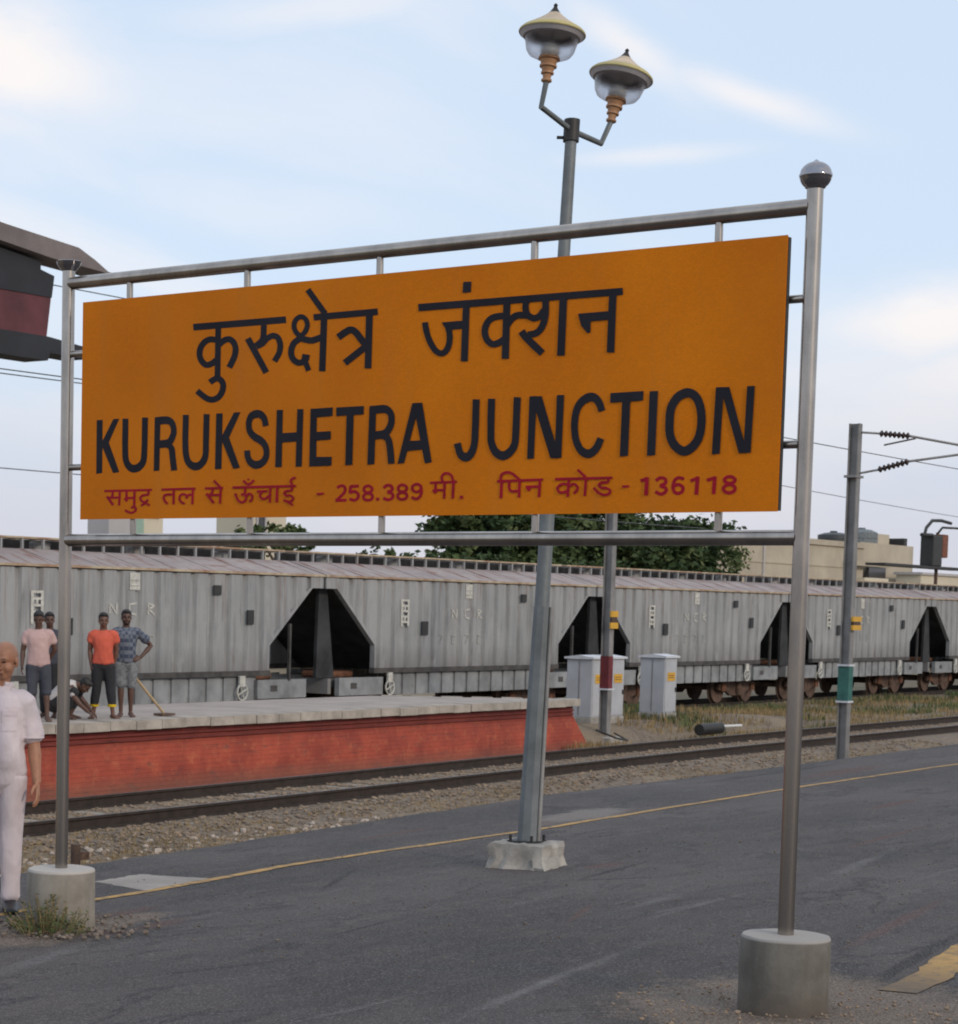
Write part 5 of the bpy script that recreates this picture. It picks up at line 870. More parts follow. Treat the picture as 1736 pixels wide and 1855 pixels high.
# ------------------------------------------------------------------ opposite platform with red wall
PX0, PX1, PYF, PYB = 12.0, 38.5, 21.45, 24.8
op = thing('raised_platform', 'raised loading platform with pale coping and red painted wall beyond the near track', 'platform', (26, 22, -1.05))
MB().prism([(PX0, PYF+.42), (38.3, PYF+.42), (35.95, PYB), (PX0, 25.0)], 'z', -.14, .0).build('paving', 'plat_top', op, world=True)
w = MB(); xsn = 70
cols_ = []
for i in range(xsn+1):
    x = PX0 + (PX1-PX0)*i/xsn
    cols_.append([Vector((x, PYF+.10, -.12)), Vector((x, PYF+.10, -.30)), Vector((x, PYF+.06+.01*mnoise.noise((x*2, 0, 0)), -.7)), Vector((x, PYF+.04, -1.15))])
w.v = [v for c in cols_ for v in c]; w.f = [(i*4+j, (i+1)*4+j, (i+1)*4+j+1, i*4+j+1) for i in range(xsn) for j in range(3)]
# end wall sloping out to the ground
w.add([(38.5, PYF+.10, -.12), (38.5, PYF+.1, -.30), (39.3, PYF+.04, -1.15), (38.5, PYF+.04, -1.15), (36.0, PYB, -.12), (36.0, PYB, -1.15), (36.8, PYB, -1.15)], [(0, 1, 3), (1, 2, 3), (0, 4, 6, 2, 1)])
w.build('wall', 'red_wall', op, world=True)
for z0, z1, yo in ((-.235, -.20, .045), (-.315, -.275, .055), (-.185, -.135, .075)):
    MB().box(PX0, PX1-.02, PYF+yo, PYF+.098, z0, z1).build('moulding', 'red_trim', op, world=True)
cm = MB().box(-.295, .295, -.22, .22, -.13, .012).mesh('coping_slab', 'coping')
x = 12.3; rnd = random.Random(8)
while x < 38.4:
    o = bpy.data.objects.new('coping_slab', cm); col.objects.link(o); o.parent = op
    o.location = (x-26, PYF+.19-22+rnd.uniform(-.008, .008), 1.05+rnd.uniform(-.006, .006)); o.rotation_euler = (0, 0, rnd.uniform(-.01, .01)); x += .605
eb = MB()
for i in range(6):
    t = i/6; x0 = 38.35-2.35*t; y0 = PYF+.45+(PYB-PYF-.45)*t
    eb.box(x0-.24, x0+.05, y0+.01, y0+.44, -.13, .008, Matrix.Rotation(math.radians(35), 3, 'Z'))
eb.build('end_coping', 'coping', op, world=True)

# ------------------------------------------------------------------ train of covered hopper wagons
TY, TL, TX0, RZ = 29.05, 12.3, 25.65, -0.88
wag = thing('hopper_wagon', 'tmp', 'rail wagon', (TX0, TY, RZ), group='covered grey hopper wagons of the goods train')
HZ = lambda z: z-RZ
def low(x):
    x = min(x, TL-x)
    if x < .52: return 2.2
    if x < 2.0: return 2.2-(x-.52)/(2.0-.52)*(2.2-.95)
    return .42
for sgn in (-1, 1):
    y0 = sgn*1.55; mb = MB(); pts = []
    pitch_ = .565; x = .52; k = 0
    while x < TL-.52-.001:
        for dx, dy in ((0, 0), (.36, 0), (.41, .07), (.515, .07)):
            if x+dx <= TL-.52: pts.append((x+dx, dy))
        x += pitch_
    pts.append((TL-.52, 0))
    for q in (2.0, TL-2.0, 2.001, TL-2.001): 
        i = 0
        while i < len(pts)-1 and pts[i+1][0] < q: i += 1
        a, c = pts[i], pts[i+1]; t = (q-a[0])/max(1e-6, c[0]-a[0]); pts.insert(i+1, (q, a[1]+(c[1]-a[1])*t))
    for px, dy in pts:
        lw = low(px) if abs(px-2.0) > 5e-4 and abs(px-TL+2.0) > 5e-4 else .95
        mb.v += [Vector((px, y0-sgn*dy*1.0, HZ(2.43))), Vector((px, y0-sgn*dy*1.0, HZ(lw)))]
    mb.f = [(2*i, 2*i+2, 2*i+3, 2*i+1) for i in range(len(pts)-1)]
    mb.build('side_sheet', 'wagon', wag)
    for xa, xb in ((.05, .515), (TL-.515, TL-.05)): MB().box(xa, xb, min(y0, y0-sgn*.05), max(y0, y0-sgn*.05), HZ(2.2), HZ(2.45)).build('top_band', 'wagon', wag)
    yo_, yi_ = y0+sgn*.006, y0-sgn*.12
    for m_ in (0, 1):
        g_ = (lambda x: x) if m_ == 0 else (lambda x: TL-x)
        MB().prism([(g_(.46), HZ(2.2)), (g_(1.97), HZ(.95)), (g_(1.97), HZ(.43)), (g_(2.06), HZ(.43)), (g_(2.06), HZ(.98)), (g_(.56), HZ(2.2))], 'y', yo_, yi_).build('opening_trim', 'wagon', wag)
    MB().box(.03, TL-.03, min(y0+sgn*.03, y0-sgn*.08), max(y0+sgn*.03, y0-sgn*.08), HZ(2.452), HZ(2.50)).build('eave_trim', 'eave', wag)
    MB().box(1.95, TL-1.95, min(y0+sgn*.02, y0-sgn*.12), max(y0+sgn*.02, y0-sgn*.12), HZ(.31), HZ(.425)).build('bottom_sill', 'wagon_dark', wag)
    sk = MB(); x = 2.7
    while x < TL-2.75:
        sk.box(x, x+.44, min(y0-sgn*.06, y0-sgn*.10), max(y0-sgn*.06, y0-sgn*.10), HZ(-.20), HZ(.30)); sk.box(x+.442, x+.56, min(y0-sgn*.10, y0-sgn*.13), max(y0-sgn*.10, y0-sgn*.13), HZ(-.2), HZ(.3)); x += .562
    sk.build('skirt_panel', 'wagon_pale', wag)
    for xa, xb in ((.62, 2.35), (TL-2.35, TL-.62)):
        MB().box(xa, xb, min(y0, y0-sgn*.12), max(y0, y0-sgn*.12), HZ(-.18), HZ(.22)).build('underframe_box', 'wagon_pale', wag)
        MB().box((xa+xb)/2-.42, (xa+xb)/2-.18, y0+sgn*.002 if sgn > 0 else y0-.006, y0+.006 if sgn > 0 else y0-.002, HZ(-.03), HZ(.10)).build('slot', 'wagon_dark', wag)
    for xx in (TL-1.26,): MB().box(xx-.03, xx+.03, y0-.03, y0+.03, HZ(.2), HZ(1.42)).build('stanchion', 'wagon_dark', wag)
for e in (0, 1):
    X = (lambda x: x) if e == 0 else (lambda x: TL-x)
    MB().add([(X(.55), -1.46, HZ(2.3)), (X(.55), 1.46, HZ(2.3)), (X(3.2), 1.46, HZ(.35)), (X(3.2), -1.46, HZ(.35))], [(0, 1, 2, 3)]).build('end_slope_sheet', 'wagon_slope', wag)
    MB().add([(X(.50), -1.50, HZ(2.21)), (X(.50), 1.50, HZ(2.21)), (X(.50), 1.50, HZ(2.44)), (X(.50), -1.50, HZ(2.44)), (X(.12), -1.5, HZ(2.21)), (X(.12), 1.5, HZ(2.21))], [(0, 1, 2, 3), (0, 4, 5, 1)]).build('end_top_plate', 'wagon_dark', wag)
    if e == 0:
        MB().prism([(.16, HZ(2.2)), (.46, HZ(2.2)), (.78, HZ(.22)), (.10, HZ(.22))], 'y', -1.28, -1.2).build('end_pillar', 'wagon_slope', wag)
    for yy in ((.6,) if e else (.9,)):
        MB().add([(X(.30), yy-.13, HZ(2.2)), (X(.30), yy+.13, HZ(2.2)), (X(.95), yy+.22, HZ(.25)), (X(.95), yy-.22, HZ(.25))], [(0, 1, 2, 3)]).build('end_post', 'wagon', wag)
    MB().box(min(X(.55), X(3.0)), max(X(.55), X(3.0)), -1.3, 1.3, HZ(.0), HZ(.19)).build('end_platform', 'wagon_dark', wag)
    hs = MB(); hs.box(min(X(.46), X(.58)), max(X(.46), X(.58)), -1.35, 1.35, HZ(-.14), HZ(.20)); hs.build('headstock', 'wagon', wag)
    MB().box(min(X(0.004), X(.46)), max(X(0.004), X(.46)), -.14, .14, HZ(-.10), HZ(.14)).build('coupler', 'bogie', wag)
    MB().box(min(X(1.0), X(2.1)), max(X(1.0), X(2.1)), -.9, -.2, HZ(.19), HZ(.34)).build('air_tank', 'rust', wag, bevel=.05)
    # bogie
    bg_ = bpy.data.objects.new('bogie', None); col.objects.link(bg_); bg_.parent = wag; bg_.location = (X(2.45), 0, 0)
    for s in (-1, 1):
        sf = MB(); sf.prism([(-1.25, .56), (-1.25, .40), (-.75, .36), (-.45, .22), (.45, .22), (.75, .36), (1.25, .40), (1.25, .56), (.55, .72), (-.55, .72)], 'y', s*1.02-.05, s*1.02+.05); sf.build('side_frame', 'bogie', bg_)
        MB().tube([(0, s*1.09, .30), (0, s*1.09, .62)], .11, 10).build('spring', 'bogie', bg_)
        for wx in (-1.0, 1.0):
            MB().lathe([(.001, -.06), (.43, -.06), (.50, -.05), (.50, -.035), (.455, -.03), (.45, .06), (.30, .045), (.12, .07), (.10, .16), (.001, .16)], 24, (wx, s*.84, .455), (0, s, 0)).build('wheel', 'bogie', bg_, smooth=30)
            MB().box(wx-.13, wx+.13, s*1.02-.1, s*1.02+.1, .36, .60).build('axle_box', 'rust', bg_)
    for wx in (-1.0, 1.0): MB().tube([(wx, -.8, .455), (wx, .8, .455)], .08, 10).build('axle', 'bogie', bg_)
rf = MB(); rp = [(-1.57, 2.50), (-.55, 2.80), (.55, 2.80), (1.57, 2.50)]
for i in range(3): rf.add([(.06, rp[i][0], HZ(rp[i][1])), (TL-.06, rp[i][0], HZ(rp[i][1])), (TL-.06, rp[i+1][0], HZ(rp[i+1][1])), (.06, rp[i+1][0], HZ(rp[i+1][1]))], [(0, 1, 2, 3)])
for xx in (.06, TL-.06): rf.add([(xx, a, HZ(z)) for a, z in rp], [(0, 1, 2, 3)])
rf.build('roof', 'wagon_roof', wag)
rib = MB().add([(0, -1.565, HZ(2.512)), (.06, -1.565, HZ(2.512)), (.06, -.55, HZ(2.815)), (0, -.55, HZ(2.815)), (0, -.55, HZ(2.79)), (.06, -.55, HZ(2.79)), (.06, -1.565, HZ(2.49)), (0, -1.565, HZ(2.49))], [(0, 1, 2, 3), (0, 3, 4, 7), (1, 6, 5, 2), (0, 7, 6, 1)]).mesh('roof_rib', 'wagon_roof')
for i in range(11):
    o = bpy.data.objects.new('roof_rib', rib); col.objects.link(o); o.parent = wag; o.location = (.25+i*1.16, 0, 0)
wk = MB(); wk.box(.15, TL-.15, -.55, -.20, HZ(3.0), HZ(3.035)); wk.box(.15, TL-.15, .20, .55, HZ(3.0), HZ(3.035)); wk.build('walkway', 'eave', wag)
MB().box(.3, TL-.3, -.10, .10, HZ(2.802), HZ(2.985)).build('dark_gap_plate', 'wagon_dark', wag)  # dark plate added to darken the bright gaps under the walkway
wp = MB().box(-.025, .025, -.54, -.49, HZ(2.80), HZ(3.0)).box(-.025, .025, .49, .54, HZ(2.80), HZ(3.0)).box(-.02, .02, -.515, .515, HZ(2.9865), HZ(2.9995)).mesh('walkway_post', 'wagon')
for i in range(21):
    o = bpy.data.objects.new('walkway_post', wp); col.objects.link(o); o.parent = wag; o.location = (.35+i*.58, 0, 0)
for i in range(4): MB().lathe([(.30, 0), (.30, .12), (.27, .16), (.001, .17)], 20, (1.9+i*2.83, 0, HZ(2.80))).build('hatch', 'wagon', wag, smooth=30)
yf = -1.56
for px, pz, wd, ht in ((4.0, 1.34, .26, .32), (8.5, 2.10, .24, .2), (9.62, 1.55, .22, .30)):
    MB().box(px-wd/2, px+wd/2, yf-.03, yf+.0, HZ(pz-ht/2), HZ(pz+ht/2)).build('dark_plate', 'board_edge', wag)
# faded painted marks: ladder like number block, data panel, faint letters
mk = MB(); rnd = random.Random(5)
for r in range(5):
    z = 1.98-r*.125
    mk.box(3.00, 3.34, yf-.008, yf-.002, HZ(z-.024), HZ(z+.024))
    mk.box(3.00, 3.07, yf-.008, yf-.002, HZ(z-.101), HZ(z-.0245)); mk.box(3.27, 3.34, yf-.008, yf-.002, HZ(z-.101), HZ(z-.0245))
    if r % 2: mk.box(3.14, 3.20, yf-.008, yf-.002, HZ(z-.101), HZ(z-.0245))
mk.build('number_block', 'mark_white', wag)
MB().box(5.78, 6.08, yf-.008, yf-.002, HZ(2.06), HZ(2.40)).build('data_panel', 'mark_white', wag)
MB().box(5.80, 6.06, yf-.014, yf-.009, HZ(2.13), HZ(2.15)).box(5.80, 6.06, yf-.014, yf-.009, HZ(2.24), HZ(2.26)).build('panel_lines', 'mark_faint', wag)
def stroke2(mb, x, z, w, h, segs, t=.035):
    for (a, b_, c, d) in segs:
        p0 = Vector((x+a*w, yf-.006, HZ(z+b_*h))); p1 = Vector((x+c*w, yf-.006, HZ(z+d*h))); dd = (p1-p0).normalized(); nn = Vector((-dd.z, 0, dd.x))*t/2
        mb.add([p0-nn, p1-nn, p1+nn, p0+nn], [(0, 1, 2, 3)])
for args in ((5.20, [(0, 0, 0, 1), (0, 1, 1, 0), (1, 0, 1, 1)]), (5.78, [(1, 1, 0, .9), (0, .9, 0, .1), (0, .1, 1, 0)]), (6.34, [(0, 0, 0, 1), (0, 1, 1, .8), (1, .8, 0, .5), (0, .5, 1, 0)])):
    lt = MB(); stroke2(lt, args[0], 1.58, .2, .22, args[1]); lt.build('stencilled_letter', 'mark_white', wag)
for i, x in enumerate((4.65, 5.22, 5.8, 6.38)):
    lt = MB(); stroke2(lt, x, .98, .16, .2, [(0, 0, 0, 1), (0, 1, 1, .9), (1, .1, 0, 0)] if i % 2 else [(0, 1, 1, 1), (1, 1, .2, 0)], .03); lt.build('faded_mark', 'mark_faint', wag)
for hx0 in (2.55, TL-2.95):
    hw = bpy.data.objects.new('brake_wheel', None); col.objects.link(hw); hw.parent = wag; hw.location = (hx0, yf-.05, HZ(-.02))
    rim = [(0.17*math.cos(a), 0, .17*math.sin(a)) for a in [k*math.pi/8 for k in range(16)]]
    MB().tube(rim, .022, 6, closed=True).build('rim', 'mark_white', hw, smooth=60)
    sp_ = MB(); 
    for a in (0.4, 1.97): sp_.tube([(-.17*math.cos(a), 0, -.17*math.sin(a)), (.17*math.cos(a), 0, .17*math.sin(a))], .016, 6)
    sp_.build('spokes', 'mark_white', hw); MB().box(-.10, .08, -.02, .03, .12, .34).build('bracket', 'mark_white', hw)
WL = ['nearest grey hopper wagon, mostly left of the picture behind the standing men', 'grey hopper wagon in the middle, behind the lamp post and between two dark gaps',
      'grey hopper wagon standing behind the signal cabinets', 'grey hopper wagon seen either side of the right sign post', 'grey hopper wagon at far right beyond the green banded mast', 'most distant grey hopper wagon at the right edge of the picture']
wags = [wag]
for i in range(1, 6): 
    c = copy_tree(wag); c.location.x = TX0+TL*i; wags.append(c)
prev = copy_tree(wag); prev.location.x = TX0-TL; wags.append(prev)
WL.append('grey hopper wagon cut by the left edge of the picture')
for o, l in zip(wags, WL): o['label'] = l
# track under the train
tt = thing('railway_track', 'rear railway track lying under the goods train', 'railway track', (40, TY, -1.05))
for s in (-1, 1): rail_mb(s*.875, 0, 140, lambda x: TY, -.885).build('rail', 'rail', tt, world=True)
x = 8.0
while x < 110:
    o = bpy.data.objects.new('sleeper', sl_me); col.objects.link(o); o.parent = tt; o.location = (x-40, 0, -1.05+1.05+.0+(-1.06+1.05)); x += .66

# ------------------------------------------------------------------ signal cabinets
def cabinet(x, y, label):
    t = thing('signal_cabinet', label, 'signal cabinet', (x, y, -.95), 0, 'grey signalling equipment cabinets')
    MB().box(-.02, .64, -.02, .66, -.1, .40).build('plinth', 'concrete', t, bevel=.02)
    MB().box(0, .62, 0, .64, .402, 1.70).build('housing', 'cabinet', t, bevel=.012)
    r = MB(); r.prism([(-.05, 1.702), (.69, 1.702), (.69, 1.745), (.32, 1.79), (-.05, 1.745)], 'x', -.05, .67); r.build('roof', 'cabinet_roof', t)
    MB().box(.03, .59, -.012, -.001, .44, 1.66).build('door', 'cabinet', t, bevel=.004)
    MB().box(.12, .50, -.020, -.013, 1.16, 1.36).build('warning_plate', 'yellow_sign', t)
    MB().box(.17, .45, -.023, -.0205, 1.23, 1.245).box(.17, .45, -.023, -.0205, 1.28, 1.295).build('plate_print', 'bogie', t)
    MB().box(.52, .55, -.04, -.013, .9, 1.0).build('handle', 'dark_metal', t)
    d = MB()
    for yy in (.31, .33): d.box(-.004, -.001, yy, yy+.012, .44, 1.66)
    d.build('panel_joint', 'mast', t)
    return t
cabinet(41.85, 22.95, 'grey signal cabinet furthest left, partly behind the mast with red band')
cabinet(42.72, 22.95, 'grey signal cabinet tucked behind the first one, right of the mast with red band')
cabinet(45.35, 22.95, 'grey signal cabinet standing alone at the right of the three')

# ------------------------------------------------------------------ overhead line masts
def ibeam(t, h, lean, w=.10):
    for s in (-1, 1): 
        MB().box(-w, w, s*w-.01, s*w+.01, 0, h).build('flange', 'mast', t)
    MB().box(-.008, .008, -w+.011, w-.011, 0, h).build('web', 'mast', t)
m1 = thing('overhead_line_mast', 'steel mast with red band standing in front of the signal cabinets', 'mast', (41.2, 22.25, -1.0))
ibeam(m1, 6.3, 0, .09); MB().box(-.34, .34, -.3, .3, -.1, .10).build('plinth', 'concrete', m1, bevel=.03)
MB().box(-.095, .095, -.105, .105, 1.15, 1.85).build('red_band', 'red_paint', m1); MB().box(-.15, .15, -.135, .135, 1.115, 1.148).build('band_collar', 'cabinet_roof', m1)
nb = MB().box(-.17, .15, -.17, -.135, 2.45, 2.58).box(-.17, .15, -.17, -.135, 2.70, 2.83).build('number_plate', 'yellow_sign', m1)
MB().box(-.13, .11, -.165, -.137, 2.582, 2.698).build('plate_lettering', 'bogie', m1)
m2 = thing('overhead_line_mast', 'steel mast with green band beside the platform edge at right', 'mast', (33.62, 13.74, -.98))
ibeam(m2, 5.94, 0, .075); MB().box(-.16, .16, -.16, .16, -.1, .40).build('plinth', 'concrete', m2, bevel=.02)
MB().box(-.085, .085, -.095, .095, 1.42, 1.98).build('green_band', 'green_paint', m2); MB().box(-.11, .11, -.11, .11, 1.385, 1.415).box(-.11, .11, -.11, .11, 1.985, 2.015).build('band_collar', 'cabinet_roof', m2)
MB().box(-.18, .17, -.17, -.135, 2.58, 2.66).box(-.18, .17, -.17, -.135, 2.72, 2.80).build('number_plate', 'yellow_sign', m2); MB().box(-.14, .13, -.168, -.136, 2.662, 2.718).build('plate_lettering', 'bogie', m2)
dr = Vector((.45, -.89, 0))
def arm(t, z0, z1, rise):
    a = Vector((0, 0, z0)); 
    MB().tube([a+dr*.10, a+dr*.38+Vector((0, 0, rise*.4))], .018, 8).build('bracket', 'mast', t)
    s = a+dr*.38+Vector((0, 0, rise*.4)); e = s+dr*.48+Vector((0, 0, rise))
    prof = []; n = 7; L = (e-s).length
    for i in range(n): prof += [(.022, L*i/n), (.055, L*(i+.35)/n), (.055, L*(i+.6)/n), (.022, L*(i+.95)/n)]
    MB().lathe(prof, 12, s, (e-s).normalized()).build('insulator', 'insulator', t, smooth=40)
    MB().tube([e, e+dr*3.4+Vector((0, 0, z1))], .020, 8).build('tube_arm', 'mast', t, smooth=60)
arm(m2, 5.80, -.62, -.04); arm(m2, 5.14, .50, .14)
MB().box(-.17, .17, -.10, .10, 5.06, 5.10).build('clamp', 'mast', m2)

# overhead wires running with the tracks: a thing each
def wire(x0, x1, y, z, r, label, sag=0.25, dy=0):
    pts = []
    for i in range(33):
        t = i/32; pts.append((x0+(x1-x0)*t, y+dy*t, z-sag*(1-(2*((t*3) % 1)-1)**2)))
    return tag(MB().tube(pts, r, 5).build('overhead_wire', 'wire', smooth=60), label, 'wire', 'overhead railway wires')
wire(24, 120, 14.0, 4.62, .008, 'thin wire passing behind the right post just under the board stay', .05, 0)
wire(38, 120, 18.75, 4.62, .008, 'lower thin wire passing behind the green banded mast', .05, 8)
wire(31.7, 60, 30.2, 8.22, .012, 'thin wire sloping behind the top left corner of the board', .0, 0)
wire(-5, 36, 18.2, 4.62, .008, 'upper of the two thin wires left of the left post', .04, 0)
wire(-5, 36, 18.85, 4.66, .008, 'lower of the two thin wires left of the left post', .04, 0)
wire(-5, 66, 32.1, 4.65, .012, 'single thin wire low in the sky at the left edge above the train', .05, 0)
tag(MB().tube([(33.0, 13.0, 4.55), (32.2, 12.2, 4.57)], .014, 6).build('steady_rod', 'insulator'), 'short dark rod end poking out beside the board at right', 'rod')

# ------------------------------------------------------------------ bits beside the track
def slab(x, y, sx, sy, rz, label, z=-.17, h=.12, m='white_plastic'):
    mb = MB().box(-sx/2, sx/2, -sy/2, sy/2, 0, h); o = mb.build('coping_block', 'concrete_pale' if m is None else m, loc=(x, y, z), bevel=.012); o.rotation_euler = (.03, .02, rz); return tag(o, label, 'block', 'loose pale blocks at the platform edge')
slab(24.0, 11.86, .85, .16, .08, 'pale loose block lying at the platform edge left of the right post', -.26, .10)
slab(27.5, 11.98, .85, .16, .05, 'pale loose block at the platform edge just behind the right post', -.27, .10)
slab(31.4, 12.15, 2.0, .30, .05, 'long pale slab at the foot of the green banded mast', -.27, .07)
slab(29.0, 12.05, .8, .15, -.2, 'pale fragment between the right post and the green banded mast', -.28, .08)
st = thing('post_stub', 'short rusty post stub standing behind the left concrete base', 'post', (13.3, 12.2, -.75))
MB().tube([(0, 0, -.35), (0, 0, .52)], .042, 8).build('stub', 'bogie', st, smooth=50); MB().box(-.02, .14, -.03, .03, .38, .45).build('bracket', 'dirt', st)
pj = thing('junction_pipe', 'short black pipe end lying beside the track right of the cabinets', 'pipe', (43.8, 21.05, -.90))
MB().tube([(-.45, 0, .13), (.4, -.1, .15)], .13, 12).build('black_pipe', 'dark_metal', pj, smooth=60); MB().tube([(.45, .1, .16), (3.0, .6, .08)], .035, 8).build('white_tube', 'white_plastic', pj, smooth=60)
rope = [(38.9+.0, 21.2, -.62), (39.4, 21.0, -.80), (40.1, 21.1, -.88), (41.0, 21.9, -.80)]
tag(MB().tube(rope, .02, 6).build('cable', 'dark_metal', smooth=60), 'black cable trailing from the end of the red wall', 'cable')

# ------------------------------------------------------------------ footbridge at left edge
fb = thing('footbridge', 'corner of a covered footbridge with dark red side panels at the left edge', 'footbridge', (29, 32, 4.5))
def P30(pts, y0, y1, m, nm): MB().prism(pts, 'y', y0, y0+.75-(y0-29.8)).build(nm, m, fb, world=True)
P30([(22, 9.92), (30.28, 9.14), (32.35, 8.98), (32.85, 8.80), (33.25, 8.62), (33.5, 8.60), (33.45, 8.57), (32.9, 8.60), (31.6, 8.66), (30.2, 8.80), (22, 9.5)], 29.8, 33.6, 'bridge_roof', 'roof')
P30([(22, 9.3), (30.25, 8.72), (31.45, 8.60), (31.45, 8.44), (31.85, 8.36), (31.78, 7.92), (22, 7.92)], 30.0, 33.2, 'bridge_dark', 'upper_panel')
P30([(22, 7.918), (31.776, 7.918), (31.66, 7.12), (22, 7.12)], 30.02, 33.2, 'bridge_red', 'lower_panel')
P30([(22, 7.118), (31.6, 7.118), (32.75, 7.02), (32.75, 6.78), (31.65, 6.80), (31.58, 6.64), (30.4, 6.64), (22, 7.0)], 29.9, 33.3, 'bridge_dark', 'floor_beam')
for xx in (20.5, 24.0): MB().box(xx-.2, xx+.2, 31, 31.4, -1.2, 7.0).build('column', 'bridge_dark', fb, world=True)

# ------------------------------------------------------------------ buildings
def building(name, label, x0, x1, y0, y1, z1, m, group=None, cat='building'):
    t = thing(name, label, cat, ((x0+x1)/2, (y0+y1)/2, -1.1), 0, group); MB().box(x0, x1, y0, y1, -1.1, z1).build('wall', m, t, world=True); return t
def window(t, x0, x1, y, z0, z1, frame='grey_wall'):
    f = MB(); w = .12
    f.box(x0-w, x0, y-.08, y-.002, z0-w, z1+w); f.box(x1, x1+w, y-.08, y-.002, z0-w, z1+w); f.box(x0, x1, y-.08, y-.002, z0-w, z0); f.box(x0, x1, y-.08, y-.002, z1, z1+w)
    fo = f.build('window', frame, t, world=True); MB().box(x0, x1, y-.03, y-.003, z0, z1).build('pane', 'window_dark', fo, world=True); return fo
b1 = building('flat_roofed_building', 'large cream flat roofed building beyond the train right of the trees', 158, 199, 80, 96, 8.25, 'cream_wall')
MB().box(157.8, 199.2, 79.8, 96.2, 8.252, 8.75).build('parapet', 'cream_wall', b1, world=True)
MB().box(194, 204.5, 79.2, 79.8, 6.55, 7.0).build('sun_shade', 'cream_wall', b1, world=True)
MB().box(199.5, 203.8, 79.6, 79.9, 4.5, 6.5).build('dark_opening', 'window_dark', b1, world=True)
MB().box(199.21, 213, 80.4, 92, -1.1, 8.9).build('rear_wing', 'cream_wall', b1, world=True)
MB().box(207.5, 210.5, 82, 86, 8.9, 10.0).build('stair_head', 'cream_wall', b1, world=True); MB().box(212.0, 212.8, 81, 83, 8.9, 9.7).build('roof_clutter', 'dark_metal', b1, world=True)
MB().box(195, 201, 78.2, 79.4, -1.1, 5.4).build('porch', 'light_cream', b1, world=True)
MB().box(176.0, 176.25, 79.85, 79.99, -1.0, 8.2).build('rain_pipe', 'grey_wall', b1, world=True); MB().box(158.2, 199, 79.92, 79.99, 6.3, 6.42).build('floor_band', 'cream_wall', b1, world=True)
for x, z, r, h, m, l in ((197.5, 8.76, 1.5, 1.0, 'tank', 'black rooftop water tank, the left and lower of two'), (204.5, 8.9, 1.55, 1.45, 'tank_grey', 'grey rooftop water tank, the right of two')):
    t = thing('water_tank', l, 'water tank', (x, 82.5, z), 0, 'rooftop water tanks'); MB().lathe([(r, 0), (r, h*.3), (r*.97, h*.33), (r, h*.36), (r, h*.75), (r*.6, h*.95), (.3, h)], 20).build('tank_body', m, t, smooth=35); MB().lathe([(.35, h), (.35, h+.14), (.02, h+.16)], 14).build('lid', m, t)
b2 = building('low_building', 'low pale cream building at the right edge beyond the train', 205, 240, 76.5, 79.0, 5.9, 'light_cream'); window(b2, 212, 214, 76.5, 3.6, 4.9)
MB().box(204.8, 240.2, 76.3, 79.2, 5.902, 6.15).build('parapet', 'grey_wall', b2, world=True)
b3 = building('distant_building', 'pale grey building just below the board at the left post', 67.2, 68.8, 60, 61.2, 6.6, 'grey_wall', cat='building')
b4 = building('distant_building', 'cream building with a mint green panel seen under the board near the left post', 69.3, 71.9, 61, 62.5, 7.2, 'light_cream')
MB().box(69.6, 70.5, 60.9, 60.98, -1, 6.6).build('mint_panel', 'mint', b4, world=True); window(b4, 70.9, 71.5, 61, 5.6, 6.4)
b5 = building('distant_building', 'cream building seen under the board above the middle of the nearest wagon', 76.9, 79.6, 60, 62, 7.0, 'light_cream'); window(b5, 77.4, 77.9, 60, 5.0, 5.9)

# colour light signal on a bracket at far right
sg = thing('railway_signal', 'dark railway signal head on a bracket platform at the right edge above the train', 'signal', (109.3, 40, -1))
MB().tube([(109.3, 40, -1), (109.3, 40, 6.2)], .09, 10).build('post', 'bogie', sg, world=True, smooth=60)
MB().box(101.0, 113, 39.5, 40.5, 4.30, 4.42).build('platform', 'dark_metal', sg, world=True)
MB().box(107.7, 109.0, 39.6, 40.3, 4.43, 6.0).build('signal_head', 'board_edge', sg, world=True, bevel=.05)
MB().box(109.3, 110.1, 39.7, 40.3, 4.9, 6.1).build('side_plate', 'brick_red', sg, world=True, bevel=.05)
MB().tube([(106.9, 39.8, 6.0), (107.1, 39.8, 6.35), (107.9, 39.8, 6.75), (109.2, 39.8, 6.80), (110.6, 39.8, 6.72)], .085, 8).build('hood_arm', 'dark_metal', sg, world=True, smooth=60)
MB().tube([(108.9, 39.8, 6.2), (109.4, 39.8, 6.45), (111.5, 39.8, 6.5), (113.0, 39.8, 6.45)], .06, 8).build('feed_pipe', 'dark_metal', sg, world=True, smooth=60)
MB().tube([(106.5, 39.8, 5.98), (108.0, 39.8, 6.0)], .10, 8).build('hood', 'dark_metal', sg, world=True, smooth=60)

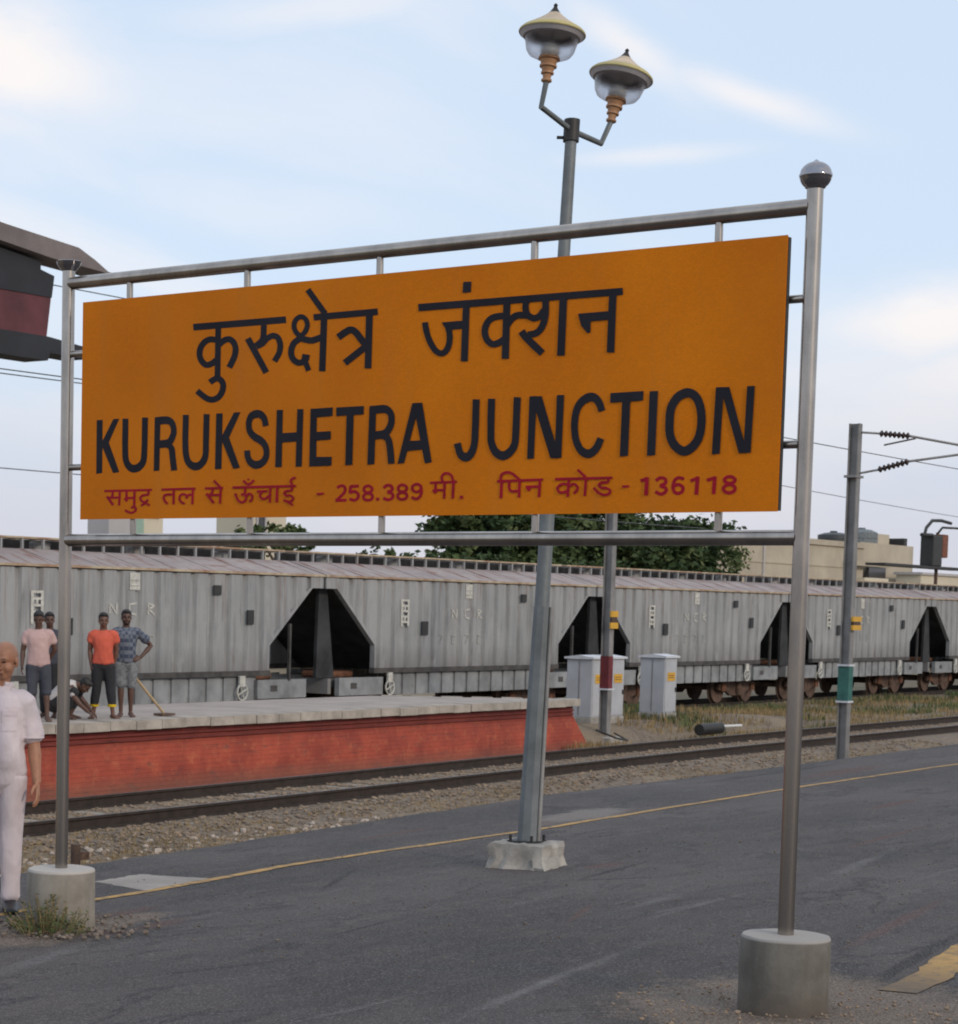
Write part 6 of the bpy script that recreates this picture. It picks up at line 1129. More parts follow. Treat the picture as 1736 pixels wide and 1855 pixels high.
# ------------------------------------------------------------------ trees
def crown_mb(lobes, n, size, rnd):
    mb = MB(); tot = sum(l[3]*l[4]*l[5] for l in lobes)
    for (cx, cy, cz, rx, ry, rz) in lobes:
        k = int(n*rx*ry*rz/tot); nb_ = max(6, k//90)
        cl = []
        for _ in range(nb_):
            while True:
                d = Vector((rnd.gauss(0, 1), rnd.gauss(0, 1), rnd.gauss(0, 1))).normalized(); rad = rnd.uniform(.45, 1.0)
                cl.append((Vector((cx+d.x*rx*rad, cy+d.y*ry*rad, cz+d.z*rz*rad)), rnd.uniform(.10, .24)*(rx+rz)/2)); break
        for c, cr in cl:
            for _ in range(k//nb_):
                d = Vector((rnd.gauss(0, 1), rnd.gauss(0, 1), rnd.gauss(0, .7)))*cr*.62; p = c+d
                a = Vector((rnd.uniform(-1, 1), rnd.uniform(-1, 1), rnd.uniform(-.6, .6))).normalized()*size*rnd.uniform(.6, 1.3); b_ = a.cross(Vector((rnd.uniform(-1, 1), rnd.uniform(-1, 1), rnd.uniform(-1, 1)))).normalized()*size*.55
                i = len(mb.v); mb.v += [p-a, p+b_, p+a, p-b_]; mb.f.append((i, i+1, i+2, i+3))
    return mb
def tree(label, x, y, lobes, n, size, seed, h=3.0, group='trees beyond the train', mats=('leaf_dark', 'leaf_mid', 'leaf_light'), fr=(.6, .3, .1), tr=.3):
    rnd = random.Random(seed); t = thing('tree', label, 'tree', (x, y, -1.1), 0, group)
    tk = MB(); tk.tube([(0, 0, 0), (.1, 0, h*.5), (0, .1, h)], tr, 10, r1=tr*.6)
    for l in lobes:
        e = Vector((l[0]-x, l[1]-y, l[2]+1.1)); tk.tube([(0, .05, h*.75), e*.6+Vector((0, 0, h*.3)), e], tr*.45, 7, r1=tr*.12)
    tk.build('trunk', 'bark', t, smooth=60)
    for m, f_ in zip(mats, fr): crown_mb(lobes, int(n*f_), size, rnd).build('crown', m, t, world=True)
    return t
tree('broad dark green tree left behind the board, over the middle wagon', 98, 60, [(96.9, 60, 5.6, 3.4, 3.5, 2.6), (101, 61, 6.2, 4.0, 4, 3.2), (95.6, 60, 6.4, 2.4, 2.5, 1.7), (99, 59, 4.0, 4.6, 3, 1.6)], 17000, .22, 1, 3.5)
tree('dark green tree in the middle of the row, behind the bottom rail', 109, 60, [(107, 60, 5.8, 4.8, 4, 3.6), (111, 61, 6.0, 4.5, 4, 3.2), (109, 59, 4.0, 5.5, 3, 2.0)], 16000, .22, 2, 3.5)
tree('dark green tree with a ragged edge beside the cream building', 121, 60, [(116.5, 60, 5.2, 3.8, 3.5, 2.8), (121.3, 60, 5.7, 4.0, 3.5, 2.4), (122.6, 60, 4.7, 3.2, 3, 1.5), (117.5, 59, 3.4, 5.0, 3, 1.9)], 16000, .22, 3, 3.0)
tree('sparse green tree showing under the board left of the middle', 76, 56, [(72.6, 56, 4.5, 1.6, 1.5, .7), (74.6, 56, 4.7, 1.5, 1.5, .7), (70.8, 56, 4.2, .9, 1, .45)], 2600, .13, 4, 3.2, mats=('leaf_mid', 'leaf_light', 'leaf_dark'))
tree('thin low tree top showing under the board between the left and big trees', 86, 58, [(85.0, 58, 4.1, 1.5, 1.5, .55), (89.2, 58, 4.3, 1.0, 1.2, .55), (87, 58, 3.5, 3, 1.5, .5)], 2400, .14, 5, 3.0, mats=('leaf_mid', 'leaf_light', 'leaf_dark'))
tree('low bushes behind the first gap in the train roof line', 82, 50, [(79.5, 50, 3.2, 3.5, 2, .9), (76, 50, 3.2, 2.5, 2, .7), (90, 50, 3.0, 6, 2, 1.0)], 5000, .16, 6, 2.0, mats=('leaf_dark', 'leaf_mid', 'leaf_light'))

# weed and scrap at the left base
wd = thing('weed', 'scruffy green weed growing at the foot of the left concrete base', 'weed', (9.06, 8.52, plat_z(8.52)+.01))
rnd = random.Random(12); stm = MB(); lv = MB()
for i in range(105):
    a = rnd.uniform(0, 6.28); d0_ = rnd.uniform(0, .15); h = rnd.uniform(.04, .24)*(1-d0_*2.5); b0 = Vector((math.cos(a)*d0_*1.2-.02, math.sin(a)*d0_*1.5, 0)); l = Vector((math.cos(a)*rnd.uniform(.02, .11), math.sin(a)*rnd.uniform(.02, .11), h)); l.x = min(l.x, .04)
    stm.tube([b0, b0+l*.5+Vector((0, 0, .01)), b0+l], .0022, 4)
    for _ in range(16):
        p_ = b0+l*rnd.uniform(.15, 1.0); q_ = Vector((rnd.uniform(-1, 1), rnd.uniform(-1, 1), rnd.uniform(-.3, .8))).normalized()*rnd.uniform(.012, .03); s_ = q_.cross(Vector((rnd.uniform(-1, 1), rnd.uniform(-1, 1), 1))).normalized()*.0045
        k = len(lv.v); lv.v += [p_, p_+q_*.5+s_, p_+q_, p_+q_*.5-s_]; lv.f.append((k, k+1, k+2, k+3))
stm.build('stems', 'dry_grass', wd); lv.build('leaves', 'leaf_mid', wd)
sc_ = MB(); sc_.v = [Vector((a*.035*(1+.3*mnoise.noise((a, b_, 1))), b_*.03, .018*abs(mnoise.noise((a*1.5, b_*1.7, 4)))*3)) for a in range(-1, 3) for b_ in range(-1, 3)]
sc_.f = [(i*4+j, (i+1)*4+j, (i+1)*4+j+1, i*4+j+1) for i in range(3) for j in range(3)]
tag(sc_.build('plastic_scrap', 'blue_plastic', loc=(9.08, 8.33, plat_z(8.3)+.02)), 'crumpled blue plastic scrap beside the weed at the left base', 'litter')
# ------------------------------------------------------------------ people
def loft(mb, rings, n=20, ref=None):
    """closed tube through rings (centre, rx, ry); rx is measured sideways, ry along the reference direction"""
    C = [Vector(r[0]) for r in rings]; m = len(C); rf_ = Vector(ref or (1, 0, 0)); vs = []; fs = []
    def frame(i):
        d = (C[min(i+1, m-1)]-C[max(i-1, 0)]).normalized(); s = d.cross(rf_)
        s = s.normalized() if s.length > 1e-4 else Vector((0, 1, 0)); return d, s, s.cross(d).normalized()
    full = []
    d, s, f = frame(0); full += [(C[0]-d*min(rings[0][1], rings[0][2])*.5, rings[0][1]*.6, rings[0][2]*.6, s, f)]
    for i in range(m): d, s, f = frame(i); full.append((C[i], rings[i][1], rings[i][2], s, f))
    d, s, f = frame(m-1); full += [(C[-1]+d*min(rings[-1][1], rings[-1][2])*.5, rings[-1][1]*.6, rings[-1][2]*.6, s, f)]
    for c, rx, ry, s, f in full:
        for k in range(n):
            a = 2*math.pi*k/n; vs.append(c+s*rx*math.cos(a)+f*ry*math.sin(a))
    M_ = len(full)
    fs = [(i*n+k, i*n+(k+1) % n, (i+1)*n+(k+1) % n, (i+1)*n+k) for i in range(M_-1) for k in range(n)]
    fs += [tuple(range(n-1, -1, -1)), tuple((M_-1)*n+k for k in range(n))]
    mb.add(vs, fs)
def fuse(mb, name, m, parent, voxel, smooth_it=6, label=None):
    me = mb.mesh(name, m); bm = bmesh.new(); bm.from_mesh(me); bmesh.ops.recalc_face_normals(bm, faces=bm.faces); bm.to_mesh(me); bm.free()
    tmp = bpy.data.objects.new('tmp', me); col.objects.link(tmp)
    r = tmp.modifiers.new('r', 'REMESH'); r.mode = 'VOXEL'; r.voxel_size = voxel; r.adaptivity = 0.0
    if smooth_it:
        s = tmp.modifiers.new('s', 'SMOOTH'); s.factor = .5; s.iterations = smooth_it
    dg = bpy.context.evaluated_depsgraph_get(); ev = tmp.evaluated_get(dg); nm = bpy.data.meshes.new_from_object(ev); nm.name = name
    bpy.data.objects.remove(tmp); nm.polygons.foreach_set('use_smooth', [True]*len(nm.polygons))
    o = bpy.data.objects.new(name, nm); col.objects.link(o); o.parent = parent
    if label: o['label'] = label
    return o
def hand(mb, wrist, d, palm_n, thumb_dir, s, curl=.35):
    """five fingered relaxed hand; d points from wrist to fingers, palm_n is the palm normal, thumb_dir the thumb side"""
    d = Vector(d).normalized(); t = Vector(thumb_dir); t = (t-d*t.dot(d)).normalized(); pn = Vector(palm_n); pn = (pn-d*pn.dot(d)-t*pn.dot(t)).normalized()
    W = Vector(wrist)
    loft(mb, [(W-d*.015*s, .024*s, .018*s), (W+d*.02*s, .032*s, .017*s), (W+d*.055*s, .040*s, .015*s), (W+d*.088*s, .040*s, .012*s)], 14, ref=tuple(pn))
    for i, (off, L, r) in enumerate(((.030, .072, .0092), (.010, .082, .0097), (-.011, .076, .0092), (-.031, .060, .0082))):
        p = W+d*.082*s+t*off*s; pts = [p-d*.02*s, p]; dd = d.copy()
        for k, fr in enumerate((.44, .32, .24)):
            dd = (dd*math.cos(curl*(.5+.45*k))+pn*math.sin(curl*(.5+.45*k))).normalized(); pts.append(pts[-1]+(dd+t*off*1.2)*L*fr*s)
        mb.tube(pts, [r*s*q for q in (1.05, 1.05, 1.0, .93, .78)], 9)
    p = W+d*.018*s+t*.026*s; q1 = p+(d*.55+t*.75+pn*.25).normalized()*.038*s; q2 = q1+(d*.9+t*.28+pn*.35).normalized()*.032*s; q3 = q2+(d*.97+pn*.3).normalized()*.025*s
    mb.tube([p-t*.01*s, p, q1, q2, q3], [.014*s, .014*s, .012*s, .0105*s, .0085*s], 9)
def head(mb, c, s, yawv=0.0, tilt=0.0):
    """head with brow, nose, lips, chin and ears; returns a function mapping head coordinates to body coordinates"""
    R = Matrix.Rotation(yawv, 3, 'Z') @ Matrix.Rotation(tilt, 3, 'Y'); c = Vector(c)
    def T(x, y, z): return c + R @ Vector((x*s, y*s, z*s))
    def ell(x, y, z, rx, ry, rz, n=18, m=12):
        b_ = MB().ball((0, 0, 0), rx*s, ry*s, rz*s, n, m); o = T(x, y, z); mb.add([o + R @ v for v in b_.v], b_.f)
    ell(-.008, 0, .035, .098, .077, .085); ell(.015, 0, -.03, .070, .062, .085); ell(.042, 0, -.085, .036, .035, .030); ell(.055, 0, .022, .040, .055, .028)
    ell(.04, .036, -.035, .042, .028, .035); ell(.04, -.036, -.035, .042, .028, .035)
    mb.tube([T(.088, 0, .012), T(.106, 0, -.018), T(.112, 0, -.035)], [.010*s, .012*s, .015*s], 8); ell(.098, .011, -.037, .011, .009, .008, 8, 6); ell(.098, -.011, -.037, .011, .009, .008, 8, 6)
    ell(.086, 0, -.062, .012, .024, .007, 10, 6); ell(.084, 0, -.072, .012, .021, .008, 10, 6)
    for sg_ in (-1, 1):
        ell(-.006, sg_*.078, -.010, .019, .008, .030, 12, 8); ell(.004, sg_*.074, -.032, .009, .008, .011, 8, 6)
    return T, R
def face_parts(T, R, s, parent, hair=True, bald=False, beard=False, voxel=.008):
    for sg_ in (-1, 1):
        MB().ball(T(.078, sg_*.030, .004), .0085*s, .0105*s, .0055*s, 10, 8).build('eye', 'eye', parent, smooth=60)
        e = MB(); e.tube([T(.090, sg_*.014, .024), T(.091, sg_*.030, .029), T(.082, sg_*.046, .024)], .0038*s, 6); e.build('eyebrow', 'hair' if not bald else 'grey_stubble', parent, smooth=60)
    MB().tube([T(.091, -.020, -.067), T(.098, 0, -.067), T(.091, .020, -.067)], .0035*s, 6).build('mouth', 'lip', parent, smooth=60)
    if hair:
        h = MB()
        for (x, y, z, rx, ry, rz) in ((-.020, 0, .058, .100, .084, .078), (-.035, 0, .02, .078, .082, .075), (.035, 0, .098, .060, .062, .034), (-.01, .05, .05, .05, .035, .05), (-.01, -.05, .05, .05, .035, .05)):
            b_ = MB().ball((0, 0, 0), rx*s, ry*s, rz*s, 16, 10); o = T(x, y, z); h.add([o + R @ v for v in b_.v], b_.f)
        hm_ = fuse(h, 'hair', 'hair', parent, voxel, 3)
    if beard:
        h = MB()
        for (x, y, z, rx, ry, rz) in ((.048, 0, -.090, .040, .040, .028), (.02, .052, -.05, .035, .014, .04), (.02, -.052, -.05, .035, .014, .04)):
            b_ = MB().ball((0, 0, 0), rx*s, ry*s, rz*s, 14, 9); o = T(x, y, z); h.add([o + R @ v for v in b_.v], b_.f)
        fuse(h, 'beard', 'hair', parent, voxel, 2)
def foot(mb, ankle, H, toe_out, bare=True):
    a = Vector(ankle); d = Vector((math.cos(toe_out), math.sin(toe_out), 0)); L = .15*H
    loft(mb, [(a-d*.028*H+Vector((0, 0, -.022*H)), .020*H, .020*H), (a+d*.01*H+Vector((0, 0, -.018*H)), .022*H, .024*H), (a+d*.055*H+Vector((0, 0, -.028*H)), .026*H, .016*H), (a+d*.095*H+Vector((0, 0, -.034*H)), .028*H, .010*H)], 14, ref=(0, 0, 1))
    if bare:
        s = Vector((-d.y, d.x, 0))
        for k in range(5): mb.tube([a+d*.085*H+s*(k-2)*.011*H+Vector((0, 0, -.036*H)), a+d*(.118-.006*abs(k-1))*H+s*(k-2)*.012*H+Vector((0, 0, -.038*H))], .0065*H, 7)
def person(label, loc, rz, H, pose, voxel, group=None):
    P = dict(hipL=(0, .052, .50), hipR=(0, -.052, .50), kneeL=(.006, .056, .285), kneeR=(.006, -.056, .285), ankL=(-.012, .056, .042), ankR=(-.012, -.056, .042), toeL=.2, toeR=-.2,
             shL=(0, .108, .802), shR=(0, -.108, .802), elL=(-.008, .128, .632), elR=(-.008, -.128, .632), wrL=(.018, .130, .490), wrR=(.018, -.130, .490), head=(.012, 0, .925), hy=0.0, ht=0.06, belly=1.0, girth=1.0,
             handL=None, handR=None, dz=0.0, lean=0.0)
    P.update(pose); s = H/1.70; V = lambda k: Vector(P[k])*H
    t = thing('person', label, 'person', loc, rz, group); b_ = MB(); G = P['girth']
    bel = P['belly']
    def tr(x, z): return (x*H + P['lean']*(z-.5)*H, 0, z*H)
    torso = [(tr(0, .475), .078*G, .060), (tr(0, .52), .096*G, .068), (tr(.006*bel, .575), .092*G, .066*bel), (tr(.010*bel, .63), .086*G, .064*bel), (tr(.006, .70), .094*G, .066), (tr(.004, .755), .102*G, .064), (tr(.000, .785), .092*G, .054), (tr(-.004, .808), .068*G, .044), (tr(-.006, .832), .040, .036)]
    torso = [(c, rx*H, ry*H) for c, rx, ry in torso]; loft(b_, torso, 26)
    hc = V('head'); nb0 = Vector(tr(-.008, .815))
    loft(b_, [(nb0, .037*H, .037*H), (nb0.lerp(hc, .45), .033*H, .035*H), (hc+Vector((-.01*H, 0, -.02*H)), .031*H, .035*H)], 16)
    T, R = head(b_, hc, s, P['hy'], P['ht'])
    for S_ in 'LR':
        sh, el, wr = V('sh'+S_), V('el'+S_), V('wr'+S_); sg_ = 1 if S_ == 'L' else -1
        loft(b_, [(sh+Vector((0, -sg_*.035*H, -.004*H)), .030*H, .034*H), (sh+Vector((0, 0, -.014*H)), .034*H, .036*H), (sh.lerp(el, .35), .030*H, .032*H), (sh.lerp(el, .75), .026*H, .028*H), (el, .023*H, .025*H), (el.lerp(wr, .3), .025*H, .025*H), (el.lerp(wr, .7), .019*H, .019*H), (wr, .0155*H, .0175*H)], 14)
        hd = P['hand'+S_] or dict(d=(wr-el).normalized()+Vector((.08, 0, 0)), n=(.1, -sg_, 0), t=(1, 0, 0), curl=.35)
        hand(b_, wr, hd['d'], hd['n'], hd['t'], s, hd.get('curl', .35))
        hp, kn, an = V('hip'+S_), V('knee'+S_), V('ank'+S_)
        loft(b_, [(hp+Vector((0, 0, .02*H)), .052*H, .056*H), (hp.lerp(kn, .25), .050*H, .053*H), (hp.lerp(kn, .7), .038*H, .041*H), (kn, .031*H, .034*H), (kn.lerp(an, .3), .031*H, .034*H), (kn.lerp(an, .75), .021*H, .023*H), (an, .019*H, .021*H)], 16)
        foot(b_, an, H, P['toe'+S_], not P.get('shod'))
    t['_s'] = s
    return t, b_, T, R, P, V, torso, s
def shirt(P, V, torso, H, parent, m, voxel, hem=.49, sleeve=.8, puff=1.13, label=None, name='shirt', collar=None):
    mb = MB(); rings = []
    for c, rx, ry in torso:
        z = c[2]/H
        if z >= hem-.03: rings.append((Vector(c), rx*puff+.008*H, ry*puff+.008*H))
    c0 = rings[0][0].copy(); c0.z = hem*H; rings[0] = (c0, rings[0][1]*1.03, rings[0][2]*1.05)
    c1, rx1, ry1 = rings[-1]; rings[-1] = (c1+Vector((0, 0, -.004*H)), rx1*.88, ry1*.95)
    loft(mb, rings, 30)
    for S_ in 'LR':
        sh, el = V('sh'+S_), V('el'+S_); sg_ = 1 if S_ == 'L' else -1; e = sh.lerp(el, sleeve)
        loft(mb, [(sh+Vector((0, -sg_*.055*H, .002*H)), .034*H, .040*H), (sh+Vector((0, -sg_*.024*H, -.004*H)), .040*H, .045*H), (sh+Vector((0, -sg_*.002*H, -.018*H)), .043*H, .046*H), (sh.lerp(el, sleeve*.55), .038*H, .043*H), (e, .041*H, .047*H)], 18)
    mb2 = MB(); mb2.v = [v + Vector((1, 1, 0))*0 for v in mb.v]; mb2.f = mb.f
    o = fuse(mb, name, m, parent, voxel, 5, label)
    # soft cloth folds in the geometry
    for v in o.data.vertices:
        p_ = v.co; k = .0075*s_fold*mnoise.noise((p_.x*9+3, p_.y*9, p_.z*4.5)) + .0035*s_fold*mnoise.noise((p_.x*22, p_.y*22, p_.z*12)); v.co = p_ + v.normal*k
    return o
s_fold = 1.5
def trousers(P, V, torso, H, parent, m, voxel, length=.97, puff=1.2, waist=.575, flare=.0, label=None, name='trousers'):
    """length: 0 hip, .5 knee, 1 ankle"""
    mb = MB(); rings = [(Vector(c), rx*1.06+.006*H, ry*1.06+.006*H) for c, rx, ry in torso if c[2]/H <= waist+.01]; loft(mb, rings, 26)
    for S_ in 'LR':
        hp, kn, an = V('hip'+S_), V('knee'+S_), V('ank'+S_)
        pts = [(0.02, hp, .056, .060), (.2, hp.lerp(kn, .4), .050, .053), (.5, kn, .039, .042), (.62, kn.lerp(an, .3), .038, .041), (.85, kn.lerp(an, .75), .033+flare, .036+flare), (1.0, an, .034+flare, .038+flare)]
        rg = []
        for i, (t_, c, rx, ry) in enumerate(pts):
            if t_ <= length: rg.append((c, rx*H*puff/1.1, ry*H*puff/1.1)); last = i
        if last+1 < len(pts):
            a, b_ = pts[last], pts[last+1]; u = (length-a[0])/(b_[0]-a[0])
            if u > .05: rg.append((a[1].lerp(b_[1], u), (a[2]+(b_[2]-a[2])*u)*H*puff/1.1*1.04, (a[3]+(b_[3]-a[3])*u)*H*puff/1.1*1.04))
        loft(mb, rg, 20)
    o = fuse(mb, name, m, parent, voxel, 5, label)
    for v in o.data.vertices:
        p_ = v.co; v.co = p_ + v.normal*(.007*s_fold*mnoise.noise((p_.x*8+7, p_.y*8, p_.z*3.5))+.003*mnoise.noise((p_.x*20, p_.y*20, p_.z*14)))
    return o

# elderly man in white at the left edge of the frame, facing the camera and looking aside
H = 1.72
t, b_, T, R, P, V, torso, s = person('bald elderly man in white shirt and trousers cut by the left edge of the picture', (9.594, 9.478, plat_z(9.478)+.004), math.radians(214), H,
    dict(shod=True, belly=1.15, girth=.97, hy=math.radians(-14), ht=.12, head=(.012, .026, .925), shL=(0, .101, .788), shR=(0, -.101, .788), elL=(-.015, .131, .622), wrL=(.022, .150, .480), elR=(-.015, -.136, .622), wrR=(.012, -.146, .478),
         hipL=(0, .055, .50), hipR=(0, -.055, .50), kneeL=(.004, .052, .285), kneeR=(.004, -.060, .285), ankL=(-.010, .050, .046), ankR=(-.01, -.070, .046)), .005)
fuse(b_, 'body', 'skin_light', t, .0055, 4)
face_parts(T, R, s, t, hair=False, bald=True)
h_ = MB()
for (x, y, z, rx, ry, rz) in ((-.055, 0, -.005, .052, .066, .036), (-.03, .06, .0, .03, .019, .028), (-.03, -.06, .0, .03, .019, .028)):
    q_ = MB().ball((0, 0, 0), rx*s, ry*s, rz*s, 14, 9); o_ = T(x, y, z); h_.add([o_ + R @ v for v in q_.v], q_.f)
fuse(h_, 'hair', 'grey_stubble', t, .006, 3)
s_fold = 1.9
sh_ = shirt(P, V, torso, H, t, 'cloth_white', .009, hem=.475, sleeve=.86, puff=1.10)
def on_chest(y0, y1, z0, z1, name, off=.004, m='cloth_white', ny=6, nz=6):
    # patch of cloth laid on the shirt front, following its surface
    mb = MB(); vs = sh_.data.vertices
    front = [v.co for v in vs if v.co.x > .02 and abs(v.co.y) < .2]
    for i in range(ny+1):
        for j in range(nz+1):
            y = (y0+(y1-y0)*i/ny)*H; z = (z0+(z1-z0)*j/nz)*H
            c_ = min(front, key=lambda q: (q.y-y)**2+(q.z-z)**2); mb.v.append(Vector((c_.x+off, y, z)))
    mb.f = [(i*(nz+1)+j, (i+1)*(nz+1)+j, (i+1)*(nz+1)+j+1, i*(nz+1)+j+1) for i in range(ny) for j in range(nz)]
    # turn the rim back to the cloth so the patch has an edge
    rim = [(i, 0) for i in range(ny+1)]+[(ny, j) for j in range(1, nz+1)]+[(i, nz) for i in range(ny-1, -1, -1)]+[(0, j) for j in range(nz-1, 0, -1)]
    b0 = len(mb.v); mb.v += [mb.v[i*(nz+1)+j]-Vector((off+.006, 0, 0)) for i, j in rim]; n_ = len(rim)
    mb.f += [(rim[k][0]*(nz+1)+rim[k][1], b0+k, b0+(k+1) % n_, rim[(k+1) % n_][0]*(nz+1)+rim[(k+1) % n_][1]) for k in range(n_)]
    return mb.build(name, m, sh_, smooth=40)
on_chest(-.010, .010, .50, .80, 'placket', .004, ny=2, nz=26)
on_chest(.030, .082, .672, .745, 'pocket', .005)
on_chest(.030, .082, .728, .747, 'pocket_flap', .009, ny=6, nz=2)
for zz in (.54, .60, .66, .72, .775):
    MB().ball((.0, 0, 0), .002, .0055, .0055, 8, 6).build('button', 'white_plastic', sh_).location = (max(v.co.x for v in sh_.data.vertices if abs(v.co.y) < .02 and abs(v.co.z-zz*H) < .012)+.006, 0, zz*H)
for sg_ in (-1, 1):      # collar leaves, placket, pocket, hems
    MB().add([(.050*H, sg_*.004*H, .812*H), (.066*H, sg_*.012*H, .768*H), (.060*H, sg_*.050*H, .785*H), (.010*H, sg_*.056*H, .838*H), (.022*H, sg_*.038*H, .848*H)], [(0, 1, 2, 3, 4)]).build('collar', 'cloth_white', sh_)
nbk = [Vector((-.008*H+.044*H*math.cos(a), .046*H*math.sin(a), .838*H+.004*H*math.cos(a))) for a in [math.radians(k) for k in range(35, 330, 18)]]
MB().tube(nbk, .0085*H, 8).build('collar', 'cloth_white', sh_, smooth=60)
MB().tube([V('shL').lerp(V('elL'), .86)+Vector((.046*H*math.cos(a), .040*H*math.sin(a), 0)) for a in [k*math.pi/10 for k in range(20)]], .0035*H, 6, closed=True).build('sleeve_hem', 'cloth_white', sh_, smooth=60)
trousers(P, V, torso, H, t, 'cloth_cream', .010, length=.985, puff=1.14, flare=.002)
for S_ in 'LR':
    a = V('ank'+S_); m_ = MB(); d = Vector((math.cos(P['toe'+S_]), math.sin(P['toe'+S_]), 0))
    loft(m_, [(a-d*.036*H+Vector((0, 0, -.020*H)), .024*H, .024*H), (a+d*.02*H+Vector((0, 0, -.020*H)), .028*H, .025*H), (a+d*.07*H+Vector((0, 0, -.030*H)), .032*H, .018*H), (a+d*.112*H+Vector((0, 0, -.034*H)), .024*H, .013*H)], 16, ref=(0, 0, 1))
    fuse(m_, 'shoe', 'leather', t, .007, 3)

FACE = math.radians(222)
# man in pink t-shirt
H = 1.66
t, b_, T, R, P, V, torso, s = person('man in pale pink t-shirt and dark knee length shorts standing left of the left post', (23.4, 22.28, .008), FACE+.05, H,
    dict(hy=-.15, ht=.30, girth=.95, elR=(-.02, -.140, .635), wrR=(.015, -.148, .50), kneeL=(.01, .075, .285), ankL=(.03, .085, .042), elL=(-.03, .15, .65), wrL=(-.07, .10, .56)), .01)
fuse(b_, 'body', 'skin_dark', t, .009, 3); face_parts(T, R, s, t)
o_ = shirt(P, V, torso, H, t, 'cloth_pink', .014, hem=.50, sleeve=.55, puff=1.12)
MB().box(.080*H, .0845*H, -.045*H, .03*H, .705*H, .712*H).box(.080*H, .0845*H, -.035*H, .02*H, .695*H, .700*H).build('chest_print', 'cloth_orange', o_)
trousers(P, V, torso, H, t, 'cloth_charcoal', .014, length=.56, puff=1.3, name='shorts')
# person mostly hidden behind him
H = 1.64
t, b_, T, R, P, V, torso, s = person('person in dark clothes almost hidden behind the man in pink', (24.25, 22.85, .008), FACE-.3, H, dict(hy=.4, ht=.1), .01)
fuse(b_, 'body', 'skin_dark', t, .011, 3); face_parts(T, R, s, t); shirt(P, V, torso, H, t, 'cloth_charcoal', .016, hem=.50, sleeve=.6); trousers(P, V, torso, H, t, 'cloth_black', .016, length=.95, puff=1.2)
# man in orange t-shirt, rolled trousers with yellow cuffs
H = 1.65
t, b_, T, R, P, V, torso, s = person('man in bright orange t-shirt and dark rolled trousers with yellow cuffs', (24.72, 22.15, .008), FACE-.02, H,
    dict(hy=.1, ht=.12, girth=.90, elR=(-.03, -.125, .64), wrR=(.0, -.112, .50), elL=(-.03, .125, .64), wrL=(-.045, .108, .53), kneeL=(.012, .070, .285), ankL=(.02, .10, .042), kneeR=(.0, -.06, .285), ankR=(-.02, -.085, .042), toeL=.55, toeR=-.25), .01)
fuse(b_, 'body', 'skin_brown', t, .009, 3); face_parts(T, R, s, t)
shirt(P, V, torso, H, t, 'cloth_orange', .014, hem=.53, sleeve=.45, puff=1.10)
tr_ = trousers(P, V, torso, H, t, 'cloth_black', .014, length=.80, puff=1.25)
for S_ in 'LR':
    c_ = V('knee'+S_).lerp(V('ank'+S_), .66); MB().lathe([(.036*H, -.022), (.041*H, -.02), (.042*H, .018), (.036*H, .022)], 16, c_).build('cuff', 'cloth_yellow', tr_, smooth=50)
# man in check shirt with hand on hip
H = 1.70
t, b_, T, R, P, V, torso, s = person('bearded man in dark checked shirt and grey shorts with one hand on his hip', (25.45, 22.32, .008), FACE+.02, H,
    dict(hy=.05, ht=.05, girth=.93, elL=(-.05, .235, .665), wrL=(.045, .135, .555), handL=dict(d=(.35, -.75, -.25), n=(-.2, -1, .1), t=(-.3, -.2, .9), curl=.5), kneeR=(.01, -.045, .285), ankR=(.0, -.04, .042), kneeL=(.0, .05, .285), ankL=(-.02, .052, .042)), .01)
fuse(b_, 'body', 'skin_dark', t, .009, 3); face_parts(T, R, s, t, beard=True)
shirt(P, V, torso, H, t, 'cloth_check', .014, hem=.52, sleeve=.62, puff=1.10)
trousers(P, V, torso, H, t, 'cloth_greyshort', .014, length=.50, puff=1.35, name='shorts')
# crouching worker bent over, seen from behind the post
H = 1.64
cr = thing('person', 'crouching worker in a white shirt bent over his work behind the left post', 'person', (24.15, 22.45, .008), math.radians(300)); m_ = MB()
s = H/1.7
sp = [(-.16, 0, .22), (-.13, 0, .30), (-.02, 0, .42), (.10, 0, .50), (.17, 0, .52)]
loft(m_, [(sp[0], .14, .11), (sp[1], .155, .115), (sp[2], .15, .11), (sp[3], .165, .11), (sp[4], .12, .08)], 24)
loft(m_, [((.17, 0, .52), .055, .055), ((.27, 0, .53), .052, .055)], 14); T, R = head(m_, (.33, 0, .52), s, 0, .9)
for sg_ in (-1, 1):
    loft(m_, [((-.12, sg_*.09, .24), .085, .09), ((.08, sg_*.15, .36), .07, .075), ((.22, sg_*.17, .44), .056, .06)], 14)
    loft(m_, [((.22, sg_*.17, .44), .054, .057), ((.14, sg_*.16, .24), .052, .055), ((.08, sg_*.15, .075), .033, .036)], 14); foot(m_, (.07, sg_*.15, .07), H, sg_*.2)
    loft(m_, [((.14, sg_*.14, .50), .055, .06), ((.20, sg_*.19, .36), .045, .048), ((.30, sg_*.19, .24), .038, .04), ((.42, sg_*.12, .12), .028, .03)], 14); hand(m_, (.42, sg_*.12, .12), (.7, 0, -.6), (-.3, 0, -.7), (0, -sg_, 0), s, .5)
fuse(m_, 'body', 'skin_dark', cr, .009, 3); face_parts(T, R, s, cr)
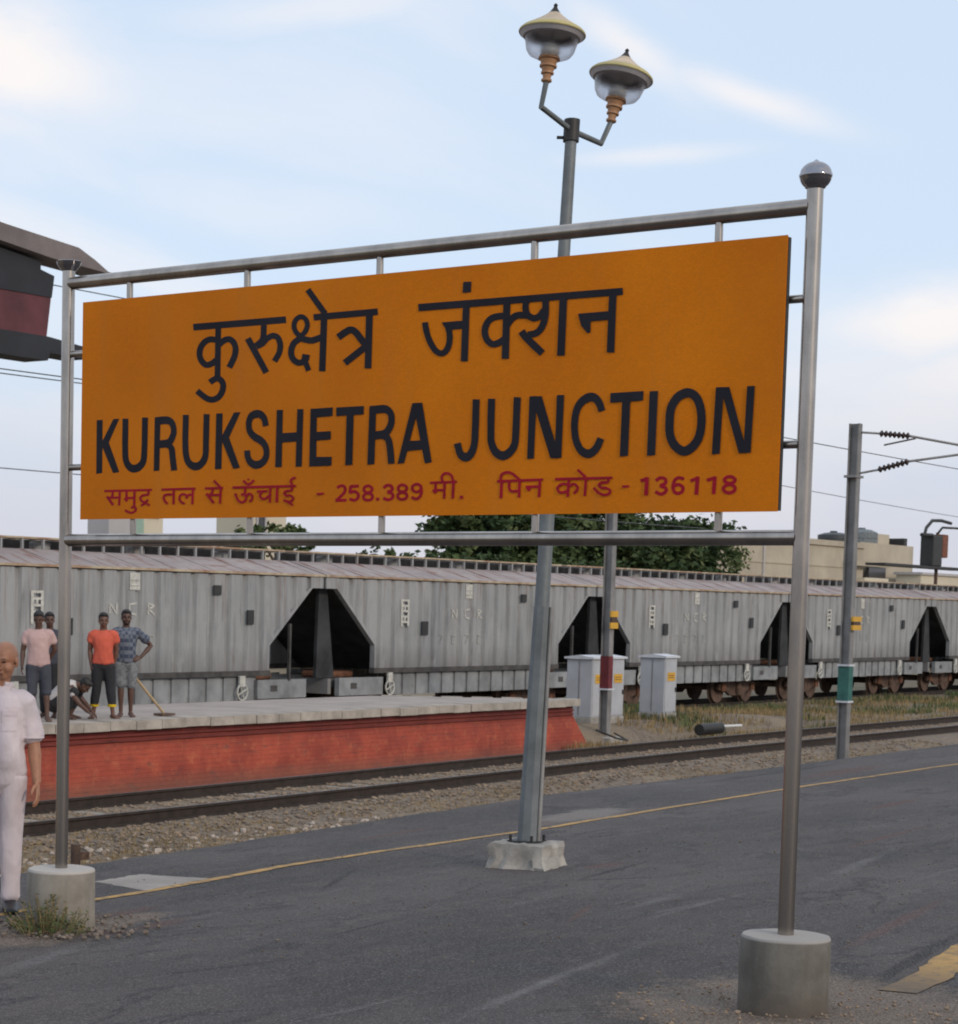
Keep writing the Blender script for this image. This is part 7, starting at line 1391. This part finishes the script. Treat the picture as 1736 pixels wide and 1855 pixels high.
m_ = MB(); loft(m_, [(sp[0], .155, .125), (sp[1], .17, .13), (sp[2], .168, .125), (sp[3], .18, .125), (sp[4], .135, .09)], 24)
for sg_ in (-1, 1): loft(m_, [((.12, sg_*.12, .50), .07, .075), ((.20, sg_*.19, .37), .058, .062)], 14)
fuse(m_, 'shirt', 'cloth_worker', cr, .014, 4)
m_ = MB(); loft(m_, [((-.19, 0, .17), .15, .12), ((-.14, 0, .26), .172, .135)], 20)
for sg_ in (-1, 1):
    loft(m_, [((-.13, sg_*.09, .23), .095, .10), ((.08, sg_*.15, .36), .08, .085), ((.22, sg_*.17, .45), .066, .07)], 14); loft(m_, [((.23, sg_*.17, .44), .064, .066), ((.15, sg_*.16, .26), .06, .064), ((.11, sg_*.155, .16), .05, .052)], 14)
fuse(m_, 'trousers', 'cloth_black', cr, .014, 4)
# tools and materials on the raised platform
tl = thing('shovel', 'long wooden handled shovel leaning beside the men on the raised platform', 'shovel', (26.1, 22.2, .01))
MB().tube([(.10, -.05, .04), (-.28, .25, .62)], .022, 8).build('handle', 'wood', tl, smooth=60); MB().box(-.02, .30, -.13, .06, .0, .035).build('blade', 'bogie', tl)
MB().tube([(-.30, .20, .62), (-.27, .32, .63)], .022, 8).build('grip', 'wood', tl, smooth=60)
cl_ = MB(); cl_.v = [Vector((a*.16, b_*.10, .02+.05*abs(mnoise.noise((a*.9, b_*.9, 3))))) for a in range(6) for b_ in range(5)]; cl_.f = [(i*5+j, (i+1)*5+j, (i+1)*5+j+1, i*5+j+1) for i in range(5) for j in range(4)]
tag(cl_.build('groundsheet', 'teal', loc=(23.95, 22.0, .015)), 'crumpled teal sheet on the raised platform by the crouching worker', 'sheet')
for (x, y, l, a, lb) in ((25.6, 22.6, .9, .3, 'thin iron bar lying on the raised platform nearer the post'), (26.3, 22.7, .7, -.1, 'thin iron bar lying on the raised platform nearer the shovel')):
    tag(MB().tube([(0, 0, .02), (l*math.cos(a), l*math.sin(a), .02)], .012, 6).build('iron_bar', 'bogie', loc=(x, y, .01)), lb, 'bar')
